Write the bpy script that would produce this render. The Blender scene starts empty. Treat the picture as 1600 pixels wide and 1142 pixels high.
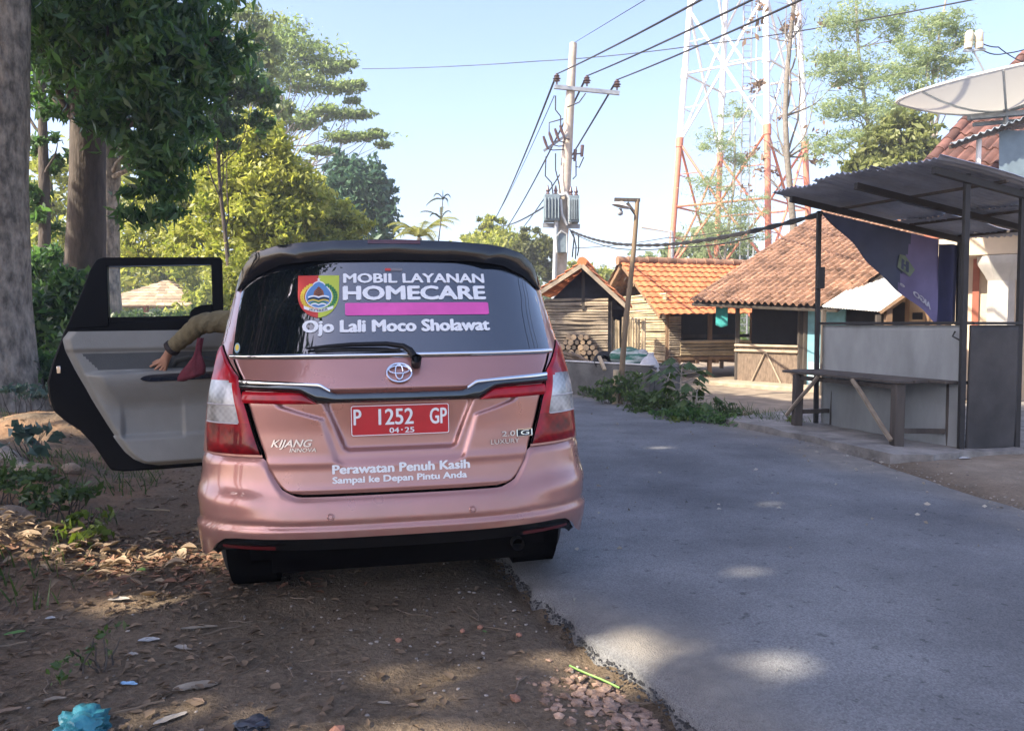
import bpy, bmesh, math, random
import numpy as np
from mathutils import Vector, Matrix

# ------------------------------------------------------------------ camera, world, sun, exposure
SC = bpy.context.scene
COL = SC.collection
F_PX, CAM_Z = 1200.0, 1.28
PITCH = math.atan(63 / F_PX)
cam_d = bpy.data.cameras.new('camera'); cam = bpy.data.objects.new('camera', cam_d); COL.objects.link(cam)
cam_d.sensor_width = 36.0; cam_d.lens = 36.0 * F_PX / 1600
cam_d.clip_start = 0.05; cam_d.clip_end = 3000
cam.location = (0, 0, CAM_Z); cam.rotation_euler = (math.pi / 2 - PITCH, 0, 0)
SC.camera = cam

SUN = Vector((-0.66, -0.36, 0.66)).normalized()       # direction towards the sun
SUN_EL = math.asin(SUN.z); SUN_AZ = math.atan2(SUN.x, SUN.y)
W = bpy.data.worlds.new('World'); SC.world = W; W.use_nodes = True
nt = W.node_tree; nt.nodes.clear()
sky = nt.nodes.new('ShaderNodeTexSky'); sky.sky_type = 'NISHITA'; sky.sun_disc = False
sky.sun_elevation = SUN_EL; sky.sun_rotation = SUN_AZ
sky.air_density = 1.0; sky.dust_density = 3.0; sky.ozone_density = 1.9; sky.altitude = 100
bg = nt.nodes.new('ShaderNodeBackground'); bg.inputs['Strength'].default_value = 0.14
wo = nt.nodes.new('ShaderNodeOutputWorld')
tint = nt.nodes.new('ShaderNodeMix'); tint.data_type = 'RGBA'; tint.blend_type = 'MULTIPLY'; tint.inputs[0].default_value = 1.0
tint.inputs[7].default_value = (1.0, .945, 1.02, 1)
nt.links.new(sky.outputs[0], tint.inputs[6]); nt.links.new(tint.outputs[2], bg.inputs[0]); nt.links.new(bg.outputs[0], wo.inputs[0])
sl = bpy.data.lights.new('sun', 'SUN'); sl.energy = 4.4; sl.angle = math.radians(0.55); sl.color = (1.0, 0.89, 0.72)
sun = bpy.data.objects.new('sun', sl); COL.objects.link(sun)
sun.rotation_euler = SUN.to_track_quat('Z', 'Y').to_euler()
SC.view_settings.view_transform = 'Standard'; SC.view_settings.look = 'None'
SC.view_settings.exposure = 1.55; SC.view_settings.gamma = 1.0
SC.view_settings.use_curve_mapping = False
try:
    SC.cycles.max_bounces = 6; SC.cycles.transparent_max_bounces = 8
    SC.cycles.diffuse_bounces = 3; SC.cycles.glossy_bounces = 4; SC.cycles.volume_bounces = 0
    SC.cycles.use_denoising = True
except Exception:
    pass

rng = np.random.default_rng(7); random.seed(7)
TAU = 2 * math.pi

# ------------------------------------------------------------------ helpers
def pt(u, v, Y):
    """world point seen at photograph pixel (u, v), Y metres ahead of the camera"""
    b = (571 - v) / F_PX
    d = Vector(((u - 800) / F_PX, math.cos(PITCH) + b * math.sin(PITCH), -math.sin(PITCH) + b * math.cos(PITCH)))
    t = Y / d.y
    return Vector((d.x * t, Y, CAM_Z + d.z * t))

def tag(o, label=None, cat=None, group=None, kind=None):
    if label: o['label'] = label
    if cat: o['category'] = cat
    if group: o['group'] = group
    if kind: o['kind'] = kind
    return o

def thing(name, label, cat, loc=(0, 0, 0), rot=(0, 0, 0), group=None):
    o = bpy.data.objects.new(name, None); COL.objects.link(o)
    o.location = loc; o.rotation_euler = rot; o.empty_display_size = 0.1
    return tag(o, label, cat, group)

class MB:
    def __init__(s): s.v = []; s.f = []; s.m = []
    def add(s, vs, fs, mi=0):
        b = len(s.v); s.v.extend([tuple(p) for p in vs])
        for f in fs: s.f.append(tuple(i + b for i in f)); s.m.append(mi)
        return s
    def box(s, c, size, R=None, mi=0, taper=1.0):
        hx, hy, hz = size[0] / 2, size[1] / 2, size[2] / 2
        vs = []
        for z in (-1, 1):
            k = taper if z > 0 else 1
            for x, y in ((-1, -1), (1, -1), (1, 1), (-1, 1)):
                p = Vector((x * hx * k, y * hy * k, z * hz))
                if R is not None: p = R @ p
                vs.append(p + Vector(c))
        return s.add(vs, [(3, 2, 1, 0), (4, 5, 6, 7), (0, 1, 5, 4), (1, 2, 6, 5), (2, 3, 7, 6), (3, 0, 4, 7)], mi)
    def bar(s, a, b, w, h=None, mi=0, up=(0, 0, 1)):
        a, b = Vector(a), Vector(b); d = b - a; L = d.length; d.normalize()
        upv = Vector(up)
        if abs(d.dot(upv)) > 0.98: upv = Vector((1, 0, 0))
        x = d.cross(upv).normalized(); z = x.cross(d)
        R = Matrix((x, d, z)).transposed()
        return s.box((a + b) / 2, (w, L, h or w), R, mi)
    def tube(s, path, r, seg=8, mi=0, cap=True, wob=0.0):
        P = [Vector(p) for p in path]; n = len(P)
        rr = list(r) if hasattr(r, '__len__') else [r] * n
        vs = []; x = None
        for i in range(n):
            d = (P[min(i + 1, n - 1)] - P[max(i - 1, 0)])
            if d.length < 1e-9: d = Vector((0, 0, 1))
            d.normalize()
            if x is None:
                x = d.orthogonal().normalized()
            else:
                x = x - d * x.dot(d)
                x = x.normalized() if x.length > 1e-6 else d.orthogonal().normalized()
            y = d.cross(x)
            for k in range(seg):
                a = TAU * k / seg
                q = rr[i] * (1 + (random.uniform(-wob, wob) if wob else 0))
                vs.append(P[i] + (x * math.cos(a) + y * math.sin(a)) * q)
        fs = []
        for i in range(n - 1):
            for k in range(seg):
                k2 = (k + 1) % seg
                fs.append((i * seg + k, i * seg + k2, (i + 1) * seg + k2, (i + 1) * seg + k))
        if cap:
            fs.append(tuple(range(seg - 1, -1, -1))); fs.append(tuple((n - 1) * seg + k for k in range(seg)))
        return s.add(vs, fs, mi)
    def lathe(s, prof, c=(0, 0, 0), seg=24, R=None, mi=0):
        """prof: (radius, height) pairs revolved round local z"""
        vs = []
        for r, h in prof:
            for k in range(seg):
                a = TAU * k / seg
                p = Vector((r * math.cos(a), r * math.sin(a), h))
                if R is not None: p = R @ p
                vs.append(p + Vector(c))
        fs = []
        for i in range(len(prof) - 1):
            for k in range(seg):
                k2 = (k + 1) % seg
                fs.append((i * seg + k, i * seg + k2, (i + 1) * seg + k2, (i + 1) * seg + k))
        return s.add(vs, fs, mi)
    def grid(s, fn, nu, nv, mi=0, skip=None, flip=False, mfn=None):
        """fn(i/(nu), j/(nv)) -> point"""
        b = len(s.v)
        for j in range(nv + 1):
            for i in range(nu + 1):
                s.v.append(tuple(fn(i / nu, j / nv)))
        for j in range(nv):
            for i in range(nu):
                if skip and skip((i + .5) / nu, (j + .5) / nv): continue
                q = [b + j * (nu + 1) + i, b + j * (nu + 1) + i + 1, b + (j + 1) * (nu + 1) + i + 1, b + (j + 1) * (nu + 1) + i]
                if flip: q.reverse()
                s.f.append(tuple(q)); s.m.append(mfn((i + .5) / nu, (j + .5) / nv) if mfn else mi)
        return s
    def prism(s, outline, fn, t, mi=0):
        """closed 2-D outline mapped by fn(x, y, depth) and given thickness t"""
        n = len(outline)
        vs = [fn(x, y, 0) for x, y in outline] + [fn(x, y, t) for x, y in outline]
        fs = [tuple(range(n)), tuple(range(2 * n - 1, n - 1, -1))]
        fs += [((i + 1) % n, i, i + n, (i + 1) % n + n) for i in range(n)]
        return s.add(vs, fs, mi)
    def build(s, name, mats, parent=None, smooth=35, world=False, bevel=0.0, solid=0.0, sub=0):
        me = bpy.data.meshes.new(name)
        off = Vector(parent.location) if (world and parent is not None) else Vector((0, 0, 0))
        v = np.array(s.v, dtype=float).reshape(-1, 3) - np.array(off)
        me.from_pydata(v.tolist(), [], s.f)
        for m in (mats if isinstance(mats, (list, tuple)) else [mats]): me.materials.append(m)
        if any(s.m): me.polygons.foreach_set('material_index', s.m)
        if smooth:
            me.polygons.foreach_set('use_smooth', [True] * len(me.polygons))
            try: me.set_sharp_from_angle(angle=math.radians(smooth))
            except Exception: pass
        me.update()
        o = bpy.data.objects.new(name, me); COL.objects.link(o)
        if parent is not None: o.parent = parent
        if bevel:
            b = o.modifiers.new('bevel', 'BEVEL'); b.width = bevel; b.segments = 2; b.limit_method = 'ANGLE'; b.angle_limit = math.radians(40)
        if solid:
            b = o.modifiers.new('solid', 'SOLIDIFY'); b.thickness = solid; b.offset = 0
        if sub:
            b = o.modifiers.new('sub', 'SUBSURF'); b.levels = sub; b.render_levels = sub
        return o

def copy_tree(o, parent=None):
    c = o.copy(); COL.objects.link(c)
    if parent is not None: c.parent = parent
    for ch in list(o.children): copy_tree(ch, c)
    return c

def interp(x, xs, ys): return float(np.interp(x, xs, ys))
def sstep(a, b, x):
    t = min(1, max(0, (x - a) / (b - a))); return t * t * (3 - 2 * t)

# smooth value noise
_perm = rng.random((256, 256))
def vnoise(x, y):
    xi, yi = math.floor(x), math.floor(y); fx, fy = x - xi, y - yi
    fx = fx * fx * (3 - 2 * fx); fy = fy * fy * (3 - 2 * fy)
    g = lambda i, j: _perm[i & 255, j & 255]
    return (g(xi, yi) * (1 - fx) + g(xi + 1, yi) * fx) * (1 - fy) + (g(xi, yi + 1) * (1 - fx) + g(xi + 1, yi + 1) * fx) * fy - .5
def fnoise(x, y, o=3):
    return sum(vnoise(x * 2 ** k + 17 * k, y * 2 ** k - 9 * k) / 2 ** k for k in range(o))

# ------------------------------------------------------------------ materials
def _n(nt, t, **kw):
    n = nt.nodes.new(t)
    for k, v in kw.items():
        if k in n.inputs: n.inputs[k].default_value = v
        else: setattr(n, k, v)
    return n

def M(name, col, rough=.7, metal=0., var=.25, scale=6., bump=0., bscale=60., col2=None, coat=0., spec=.5,
      stretch=None, island=False, isl=(.55, 1.3), detail=5., coat_rough=.05, emit=None, thr=(.3, .7)):
    m = bpy.data.materials.new(name); m.use_nodes = True
    t = m.node_tree; b = t.nodes['Principled BSDF']; L = t.links.new
    b.inputs['Roughness'].default_value = rough; b.inputs['Metallic'].default_value = metal
    b.inputs['Coat Weight'].default_value = coat; b.inputs['Coat Roughness'].default_value = coat_rough
    b.inputs['Specular IOR Level'].default_value = spec
    tc = _n(t, 'ShaderNodeTexCoord'); src = tc.outputs['Object']
    if stretch:
        mp = _n(t, 'ShaderNodeMapping'); mp.inputs['Scale'].default_value = stretch; L(src, mp.inputs[0]); src = mp.outputs[0]
    c1 = tuple(min(1, c * (1 - var)) for c in col) + (1,)
    c2 = (tuple(col2) if col2 else tuple(min(1, c * (1 + var)) for c in col)) + (1,)
    nz = _n(t, 'ShaderNodeTexNoise'); nz.inputs['Scale'].default_value = scale; nz.inputs['Detail'].default_value = detail
    nz.inputs['Roughness'].default_value = .62
    L(src, nz.inputs['Vector'])
    rp = _n(t, 'ShaderNodeValToRGB'); rp.color_ramp.elements[0].position = thr[0]; rp.color_ramp.elements[1].position = thr[1]
    rp.color_ramp.elements[0].color = c1; rp.color_ramp.elements[1].color = c2
    L(nz.outputs[0], rp.inputs[0]); cs = rp.outputs[0]
    if island:
        g = _n(t, 'ShaderNodeNewGeometry'); mx = _n(t, 'ShaderNodeMix', data_type='RGBA', blend_type='MULTIPLY')
        r2 = _n(t, 'ShaderNodeMapRange'); r2.inputs[3].default_value = isl[0]; r2.inputs[4].default_value = isl[1]
        L(g.outputs['Random Per Island'], r2.inputs[0]); cb = _n(t, 'ShaderNodeCombineColor')
        for k in range(3): L(r2.outputs[0], cb.inputs[k])
        mx.inputs[0].default_value = 1.0
        L(cs, mx.inputs[6]); L(cb.outputs[0], mx.inputs[7]); cs = mx.outputs[2]
    L(cs, b.inputs['Base Color'])
    if bump:
        n2 = _n(t, 'ShaderNodeTexNoise'); n2.inputs['Scale'].default_value = bscale; n2.inputs['Detail'].default_value = 4
        L(src, n2.inputs['Vector'])
        bp = _n(t, 'ShaderNodeBump'); bp.inputs['Strength'].default_value = min(1, bump); bp.inputs['Distance'].default_value = .02 * max(1, bump)
        L(n2.outputs[0], bp.inputs['Height']); L(bp.outputs[0], b.inputs['Normal'])
    if emit:
        b.inputs['Emission Color'].default_value = tuple(emit) + (1,)
    return m

def LM(name, col, col2, transl=.35, rough=.45, spec=.4):
    m = bpy.data.materials.new(name); m.use_nodes = True
    t = m.node_tree; b = t.nodes['Principled BSDF']; L = t.links.new; out = t.nodes['Material Output']
    g = _n(t, 'ShaderNodeNewGeometry'); rp = _n(t, 'ShaderNodeValToRGB')
    rp.color_ramp.elements[0].color = tuple(col) + (1,); rp.color_ramp.elements[1].color = tuple(col2) + (1,)
    tc = _n(t, 'ShaderNodeTexCoord'); nz = _n(t, 'ShaderNodeTexNoise'); nz.inputs['Scale'].default_value = .9
    L(tc.outputs['Object'], nz.inputs['Vector'])
    ad = _n(t, 'ShaderNodeMath', operation='ADD'); mu = _n(t, 'ShaderNodeMath', operation='MULTIPLY'); mu.inputs[1].default_value = .7
    su = _n(t, 'ShaderNodeMath', operation='MULTIPLY_ADD'); su.inputs[1].default_value = 1.2; su.inputs[2].default_value = -.45
    L(g.outputs['Random Per Island'], mu.inputs[0]); L(nz.outputs[0], su.inputs[0]); L(mu.outputs[0], ad.inputs[0]); L(su.outputs[0], ad.inputs[1])
    L(ad.outputs[0], rp.inputs[0]); L(rp.outputs[0], b.inputs['Base Color'])
    b.inputs['Roughness'].default_value = rough; b.inputs['Specular IOR Level'].default_value = spec
    tr = _n(t, 'ShaderNodeBsdfTranslucent'); mx = _n(t, 'ShaderNodeMixShader'); mx.inputs[0].default_value = transl
    hs = _n(t, 'ShaderNodeHueSaturation'); hs.inputs['Hue'].default_value = .505; hs.inputs['Saturation'].default_value = 1.1; hs.inputs['Value'].default_value = 1.6
    L(rp.outputs[0], hs.inputs['Color']); L(hs.outputs[0], tr.inputs[0])
    L(b.outputs[0], mx.inputs[1]); L(tr.outputs[0], mx.inputs[2]); L(mx.outputs[0], out.inputs[0])
    return m

# ------------------------------------------------------------------ foliage
def blob_points(n, blobs, clump=.28, per=40, shell=.5):
    """points in clumps spread through ellipsoids; blobs: (centre, (rx, ry, rz), weight)"""
    wsum = sum(b[2] for b in blobs); out = []
    for c, r, w in blobs:
        k = int(n * w / wsum); nc = max(3, k // per)
        d = rng.normal(size=(nc, 3)); d /= np.linalg.norm(d, axis=1)[:, None]
        rad = (shell + (1 - shell) * rng.random(nc)) ** .7
        cc = d * rad[:, None] * np.array(r)[None] * (1 + .16 * rng.normal(size=nc))[:, None]
        idx = rng.integers(0, nc, k)
        sz = (.5 + rng.random(nc)) * clump
        off = rng.normal(size=(k, 3)) * .55
        p = cc[idx] + off * sz[idx][:, None] * np.array(r)[None] * np.array([1, 1, .75])
        out.append(p + np.array(c)[None])
    return np.concatenate(out)

def leaf_mesh(name, P, size, mat, parent=None, aspect=.42, droop=.35, var=.35, flat=0., kind=None, fold=.12):
    n = len(P)
    d = rng.normal(size=(n, 3)); d[:, 2] = d[:, 2] * (1 - flat) - droop
    d /= np.linalg.norm(d, axis=1)[:, None]
    q = rng.normal(size=(n, 3)); q[:, 2] *= (1 - flat)
    s = np.cross(d, q); s /= (np.linalg.norm(s, axis=1)[:, None] + 1e-9)
    nn = np.cross(d, s)
    l = size * (1 + var * rng.normal(size=n)).clip(.4, 1.9)
    l = l[:, None]
    V = np.empty((n, 4, 3))
    V[:, 0] = P - d * l * .5; V[:, 1] = P + s * l * aspect * .5 + nn * l * fold; V[:, 2] = P + d * l * .5; V[:, 3] = P - s * l * aspect * .5 + nn * l * fold
    return quads(name, V, mat, parent, kind)

def quads(name, V, mat, parent=None, kind=None):
    n = len(V); V = V.reshape(-1, 3)
    if parent is not None: V = V - np.array(parent.location)[None]
    me = bpy.data.meshes.new(name); me.vertices.add(4 * n); me.loops.add(4 * n); me.polygons.add(n)
    me.vertices.foreach_set('co', V.astype(np.float32).ravel())
    me.loops.foreach_set('vertex_index', np.arange(4 * n, dtype=np.int32))
    me.polygons.foreach_set('loop_start', np.arange(0, 4 * n, 4, dtype=np.int32))
    me.materials.append(mat); me.update(calc_edges=True); me.validate()
    o = bpy.data.objects.new(name, me); COL.objects.link(o)
    if parent is not None: o.parent = parent
    if kind: o['kind'] = kind
    return o

def curve_path(a, b, n=7, wig=.05, sag=0.):
    a, b = Vector(a), Vector(b); L = (b - a).length; out = []
    ph = [random.uniform(0, TAU) for _ in range(3)]
    for i in range(n + 1):
        t = i / n; e = math.sin(math.pi * t)
        out.append(a.lerp(b, t) + Vector((math.sin(ph[0] + 5 * t), math.sin(ph[1] + 4 * t), .4 * math.sin(ph[2] + 6 * t))) * wig * L * e - Vector((0, 0, sag * 4 * t * (1 - t))))
    return out

def tree(name, label, base, top, r0, blobs, nleaf, size, lmat, bmat, group=None, cat='tree', limbs=2, clump=.28, aspect=.42,
         droop=.35, r1=.3, flat=0., per=40, wig=.03, shell=.5, lr=.3, keep=None, twigs=0, lmin=3):
    base = Vector(base); top = Vector(top)
    root = thing(name, label, cat, base, group=group)
    mb = MB(); path = curve_path(base - Vector((0, 0, .15)), top, 10, wig)
    rs = [r0 * (1.35 if i == 0 else 1.08 if i == 1 else 1) * (1 - (1 - r1) * i / 10) for i in range(11)]
    mb.tube(path, rs, 14 if r0 > .15 else 8, wob=.06)
    for c, r, w in blobs:
        for k in range(limbs):
            i = random.randint(5, 10)
            while i > 3 and path[i].z > c[2] - .25 * (Vector(c) - path[i]).length: i -= 1
            s = path[i]
            if i < lmin or s.z > c[2] - .2 * (Vector(c) - s).length: continue
            e = Vector(c) + Vector((random.uniform(-.6, .6) * r[0], random.uniform(-.6, .6) * r[1], random.uniform(-.3, .6) * r[2]))
            q = curve_path(s, e, 6, .06, sag=.08 * (e - s).length)
            rb = min(.075, rs[i] * lr * random.uniform(.7, 1.1) + .01)
            mb.tube(q, [rb * (1 - .8 * j / 6) for j in range(7)], 6)
            for _ in range(twigs):
                j = random.randint(2, 5); e2 = q[j] + Vector((random.uniform(-1, 1) * r[0], random.uniform(-1, 1) * r[1], random.uniform(-.2, 1) * r[2])) * .7
                mb.tube(curve_path(q[j], e2, 4, .06), [rb * .4 * (1 - .7 * z / 4) for z in range(5)], 4, cap=False)
    mb.build('trunk', bmat, root, world=True, smooth=60)
    P = blob_points(nleaf, blobs, clump, per, shell)
    if keep is not None: P = P[keep(P)]
    leaf_mesh('crown', P, size, lmat, root, aspect, droop, flat=flat)
    return root
# ------------------------------------------------------------------ shared materials
m_bark = M('bark_grey', (.235, .20, .16), .9, var=.6, scale=10, bump=4., bscale=9, stretch=(1, 1, .45), thr=(.36, .66), detail=10)
m_bark_d = M('bark_dark', (.075, .06, .048), .9, var=.4, scale=9, bump=1.2, bscale=25, stretch=(1, 1, .3))
m_bark_m = M('bark_mid', (.17, .15, .125), .9, var=.35, scale=9, bump=.8, bscale=25)
m_rubber2 = None
m_bark_l = M('bark_pale', (.32, .28, .23), .9, var=.35, scale=9, bump=.8, bscale=25)
m_steel = M('dull_steel', (.30, .32, .34), .5, metal=.6, var=.2)
m_galv = M('galvanised', (.42, .45, .47), .45, metal=.3, var=.15)
m_black = M('black_plastic', (.012, .012, .013), .42, var=.2)
m_rubber = M('rubber', (.016, .016, .017), .8, var=.3, bump=.3)
m_wood_d = M('old_grey_wood', (.072, .06, .05), .85, var=.45, scale=5, bump=.6, bscale=30, stretch=(1, 1, .15))
m_wood = M('brown_wood', (.21, .13, .075), .8, var=.4, scale=5, bump=.4, stretch=(1, 1, .2))
m_bamboo = M('bamboo', (.47, .37, .235), .65, var=.3, scale=4, island=True, bump=.2)
m_bamboo_g = M('weathered_bamboo', (.36, .29, .21), .75, var=.35, scale=4, island=True, bump=.2)
m_conc = M('concrete', (.27, .265, .255), .9, var=.3, scale=2.5, bump=.5, bscale=40)
m_tile = M('orange_roof_tile', (.50, .175, .07), .85, var=.25, scale=3, island=True, isl=(.8, 1.1), bump=.3)
m_tile_o = M('old_brown_roof_tile', (.27, .155, .10), .9, var=.6, scale=2.2, island=True, isl=(.65, 1.15), bump=.4)
m_cable = M('black_cable', (.02, .02, .022), .6)
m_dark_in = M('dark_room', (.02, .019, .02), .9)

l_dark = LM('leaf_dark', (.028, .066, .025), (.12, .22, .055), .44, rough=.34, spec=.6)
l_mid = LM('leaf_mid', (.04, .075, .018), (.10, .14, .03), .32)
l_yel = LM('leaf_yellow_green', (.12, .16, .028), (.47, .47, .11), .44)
l_pale = LM('leaf_pale', (.12, .17, .06), (.23, .27, .11), .4)
l_blue = LM('leaf_blue_green', (.035, .085, .058), (.10, .18, .09), .25)
l_dry = LM('leaf_dry', (.075, .052, .035), (.25, .18, .12), .08, rough=.8, spec=.2)

# ------------------------------------------------------------------ ground and road
LY = [-40, -6, 0, 1, 2.42, 3, 4.13, 6, 8.5, 11.5, 15, 18.5, 22, 27, 40]
LX = [20, 4.4, 1.75, 1.27, .60, .35, -.03, -.6, -1.3, -2.6, -4.8, -8.5, -14, -30, -80]
RY = [-40, -6, 0, 3, 5.45, 7.25, 8.6, 10.1, 12.8, 14.4, 17.2, 20.6, 24.8, 31, 44]
RX = [26, 7.6, 4.9, 3.95, 3.62, 3.5, 3.35, 3.0, 2.05, 1.15, -1, -5, -12, -30, -80]
def xl(y): return interp(y, LY, LX)
def xr(y): return interp(y, RY, RX)
def g(x, y):
    """ground height"""
    a, b = xl(y), xr(y)
    n = fnoise(x * .8, y * .8, 3)
    if x < a:
        d = a - x
        h = -.055 - .045 * math.exp(-(d / .10) ** 2) - .02 * sstep(.15, .8, d) + .02 * n
        h += .16 * sstep(2.3, 3.6, d) + .34 * sstep(3.8, 8, d)
        h += sstep(2.1, 3.0, d) * (.09 * fnoise(x * 1.7 + 3, y * 1.7, 3) + .04 * fnoise(x * 6, y * 6, 2))
        h += .028 * fnoise(x * 4, y * 4, 3) * sstep(.2, .6, d)
        h += .20 * math.exp(-((x + 2.95) ** 2 / .16 + (y - 4.35) ** 2 / .10)) + .28 * math.exp(-((x + 4.9) ** 2 / .5 + (y - 8.2) ** 2 / .35))
        return h
    if x <= b:
        return -.05
    d = x - b
    return -.03 + .05 * sstep(0, .5, d) + .03 * n + .02 * fnoise(x * 4, y * 4, 2)

def axis(lo, hi, c0, c1, step, far):
    a = list(np.arange(c0, c1 + 1e-6, step)); s = step; x = c1
    while x < hi: s *= 1.22; x += s; a.append(x)
    s = step; x = c0
    while x > lo: s *= 1.22; x -= s; a.insert(0, x)
    return a
gx = axis(-700, 700, -6.5, 5.5, .075, 0); gy = axis(-300, 1500, 1.4, 11, .075, 0)
nx, ny = len(gx), len(gy)
gv = [(x, y, g(x, y)) for y in gy for x in gx]
gf = [(j * nx + i, j * nx + i + 1, (j + 1) * nx + i + 1, (j + 1) * nx + i) for j in range(ny - 1) for i in range(nx - 1)]
me = bpy.data.meshes.new('ground'); me.from_pydata(gv, [], gf)
at1 = me.attributes.new('redsoil', 'FLOAT', 'POINT'); at2 = me.attributes.new('yard', 'FLOAT', 'POINT')
rv, yv = [], []
for x, y, z in gv:
    d = xl(y) - x
    rv.append(sstep(1.9, 3.0, d + .5 * fnoise(x, y, 2)) * (1 - .75 * sstep(6.5, 11, d)))
    yv.append(sstep(-.1, .5, x - xr(y) + .3 * fnoise(x * 2, y * 2, 2)) * (1 - sstep(22, 34, y)))
at1.data.foreach_set('value', rv); at2.data.foreach_set('value', yv)
me.polygons.foreach_set('use_smooth', [True] * len(me.polygons))
ground = bpy.data.objects.new('ground', me); COL.objects.link(ground); tag(ground, kind='structure')

def ground_mat():
    m = bpy.data.materials.new('soil'); m.use_nodes = True; t = m.node_tree; b = t.nodes['Principled BSDF']; L = t.links.new
    b.inputs['Roughness'].default_value = .95; b.inputs['Specular IOR Level'].default_value = .15
    tc = _n(t, 'ShaderNodeTexCoord')
    def nz(sc, det=6): 
        n = _n(t, 'ShaderNodeTexNoise'); n.inputs['Scale'].default_value = sc; n.inputs['Detail'].default_value = det; n.inputs['Roughness'].default_value = .65
        L(tc.outputs['Object'], n.inputs['Vector']); return n.outputs[0]
    def ramp(f, a, b2, p0=.35, p1=.65):
        r = _n(t, 'ShaderNodeValToRGB'); r.color_ramp.elements[0].position = p0; r.color_ramp.elements[1].position = p1
        r.color_ramp.elements[0].color = a + (1,); r.color_ramp.elements[1].color = b2 + (1,); L(f, r.inputs[0]); return r.outputs[0]
    def mix(f, a, b2):
        x = _n(t, 'ShaderNodeMix', data_type='RGBA'); L(f, x.inputs[0]); L(a, x.inputs[6]); L(b2, x.inputs[7]); return x.outputs[2]
    sh = ramp(nz(2.6), (.13, .098, .066), (.25, .19, .132)); sh2 = ramp(nz(38, 8), (.075, .055, .038), (.31, .24, .17), .32, .7)
    x = _n(t, 'ShaderNodeMix', data_type='RGBA'); x.inputs[0].default_value = .5; L(sh, x.inputs[6]); L(sh2, x.inputs[7]); sh = x.outputs[2]
    rd = ramp(nz(3), (.23, .13, .075), (.42, .27, .16)); yd = ramp(nz(2.5), (.24, .195, .145), (.38, .31, .235))
    a1 = _n(t, 'ShaderNodeAttribute', attribute_name='redsoil'); a2 = _n(t, 'ShaderNodeAttribute', attribute_name='yard')
    fr = _n(t, 'ShaderNodeMapRange'); fr.inputs[1].default_value = .42; fr.inputs[2].default_value = .6; L(nz(1.7), fr.inputs[0])
    mu = _n(t, 'ShaderNodeMath', operation='MULTIPLY'); L(a1.outputs['Fac'], mu.inputs[0]); L(fr.outputs[0], mu.inputs[1])
    c = mix(mu.outputs[0], sh, rd); c = mix(a2.outputs['Fac'], c, yd); L(c, b.inputs['Base Color'])
    bp = _n(t, 'ShaderNodeBump'); bp.inputs['Strength'].default_value = .9; bp.inputs['Distance'].default_value = .03
    ad = _n(t, 'ShaderNodeMath', operation='ADD'); L(nz(55, 6), ad.inputs[0]); L(nz(14, 6), ad.inputs[1]); L(ad.outputs[0], bp.inputs['Height'])
    L(bp.outputs[0], b.inputs['Normal']); return m
me.materials.append(ground_mat())

def asphalt_mat():
    m = bpy.data.materials.new('asphalt'); m.use_nodes = True; t = m.node_tree; b = t.nodes['Principled BSDF']; L = t.links.new
    b.inputs['Roughness'].default_value = .85; b.inputs['Specular IOR Level'].default_value = .3
    tc = _n(t, 'ShaderNodeTexCoord')
    def nz(sc, det=6, src=None):
        n = _n(t, 'ShaderNodeTexNoise'); n.inputs['Scale'].default_value = sc; n.inputs['Detail'].default_value = det; n.inputs['Roughness'].default_value = .6
        L(src or tc.outputs['Object'], n.inputs['Vector']); return n.outputs[0]
    def ramp(f, a, b2, p0=.35, p1=.65):
        r = _n(t, 'ShaderNodeValToRGB'); r.color_ramp.elements[0].position = p0; r.color_ramp.elements[1].position = p1
        r.color_ramp.elements[0].color = a + (1,); r.color_ramp.elements[1].color = b2 + (1,); L(f, r.inputs[0]); return r.outputs[0]
    base0 = ramp(nz(1.1, 8), (.146, .150, .157), (.232, .237, .244)); big = ramp(nz(.33, 5), (.74, .74, .75), (1.16, 1.15, 1.12), .36, .64)
    x0 = _n(t, 'ShaderNodeMix', data_type='RGBA', blend_type='MULTIPLY'); x0.inputs[0].default_value = .9; L(base0, x0.inputs[6]); L(big, x0.inputs[7]); base = x0.outputs[2]
    vo = _n(t, 'ShaderNodeTexVoronoi'); vo.inputs['Scale'].default_value = 150; L(tc.outputs['Object'], vo.inputs['Vector'])
    sp = ramp(vo.outputs['Color'], (.45, .45, .46), (1.55, 1.53, 1.5), .15, .85)
    x = _n(t, 'ShaderNodeMix', data_type='RGBA', blend_type='MULTIPLY'); x.inputs[0].default_value = .42; L(base, x.inputs[6]); L(sp, x.inputs[7])
    pit = ramp(nz(16, 3), (.35, .35, .36), (1, 1, 1), .30, .37)
    x2 = _n(t, 'ShaderNodeMix', data_type='RGBA', blend_type='MULTIPLY'); x2.inputs[0].default_value = .7; L(x.outputs[2], x2.inputs[6]); L(pit, x2.inputs[7])
    at = _n(t, 'ShaderNodeAttribute', attribute_name='dust')
    ds = ramp(nz(7, 7), (.19, .17, .145), (.29, .26, .215))
    x3 = _n(t, 'ShaderNodeMix', data_type='RGBA'); L(at.outputs['Fac'], x3.inputs[0]); L(x2.outputs[2], x3.inputs[6]); L(ds, x3.inputs[7])
    L(x3.outputs[2], b.inputs['Base Color'])
    bp = _n(t, 'ShaderNodeBump'); bp.inputs['Strength'].default_value = .6; bp.inputs['Distance'].default_value = .010
    ad = _n(t, 'ShaderNodeMath', operation='ADD'); L(vo.outputs['Distance'], ad.inputs[0]); L(nz(45, 5), ad.inputs[1]); L(ad.outputs[0], bp.inputs['Height'])
    L(bp.outputs[0], b.inputs['Normal']); return m
ry = list(np.arange(-6, 0.5, .3)) + list(np.arange(.5, 14, .04)) + list(np.arange(14, 40, .4))
nc = 40; rvx, dv = [], []
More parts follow.
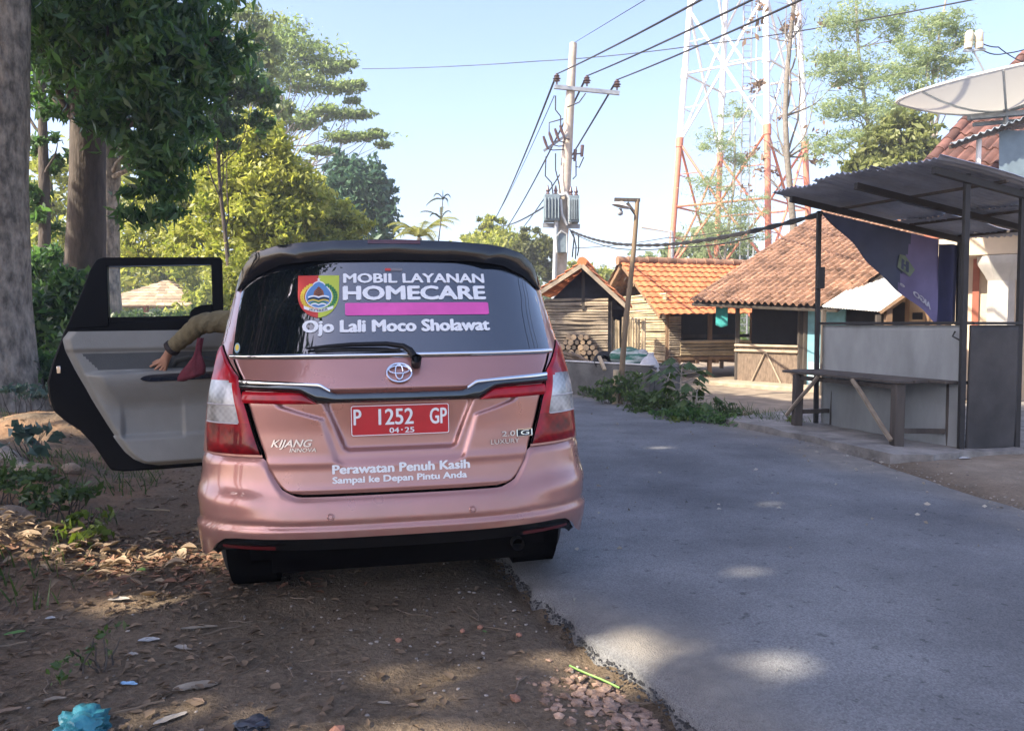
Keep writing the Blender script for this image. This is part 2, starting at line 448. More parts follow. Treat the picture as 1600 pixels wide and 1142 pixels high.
for y in ry:
    jl = .055 * fnoise(y * 2.6, 3.3, 3) + .04 * fnoise(y * 9, 1.1, 2); jr = .05 * fnoise(y * 3, 8.1, 3)
    a, b = xl(y) + jl, xr(y) + jr
    for k in range(nc + 1):
        t = k / nc; x = a + (b - a) * t
        z = .012 * fnoise(x * .6, y * .6, 2) + .015 * math.sin(math.pi * t)
        if k == 0: z = -.125
        if k == 1: x = a + .012; z -= .012
        if k == nc: z = -.045
        rvx.append((x, y, z))
        if k <= 1: dv.append(0); continue
        e2 = abs(b - x) * .8 if abs(b - x) < abs(x - a) else abs(x - a) * 1.6
        dv.append(max(0, min(.85, (1 - sstep(0, .75, e2 + .5 * fnoise(x * 1.3, y * 1.3, 3))) * .85 + .12 * fnoise(x * .7, y * .7, 2))))
rf = [(j * (nc + 1) + i, j * (nc + 1) + i + 1, (j + 1) * (nc + 1) + i + 1, (j + 1) * (nc + 1) + i) for j in range(len(ry) - 1) for i in range(nc)]
me = bpy.data.meshes.new('road'); me.from_pydata(rvx, [], rf)
me.attributes.new('dust', 'FLOAT', 'POINT').data.foreach_set('value', dv)
me.polygons.foreach_set('use_smooth', [True] * len(me.polygons)); me.materials.append(asphalt_mat())
road = bpy.data.objects.new('road', me); COL.objects.link(road); tag(road, kind='structure')
# ------------------------------------------------------------------ the car (local axes: x right, y forward from the rear bumper, z up)
PZ = [0.25, .32, .40, .46, .55, .60, .70, .85, .98, 1.05, 1.12, 1.25, 1.40, 1.55, 1.62, 1.70]
PY = [.10, .06, .01, .0, .02, .05, .065, .08, .08, .10, .14, .215, .30, .395, .44, .52]
WZ = [0.25, .40, .60, .85, 1.0, 1.10, 1.25, 1.40, 1.55, 1.65, 1.75]
WW = [0.9060, 0.9050, 0.9025, 0.8849, 0.8669, 0.8461, 0.8153, 0.7877, 0.7624, 0.7193, 0.679]
NX, LC, YF = 3.2, .4175, 4.50
def smooth_tab(X, Y):
    def f(z):
        s = 0; w = 0
        for dz, q in ((-.03, 1), (-.015, 2), (0, 3), (.015, 2), (.03, 1)):
            s += q * float(np.interp(z + dz, X, Y)); w += q
        return s / w
    return f
Y0 = smooth_tab(PZ, PY); WD = smooth_tab(WZ, WW)
def SA(a, z):
    """body surface: a = 0 centre of the rear, +-1 where the flank starts, +-2 the front wheel region"""
    s = 1 if a >= 0 else -1; k = abs(a)
    if k <= 1:
        return Vector((s * WD(z) * math.sin(k * math.pi / 2) ** (2 / NX), Y0(z) + LC * (1 - math.cos(k * math.pi / 2)), z))
    y = Y0(z) + LC + (k - 1) * 3.0
    return Vector((s * WD(z) * (1 - .05 * sstep(2.6, 4.2, y)), y, z))
def SX(x, z):
    q = min(abs(x) / WD(z), .9999) ** NX
    return Vector((x, Y0(z) + LC * (1 - math.sqrt(1 - q)), z))
def nrm(fn, a, z, e=.004):
    p = fn(a, z); n = (fn(a + e, z) - p).cross(fn(a, z + e) - p)
    n.normalize(); return n
def SXo(x, z, off): return SX(x, z) + nrm(SX, x, z) * off
def SAo(a, z, off): return SA(a, z) + nrm(SA, a, z) * off
def a_of(x, z): return math.copysign(math.asin(min(1, (abs(x) / WD(z)) ** (NX / 2))) / (math.pi / 2), x)

# materials
def paint_mat():
    m = M('rose_metallic_paint', (.43, .205, .172), .32, metal=.55, var=.03, scale=3, coat=1., coat_rough=.03)
    t = m.node_tree; b = t.nodes['Principled BSDF']; L = t.links.new
    tc = _n(t, 'ShaderNodeTexCoord'); nz = _n(t, 'ShaderNodeTexNoise'); nz.inputs['Scale'].default_value = 5; nz.inputs['Detail'].default_value = 8
    L(tc.outputs['Object'], nz.inputs['Vector']); mr = _n(t, 'ShaderNodeMapRange'); mr.inputs[1].default_value = .35; mr.inputs[2].default_value = .75; mr.inputs[3].default_value = .27; mr.inputs[4].default_value = .46
    L(nz.outputs[0], mr.inputs[0]); L(mr.outputs[0], b.inputs['Roughness'])
    sx = _n(t, 'ShaderNodeSeparateXYZ'); L(tc.outputs['Object'], sx.inputs[0])           # road dust and splashes low on the body
    zr = _n(t, 'ShaderNodeMapRange'); zr.inputs[1].default_value = .72; zr.inputs[2].default_value = .27; L(sx.outputs[2], zr.inputs[0])
    n2 = _n(t, 'ShaderNodeTexNoise'); n2.inputs['Scale'].default_value = 9; n2.inputs['Detail'].default_value = 9; n2.inputs['Roughness'].default_value = .75; L(tc.outputs['Object'], n2.inputs['Vector'])
    nr = _n(t, 'ShaderNodeMapRange'); nr.inputs[1].default_value = .42; nr.inputs[2].default_value = .70; L(n2.outputs[0], nr.inputs[0])
    mu = _n(t, 'ShaderNodeMath', operation='MULTIPLY'); L(zr.outputs[0], mu.inputs[0]); L(nr.outputs[0], mu.inputs[1])
    m2 = _n(t, 'ShaderNodeMath', operation='MULTIPLY'); m2.inputs[1].default_value = .55; L(mu.outputs[0], m2.inputs[0])
    mx = _n(t, 'ShaderNodeMix', data_type='RGBA'); mx.inputs[7].default_value = (.30, .235, .18, 1)
    src = b.inputs['Base Color'].links[0].from_socket; L(m2.outputs[0], mx.inputs[0]); L(src, mx.inputs[6]); L(mx.outputs[2], b.inputs['Base Color'])
    ms = _n(t, 'ShaderNodeMath', operation='MULTIPLY_ADD'); ms.inputs[1].default_value = -.8; ms.inputs[2].default_value = .55; L(m2.outputs[0], ms.inputs[0]); L(ms.outputs[0], b.inputs['Metallic'])
    mc = _n(t, 'ShaderNodeMath', operation='MULTIPLY_ADD'); mc.inputs[1].default_value = -1.5; mc.inputs[2].default_value = 1.0; L(m2.outputs[0], mc.inputs[0]); L(mc.outputs[0], b.inputs['Coat Weight']); return m
c_paint = paint_mat()
c_glass = M('tinted_glass', (.006, .008, .011), .02, var=.1, spec=.8, coat=1., coat_rough=.02)
c_glass.node_tree.nodes['Principled BSDF'].inputs['IOR'].default_value = 1.75; c_glass.node_tree.nodes['Principled BSDF'].inputs['Coat IOR'].default_value = 1.7
c_spoil = M('gloss_black_paint', (.006, .008, .012), .10, var=.1, spec=.5, coat=.6)
c_trim = M('black_trim', (.008, .008, .0095), .45, var=.2, spec=.25)
c_seam = M('shut_line', (.004, .0035, .0035), .9, spec=.0)
c_chrome = M('chrome', (.78, .79, .80), .07, metal=1., var=.04)
c_badge = M('dull_chrome', (.52, .48, .47), .2, metal=.9, var=.1)
c_chromed = M('dark_chrome', (.10, .11, .115), .10, metal=.9, var=.1)
c_white = M('white_vinyl', (.80, .80, .79), .45, var=.03)
c_pink = M('pink_vinyl', (.72, .10, .40), .4, var=.10, scale=9)
c_plate = M('red_plate', (.50, .022, .028), .35, var=.12)
c_trimg = M('door_trim_grey', (.245, .24, .215), .6, var=.08, bump=.15, bscale=200)
c_trimd = M('door_trim_dark', (.075, .078, .075), .75, var=.1, bump=.2, bscale=180)
def lens_mat(name, col, col2, ribs, axis, metal=0., rough=.1):
    m = bpy.data.materials.new(name); m.use_nodes = True; t = m.node_tree; b = t.nodes['Principled BSDF']; L = t.links.new
    tc = _n(t, 'ShaderNodeTexCoord'); sx = _n(t, 'ShaderNodeSeparateXYZ'); L(tc.outputs['Object'], sx.inputs[0])
    mu = _n(t, 'ShaderNodeMath', operation='MULTIPLY'); mu.inputs[1].default_value = ribs; L(sx.outputs[axis], mu.inputs[0])
    si = _n(t, 'ShaderNodeMath', operation='SINE'); L(mu.outputs[0], si.inputs[0])
    mu2 = _n(t, 'ShaderNodeMath', operation='MULTIPLY'); mu2.inputs[1].default_value = ribs; L(sx.outputs[2], mu2.inputs[0])
    si2 = _n(t, 'ShaderNodeMath', operation='SINE'); L(mu2.outputs[0], si2.inputs[0])
    nz = _n(t, 'ShaderNodeTexNoise'); nz.inputs['Scale'].default_value = 9; L(tc.outputs['Object'], nz.inputs['Vector'])
    pr = _n(t, 'ShaderNodeMath', operation='MULTIPLY'); L(si.outputs[0], pr.inputs[0]); L(si2.outputs[0], pr.inputs[1])
    ad = _n(t, 'ShaderNodeMath', operation='MULTIPLY_ADD'); ad.inputs[1].default_value = .035; L(pr.outputs[0], ad.inputs[0]); L(nz.outputs[0], ad.inputs[2])
    rp = _n(t, 'ShaderNodeValToRGB'); rp.color_ramp.elements[0].position = .3; rp.color_ramp.elements[1].position = .72
    rp.color_ramp.elements[0].color = col + (1,); rp.color_ramp.elements[1].color = col2 + (1,)
    L(ad.outputs[0], rp.inputs[0]); L(rp.outputs[0], b.inputs['Base Color'])
    bp = _n(t, 'ShaderNodeBump'); bp.inputs['Strength'].default_value = .5; bp.inputs['Distance'].default_value = .006; L(ad.outputs[0], bp.inputs['Height'])
    L(bp.outputs[0], b.inputs['Normal']); b.inputs['Roughness'].default_value = .35; b.inputs['Metallic'].default_value = metal
    b.inputs['Coat Weight'].default_value = .6; b.inputs['Coat Roughness'].default_value = .03; b.inputs['Specular IOR Level'].default_value = .15
    return m
c_red = lens_mat('red_lens', (.20, .002, .008), (.52, .006, .016), 150, 0)
c_redd = lens_mat('dark_red_lens', (.07, .002, .005), (.42, .006, .012), 170, 0)
c_clear = lens_mat('clear_lens', (.10, .105, .11), (.62, .62, .62), 230, 0, metal=.3)

car = thing('parked_car', 'rose pink metallic minivan parked half on the dirt shoulder with its left rear door open', 'car',
            (-.4603, 3.25, -.02), (0, -.0123, .1855))
def part(mb, name, mats, parent=car, **k): return mb.build(name, mats, parent, **k)

# lower body shell: quarters and flanks, hood, nose
ASZ = [.70, .748, .944, 1.08, 1.165]; ASA = [.335, .342, .425, .50, .605]
def aseam(z): return interp(z, ASZ, ASA)
ZB = 1.165
def zlow(y):
    z = .26
    for c in (.93, 3.66):
        if abs(y - c) < .385: z = max(z, .33 + math.sqrt(.385 ** 2 - (y - c) ** 2))
    return z
side_y = [.54 + .04 * i for i in range(0, 21)] + [1.42 + .12 * i for i in range(0, 15)] + [3.22 + .045 * i for i in range(21)]
def flank(sg):
    mb = MB(); NR = 30; cols = []
    for i in range(15):
        f = i / 14
        col = []
        for j in range(NR + 1):
            zl = .742 if f < .98 else .742
            z = zl + (ZB - zl) * j / NR
            a = aseam(z) * (1 - f) + 1.0 * f
            p = SA(sg * a, z); col.append(p)
        cols.append(col)
    for y in side_y:
        zl = max(zlow(y), .742 if y < .545 else 0)
        col = []
        for j in range(NR + 1):
            z = zl + (ZB - zl) * j / NR
            a = 1 + (max(y, Y0(z) + LC + .002) - Y0(z) - LC) / 3.0
            p = SA(sg * a, z)
            # wheel-arch flare
            for c in (.93, 3.66):
                r = math.hypot(p.y - c, z - .33)
                if z > .3: p.x += sg * .018 * math.exp(-((r - .40) / .035) ** 2)
            col.append(p)
        cols.append(col)
    vs = [p for c in cols for p in c]; fs = []
    for i in range(len(cols) - 1):
        for j in range(NR):
            q = (i * (NR + 1) + j, (i + 1) * (NR + 1) + j, (i + 1) * (NR + 1) + j + 1, i * (NR + 1) + j + 1)
            c = sum((vs[k] for k in q), Vector()) / 4
            if sg < 0 and 1.02 < c.y < 1.92 and c.z > .40: continue
            fs.append(q if sg > 0 else q[::-1])
    mb.add(vs, fs); return mb
body_mb = flank(1); b2 = flank(-1); body_mb.add(b2.v, b2.f)
def nose(u, v):
    s = (u - .5) * 2; z = .26 + (.93 - .26) * v
    k = abs(s) ** 1.0
    x = math.copysign(WD(z) * .95 * math.sin(k * math.pi / 2) ** (2 / 2.6), s)
    return Vector((x, 4.12 + .42 * math.cos(k * math.pi / 2) - .10 * v * v, z))
body_mb.grid(nose, 24, 8, flip=True)
def hood(u, v):
    s = (u - .5) * 2; y = 3.55 + .92 * v
    w = .80 * (1 - .10 * v); lim = min(1, abs(s))
    return Vector((s * w, y - .38 * lim ** 4 * v, 1.13 - .16 * v ** 2 - .06 * lim ** 4))
body_mb.grid(hood, 16, 10)
body = part(body_mb, 'body', [c_paint], smooth=50)
# rounded bumper, up to the wheel arch
def ztop(k): return interp(k, [0, .19, .215, .26, .286, .315, .336, .36, 2], [.578, .578, .582, .605, .64, .69, .738, .742, .742])
def zbot(k): return interp(k, [0, .45, .53, .60, .66, .74, .85, 1.2], [.408, .408, .400, .365, .318, .285, .272, .272])
def bump_pt(k, v):
    z = zbot(abs(k)) + (ztop(abs(k)) - zbot(abs(k))) * v
    p = SA(k, z); n = nrm(SA, k, z); off = 0
    # horizontal shelf and the crease above the lip
    off += .010 * sstep(.452, .440, z) - .006 * math.exp(-((z - .458) / .012) ** 2)
    off += .012 * math.exp(-((z - .56) / .05) ** 2) * sstep(.30, .45, abs(k))
    off -= .012 * sstep(.03, 0, ztop(abs(k)) - z)
    return p + n * off
mb = MB(); KA = 1.045
mb.grid(lambda u, v: bump_pt((u - .5) * 2 * KA, v), 120, 26)
bumper = part(mb, 'bumper', [c_paint], smooth=60)
mb = MB()
def trim_pt(u, v):
    k = (u - .5) * 2 * .70; kk = abs(k)
    zt = zbot(kk) + .004; zb = interp(kk, [0, .50, .62, .70], [.315, .318, .300, .27])
    if zt - zb < .012: zb = zt - .012
    z = zt + (zb - zt) * v
    return SA(k, z) + nrm(SA, k, z) * (-.012 - .02 * v + .012 * math.exp(-((v - .45) / .2) ** 2) * (1 if .27 < kk < .62 else 0))
mb.grid(trim_pt, 70, 8, flip=True)
lip = part(mb, 'bumper_lip', [c_trim], smooth=60)
for sg in (-1, 1):
    mb = MB(); mb.grid(lambda u, v: SAo(sg * (.285 + .27 * u), .352 + .018 * v * (1 - .2 * u), .004), 10, 2, flip=sg < 0)
    part(mb, 'reflector', [M('dim_reflector', (.10, .006, .008), .3, coat=.3)], lip)
    mb = MB(); c = SXo(sg * .302, .494, .0); n = nrm(SX, sg * .302, .494)
    R = n.to_track_quat('Z', 'Y').to_matrix()
    mb.lathe([(.0155, -.004), (.0155, .004), (.013, .006), (.012, .002), (.010, .002), (.008, .006), (0, .0065)], c, 16, R)
    part(mb, 'parking_sensor', [c_paint], bumper)
# dark inner gap behind the seams
mb = MB()
mb.grid(lambda u, v: SA((u - .5) * 2 * .60, .45 + .74 * v) + Vector((0, .055, 0)), 50, 20)
part(mb, 'inner_panel', [c_seam], body)

# tailgate with recessed number-plate niche
SZ = [.588, .592, .603, .625, .66, .70, .75, .944, 1.08, 1.160]; SAz = [.195, .225, .252, .276, .300, .322, .338, .420, .494, .598]
def gate_pt(u, v):
    z = .588 + (1.158 - .588) * v
    a = interp(z, SZ, SAz) - .004
    xm = SA(a, z).x
    x = (u - .5) * 2 * xm
    p = SX(x, z); n = nrm(SX, x, z); ax = abs(x)
    hw = interp(z, [.70, .755, .775, .95, 1.0], [.20, .232, .252, .325, .34])
    hw2 = interp(z, [.68, .72, .90, .925, .955, 1.0], [.22, .285, .345, .43, .52, .55])
    o = -.014 * sstep(0, .022, hw2 - ax) * sstep(.69, .73, z) - .026 * sstep(0, .022, hw - ax) * sstep(.752, .778, z)
    o *= sstep(1.03, 1.0, z)
    o -= .010 * sstep(.012, 0, z - .588) + .010 * sstep(.008, 0, xm - ax)
    o += .004 * math.exp(-((z - .715) / .02) ** 2)
    return p + n * o
mb = MB(); mb.grid(gate_pt, 150, 100)
gate = part(mb, 'tailgate', [c_paint], smooth=60)

# rear glass
def gla(z): return interp(z, [1.16, 1.33, 1.48, 1.60], [.606, .655, .69, .735])
mb = MB(); mb.grid(lambda u, v: SAo((u - .5) * 2 * gla(1.162 + .46 * v), 1.162 + .46 * v, 0.0), 60, 24)
glass = part(mb, 'rear_window', [c_glass], smooth=80)
mb = MB(); mb.grid(lambda u, v: SAo((u - .5) * 2 * .612, 1.156 + .022 * v, .004 + .010 * math.sin(math.pi * v)), 60, 6)
part(mb, 'chrome_strip', [c_chrome], gate, smooth=80)
# rear pillars and side windows
def upper(sg, k0, k1, ylim, mi):
    mb = MB()
    return mb
mb = MB()
UP_Z0, UP_Z1 = 1.165, 1.64
def up_cols(sg):
    cols = []
    for a in list(np.linspace(0, 1, 16)): cols.append(('a', a))
    for f in np.linspace(.03, 1, 34): cols.append(('f', f))
    out = []
    for kind, q in cols:
        c = []
        for j in range(15):
            z = UP_Z0 + (UP_Z1 - UP_Z0) * j / 14
            if kind == 'a': p = SA(sg * (gla(z) + (1 - gla(z)) * q), z)
            else:
                ys = Y0(z) + LC; ye = 3.78 - (z - 1.0) * 1.35
                p = SA(sg * (1 + q * (ye - ys) / 3.0), z)
            c.append(p)
        out.append(c)
    return out
for sg in (-1, 1):
    pill, sglass, sglass2 = MB(), MB(), MB()
    cols = up_cols(sg)
    for i in range(len(cols) - 1):
        for j in range(14):
            q = [cols[i][j], cols[i + 1][j], cols[i + 1][j + 1], cols[i][j + 1]]
            if sg < 0: q.reverse()
            c = sum(q, Vector()) / 4
            if sg < 0 and 1.02 < c.y < 1.90 and c.z < 1.60: continue
            isp = i < 9 or j >= 13 or abs(c.y - 1.95) < .06 or i > len(cols) - 5
            (pill if isp else sglass if c.y < 1.95 else sglass2).add(q, [(0, 1, 2, 3)], 0 if i < 9 else 1)
    part(pill, 'pillar', [c_paint, c_trim], body, smooth=60)
    part(sglass, 'side_window', [c_glass], smooth=60); part(sglass2, 'side_window', [c_glass], smooth=60)
# roof
def roof_pt(u, v):
    s = (u - .5) * 2; x = s * WD(1.64) * .998; ax = abs(s)
    y0 = Y0(1.64) + LC * (1 - math.sqrt(max(0, 1 - min(ax, .9999) ** NX))) - .02
    y = y0 + (2.95 - y0) * v
    z = 1.635 + .115 * (1 - ax ** 3.2) ** .55 * (.50 + .5 * sstep(.45, 1.5, y)) * (1 - .45 * sstep(2.2, 3.1, y))
    return Vector((x, y, z))
mb = MB(); mb.grid(roof_pt, 40, 30); part(mb, 'roof', [c_paint], smooth=80)
mb = MB(); mb.grid(lambda u, v: Vector(((u - .5) * 2 * (.68 + .12 * (1 - v)), 3.75 - .88 * v - .10 * abs((u - .5) * 2) ** 2, 1.10 + .58 * v)), 16, 8, flip=True)
part(mb, 'windscreen', [c_glass], smooth=80)
# roof spoiler
TX = [0, .28, .45, .54, .63, .685, .715, .735, .748]; TYv = [.415, .425, .44, .46, .495, .53, .555, .58, .60]; TZ = [1.705, 1.698, 1.687, 1.675, 1.648, 1.606, 1.566, 1.525, 1.475]
ts = [0]
for i in range(1, len(TX)): ts.append(ts[-1] + math.hypot(TX[i] - TX[i - 1], TZ[i] - TZ[i - 1]))
def spo(u):
    s = (u - .5) * 2; t = abs(s) * ts[-1]
    return Vector((math.copysign(np.interp(t, ts, TX), s), np.interp(t, ts, TYv), np.interp(t, ts, TZ)))
def spo_low(u):
    s = (u - .5) * 2; k = abs(s)
    x = s * .735; z = interp(k, [0, .5, .72, .88, 1.0], [1.606, 1.602, 1.585, 1.535, 1.470])
    p = SX(math.copysign(min(abs(x), WD(z) * .97), s), z)
    return Vector((x, min(p.y - .008, interp(k, [0, .6, .85, 1], [.425, .435, .51, .60])), z))
def spoil_pt(u, v):
    T, B = spo(u), spo_low(u)
    if v < .25:
        f = v / .25; q = roof_pt((T.x / (WD(1.64) * .998) * .5 + .5) if abs(T.x) < .71 else (.985 if T.x > 0 else .015), .18)
        q = Vector((T.x * .96, max(q.y, T.y + .2), max(min(q.z + .002, T.z + .03), T.z - .02)))
        return q.lerp(T, f)
    if v < .8:
        f = (v - .25) / .55; p = T.lerp(B, f); p.y -= .010 * math.sin(math.pi * f); return p
    f = (v - .8) / .2; e = Vector((B.x * .985, B.y + .06, B.z + .008)); return B.lerp(e, f)
mb = MB(); mb.grid(spoil_pt, 80, 24, flip=True)
spoil = part(mb, 'roof_spoiler', [c_spoil], smooth=50)
mb = MB(); mb.grid(lambda u, v: Vector(((u - .5) * .245, spoil_pt(.5 + (u - .5) * .245 / 1.75, .27 + .10 * v).y - .003, spoil_pt(.5, .27 + .10 * v).z)), 8, 3, flip=True)
part(mb, 'brake_light', [M('smoked_red_lens', (.07, .012, .016), .2, coat=.6)], spoil)

# tail lamps
for sg in (-1, 1):
    def lamp_pt(u, v, sg=sg, off=.0):
        z = .752 + (1.215 - .752) * v
        ain = interp(z, [.748, .944, 1.08, 1.165, 1.215], [.347, .430, .507, .66, .775]) 
        aout = interp(z, [.748, .87, 1.0, 1.12, 1.18, 1.215], [.74, .76, .78, .80, .815, .805])
        a = ain + (aout - ain) * u
        e = min(1, min(u, 1 - u) * 9) * min(1, min(v, 1 - v) * 14)
        return SAo(sg * a, z, .004 + .012 * math.sqrt(max(0, e)) + off)
    def zone(u, v):
        z = .752 + .463 * v
        top = 1.062 - .022 * sstep(0, .35, .35 - u)
        if z < .884: return 1
        if z < top and u > .13: return 2
        return 0
    red, clr = MB(), MB()
    vs = [lamp_pt(i / 28, j / 48) for j in range(49) for i in range(29)]
    fr, fm, fc = [], [], []
    for j in range(48):
        for i in range(28):
            q = [j * 29 + i, j * 29 + i + 1, (j + 1) * 29 + i + 1, (j + 1) * 29 + i]
            if sg < 0: q.reverse()
            k = zone((i + .5) / 28, (j + .5) / 48)
            if k == 2: fc.append(tuple(q))
            else: fr.append(tuple(q)); fm.append(k)
    red.v = vs; red.f = fr; red.m = fm; clr.v = list(vs); clr.f = fc; clr.m = [0] * len(fc)
    lamp = part(red, 'tail_lamp', [c_red, c_redd], smooth=60)
    part(clr, 'clear_lens', [c_clear], lamp, smooth=60)
    mb = MB(); edge = [lamp_pt(0, v / 30, off=-.003) for v in range(31)]
    mb.tube(edge, .0045, 6); part(mb, 'lamp_seal', [c_seam], lamp)
    mb = MB()
    for zz in (.884, .962):
        mb.tube([lamp_pt(.16 + .8 * i / 12, (zz - .752) / .463, off=.001) for i in range(13)], .0032, 6)
    part(mb, 'lens_divider', [c_white if False else M('lens_edge', (.55, .5, .5), .2)], lamp)

# garnish bar across the tailgate, with two reflectors
GT = [(0, 1.010), (.268, 1.010), (.283, 1.014), (.335, 1.044), (.42, 1.048), (.668, 1.060)]
GB = [(0, .968), (.348, .970), (.372, .985), (.415, 1.013), (.46, 1.018), (.668, 1.024)]
def gbar(u, v):
    x = (u - .5) * 2 * .668; ax = abs(x)
    zt = interp(ax, [p[0] for p in GT], [p[1] for p in GT]); zb = interp(ax, [p[0] for p in GB], [p[1] for p in GB])
    z = zb + (zt - zb) * v
    return SXo(x, z, .004 + .026 * min(1, 4 * min(v, 1 - v)) ** .6)
mb = MB(); mb.grid(gbar, 120, 10); garn = part(mb, 'garnish_bar', [c_chromed], gate, smooth=50)
for sg in (-1, 1):
    mb = MB(); mb.grid(lambda u, v: (lambda x: SXo(sg * x, interp(x, [p[0] for p in GT], [p[1] for p in GT]) - .012 * (1 - v), .033 + .003 * math.sin(math.pi * v)))(.292 + .374 * u), 30, 3, flip=sg < 0); part(mb, 'chrome_edge', [c_chrome], garn, smooth=50)
for sg in (-1, 1):
    def rfl(u, v, sg=sg):
        x = .352 + (.664 - .352) * u
        zt = interp(x, [.352, .372, .415, .46, .664], [.970, .983, 1.011, 1.016, 1.021]); zb = .966 + .006 * u
        return SXo(sg * x, zb + (max(zt, zb + .003) - zb) * v, .004 + .010 * min(1, 6 * min(v, 1 - v)))
    mb = MB(); mb.grid(rfl, 40, 8, flip=sg < 0); part(mb, 'tailgate_reflector', [c_red], gate, smooth=50)

# writing ---------------------------------------------------------------
def text2d(s, bold=0., shear=0., res=3, narrow=1.0):
    cu = bpy.data.curves.new('letters', 'FONT'); cu.body = s; cu.offset = bold; cu.shear = shear; cu.resolution_u = res; cu.size = 1
    o = bpy.data.objects.new('letters', cu); COL.objects.link(o)
    dg = bpy.context.evaluated_depsgraph_get(); dg.update()
    me = bpy.data.meshes.new_from_object(o.evaluated_get(dg))
    v = np.array([(p.co.x, p.co.y) for p in me.vertices]); f = [tuple(p.vertices) for p in me.polygons]
    bpy.data.objects.remove(o); bpy.data.curves.remove(cu); bpy.data.meshes.remove(me)
    return v, f
def text_cap():
    v, f = text2d('H'); return v[:, 1].min(), v[:, 1].max()
CAP0, CAP1 = text_cap()
def decal_text(mb, s, x0, x1, zb, cap, fn=SXo, off=.003, bold=.03, shear=0., mi=0, slope=0., mirror=False):
    """lettering from x0 to x1 on baseline zb with capital height cap, laid on surface fn"""
    v, f = text2d(s, 0, shear)
    w0, w1 = v[:, 0].min(), v[:, 0].max()
    e = bold * cap * .9; k = 0
    if mirror: f = [q[::-1] for q in f]
    for dx, dz in (((-1, 0), (1, 0), (0, .6), (0, -.6), (.7, .5), (-.7, -.5)) if bold > 0 else ((0, 0),)):
        X = x0 + e + (v[:, 0] - w0) / (w1 - w0) * (x1 - x0 - 2 * e) + dx * e; Z = zb + (v[:, 1] - CAP0) / (CAP1 - CAP0) * cap + slope * (X - x0) + dz * e
        if mirror: X = x0 + x1 - X
        mb.add([fn(x, z, off + .00012 * k) for x, z in zip(X, Z)], f, mi); k += 1
for wd_, x0_, x1_, zb_, cp_, bo_, par_, nm_ in (('MOBIL LAYANAN', -.238, .425, 1.497, .042, .085, glass, 'window_lettering'), ('HOMECARE', -.240, .424, 1.418, .060, .10, glass, 'window_lettering'),
        ('Ojo Lali Moco Sholawat', -.418, .428, 1.272, .050, .10, glass, 'window_lettering'), ('Perawatan Penuh Kasih', -.294, .300, .668, .036, .085, gate, 'tailgate_lettering'),
        ('Sampai ke Depan Pintu Anda', -.294, .285, .628, .026, .085, gate, 'tailgate_lettering')):
    mb = MB(); decal_text(mb, wd_, x0_, x1_, zb_, cp_, bold=bo_); part(mb, nm_, [c_white], par_, smooth=0)
def rrect(x0, x1, z0, z1, r, n=5):
    out = []
    for cx, cz, a0 in ((x1 - r, z0 + r, -90), (x1 - r, z1 - r, 0), (x0 + r, z1 - r, 90), (x0 + r, z0 + r, 180)):
        for k in range(n + 1):
            a = math.radians(a0 + 90 * k / n); out.append((cx + r * math.cos(a), cz + r * math.sin(a)))
    return out
def strip_fill(mb, x0, x1, z0, z1, off, mi=0, nu=24, nv=3, slope=0., fn=SXo, r=.0):
    mb.grid(lambda u, v: (lambda x: fn(x, z0 + (z1 - z0) * ((v - .5) * (1 - (r * max(0, abs(u - .5) * 2 - .985) / .015)) + .5) + slope * u, off))(x0 + (x1 - x0) * u), nu, nv, mi)
mb = MB(); strip_fill(mb, -.230, .431, 1.345, 1.402, .0025, nu=80, r=.12); part(mb, 'pink_banner', [c_pink], glass, smooth=60)
# coat of arms on the window
m_cr = M('vinyl_red', (.55, .05, .04), .4, var=.04); m_cg = M('vinyl_lime', (.48, .56, .06), .4, var=.04); m_cb = M('vinyl_blue', (.10, .24, .48), .4, var=.04)
m_cy = M('vinyl_yellow', (.75, .55, .06), .4); m_cgr = M('vinyl_green', (.03, .20, .06), .4); m_cbr = M('vinyl_brown', (.28, .10, .05), .4); m_ck = M('vinyl_black', (.01, .012, .02), .4)
CX, CZ0, CZ1, HW = -.349, 1.337, 1.532, .092
def shield(t):
    """half width at height fraction t from the foot"""
    return HW * (1 - (1 - min(1, t / .55)) ** 2.1) ** .55 * (1 + .03 * (t - .55) if t > .55 else 1)
mb = MB()
for sg, mi in ((-1, 0), (1, 1)):
    mb.grid(lambda u, v: SXo(CX + sg * u * shield(.004 + .996 * v), CZ0 + (CZ1 - CZ0) * v, .0025), 6, 24, mi, flip=sg < 0)
def disc(cx, cz, rx, rz, off, mi, n=20, drop=0.):
    P = [(cx + rx * math.cos(TAU * k / n), cz + rz * math.sin(TAU * k / n) + (drop * max(0, math.sin(TAU * k / n)) ** 6)) for k in range(n)]
    mb.add([SXo(x, z, off) for x, z in P] + [SXo(cx, cz, off)], [(k, (k + 1) % n, n) for k in range(n)], mi)
disc(CX + .002, 1.432, .061, .054, .0032, 7, drop=.022); disc(CX + .002, 1.432, .057, .050, .0038, 2, drop=.020)
mb.add([SXo(x, z, .0045) for x, z in ((CX - .024, 1.430), (CX + .028, 1.430), (CX + .022, 1.458), (CX + .002, 1.480), (CX - .018, 1.458))], [(0, 1, 2, 3, 4)], 5)
for k in range(4):
    mb.add([SXo(CX + .002 + q, 1.437 + .010 * k + abs(q) * .5 + w, .005) for q, w in ((-.016 + .003 * k, 0), (0, 0), (.016 - .003 * k, 0), (.016 - .003 * k, .003), (0, .003), (-.016 + .003 * k, .003))], [(0, 1, 4, 5), (1, 2, 3, 4)], 6)
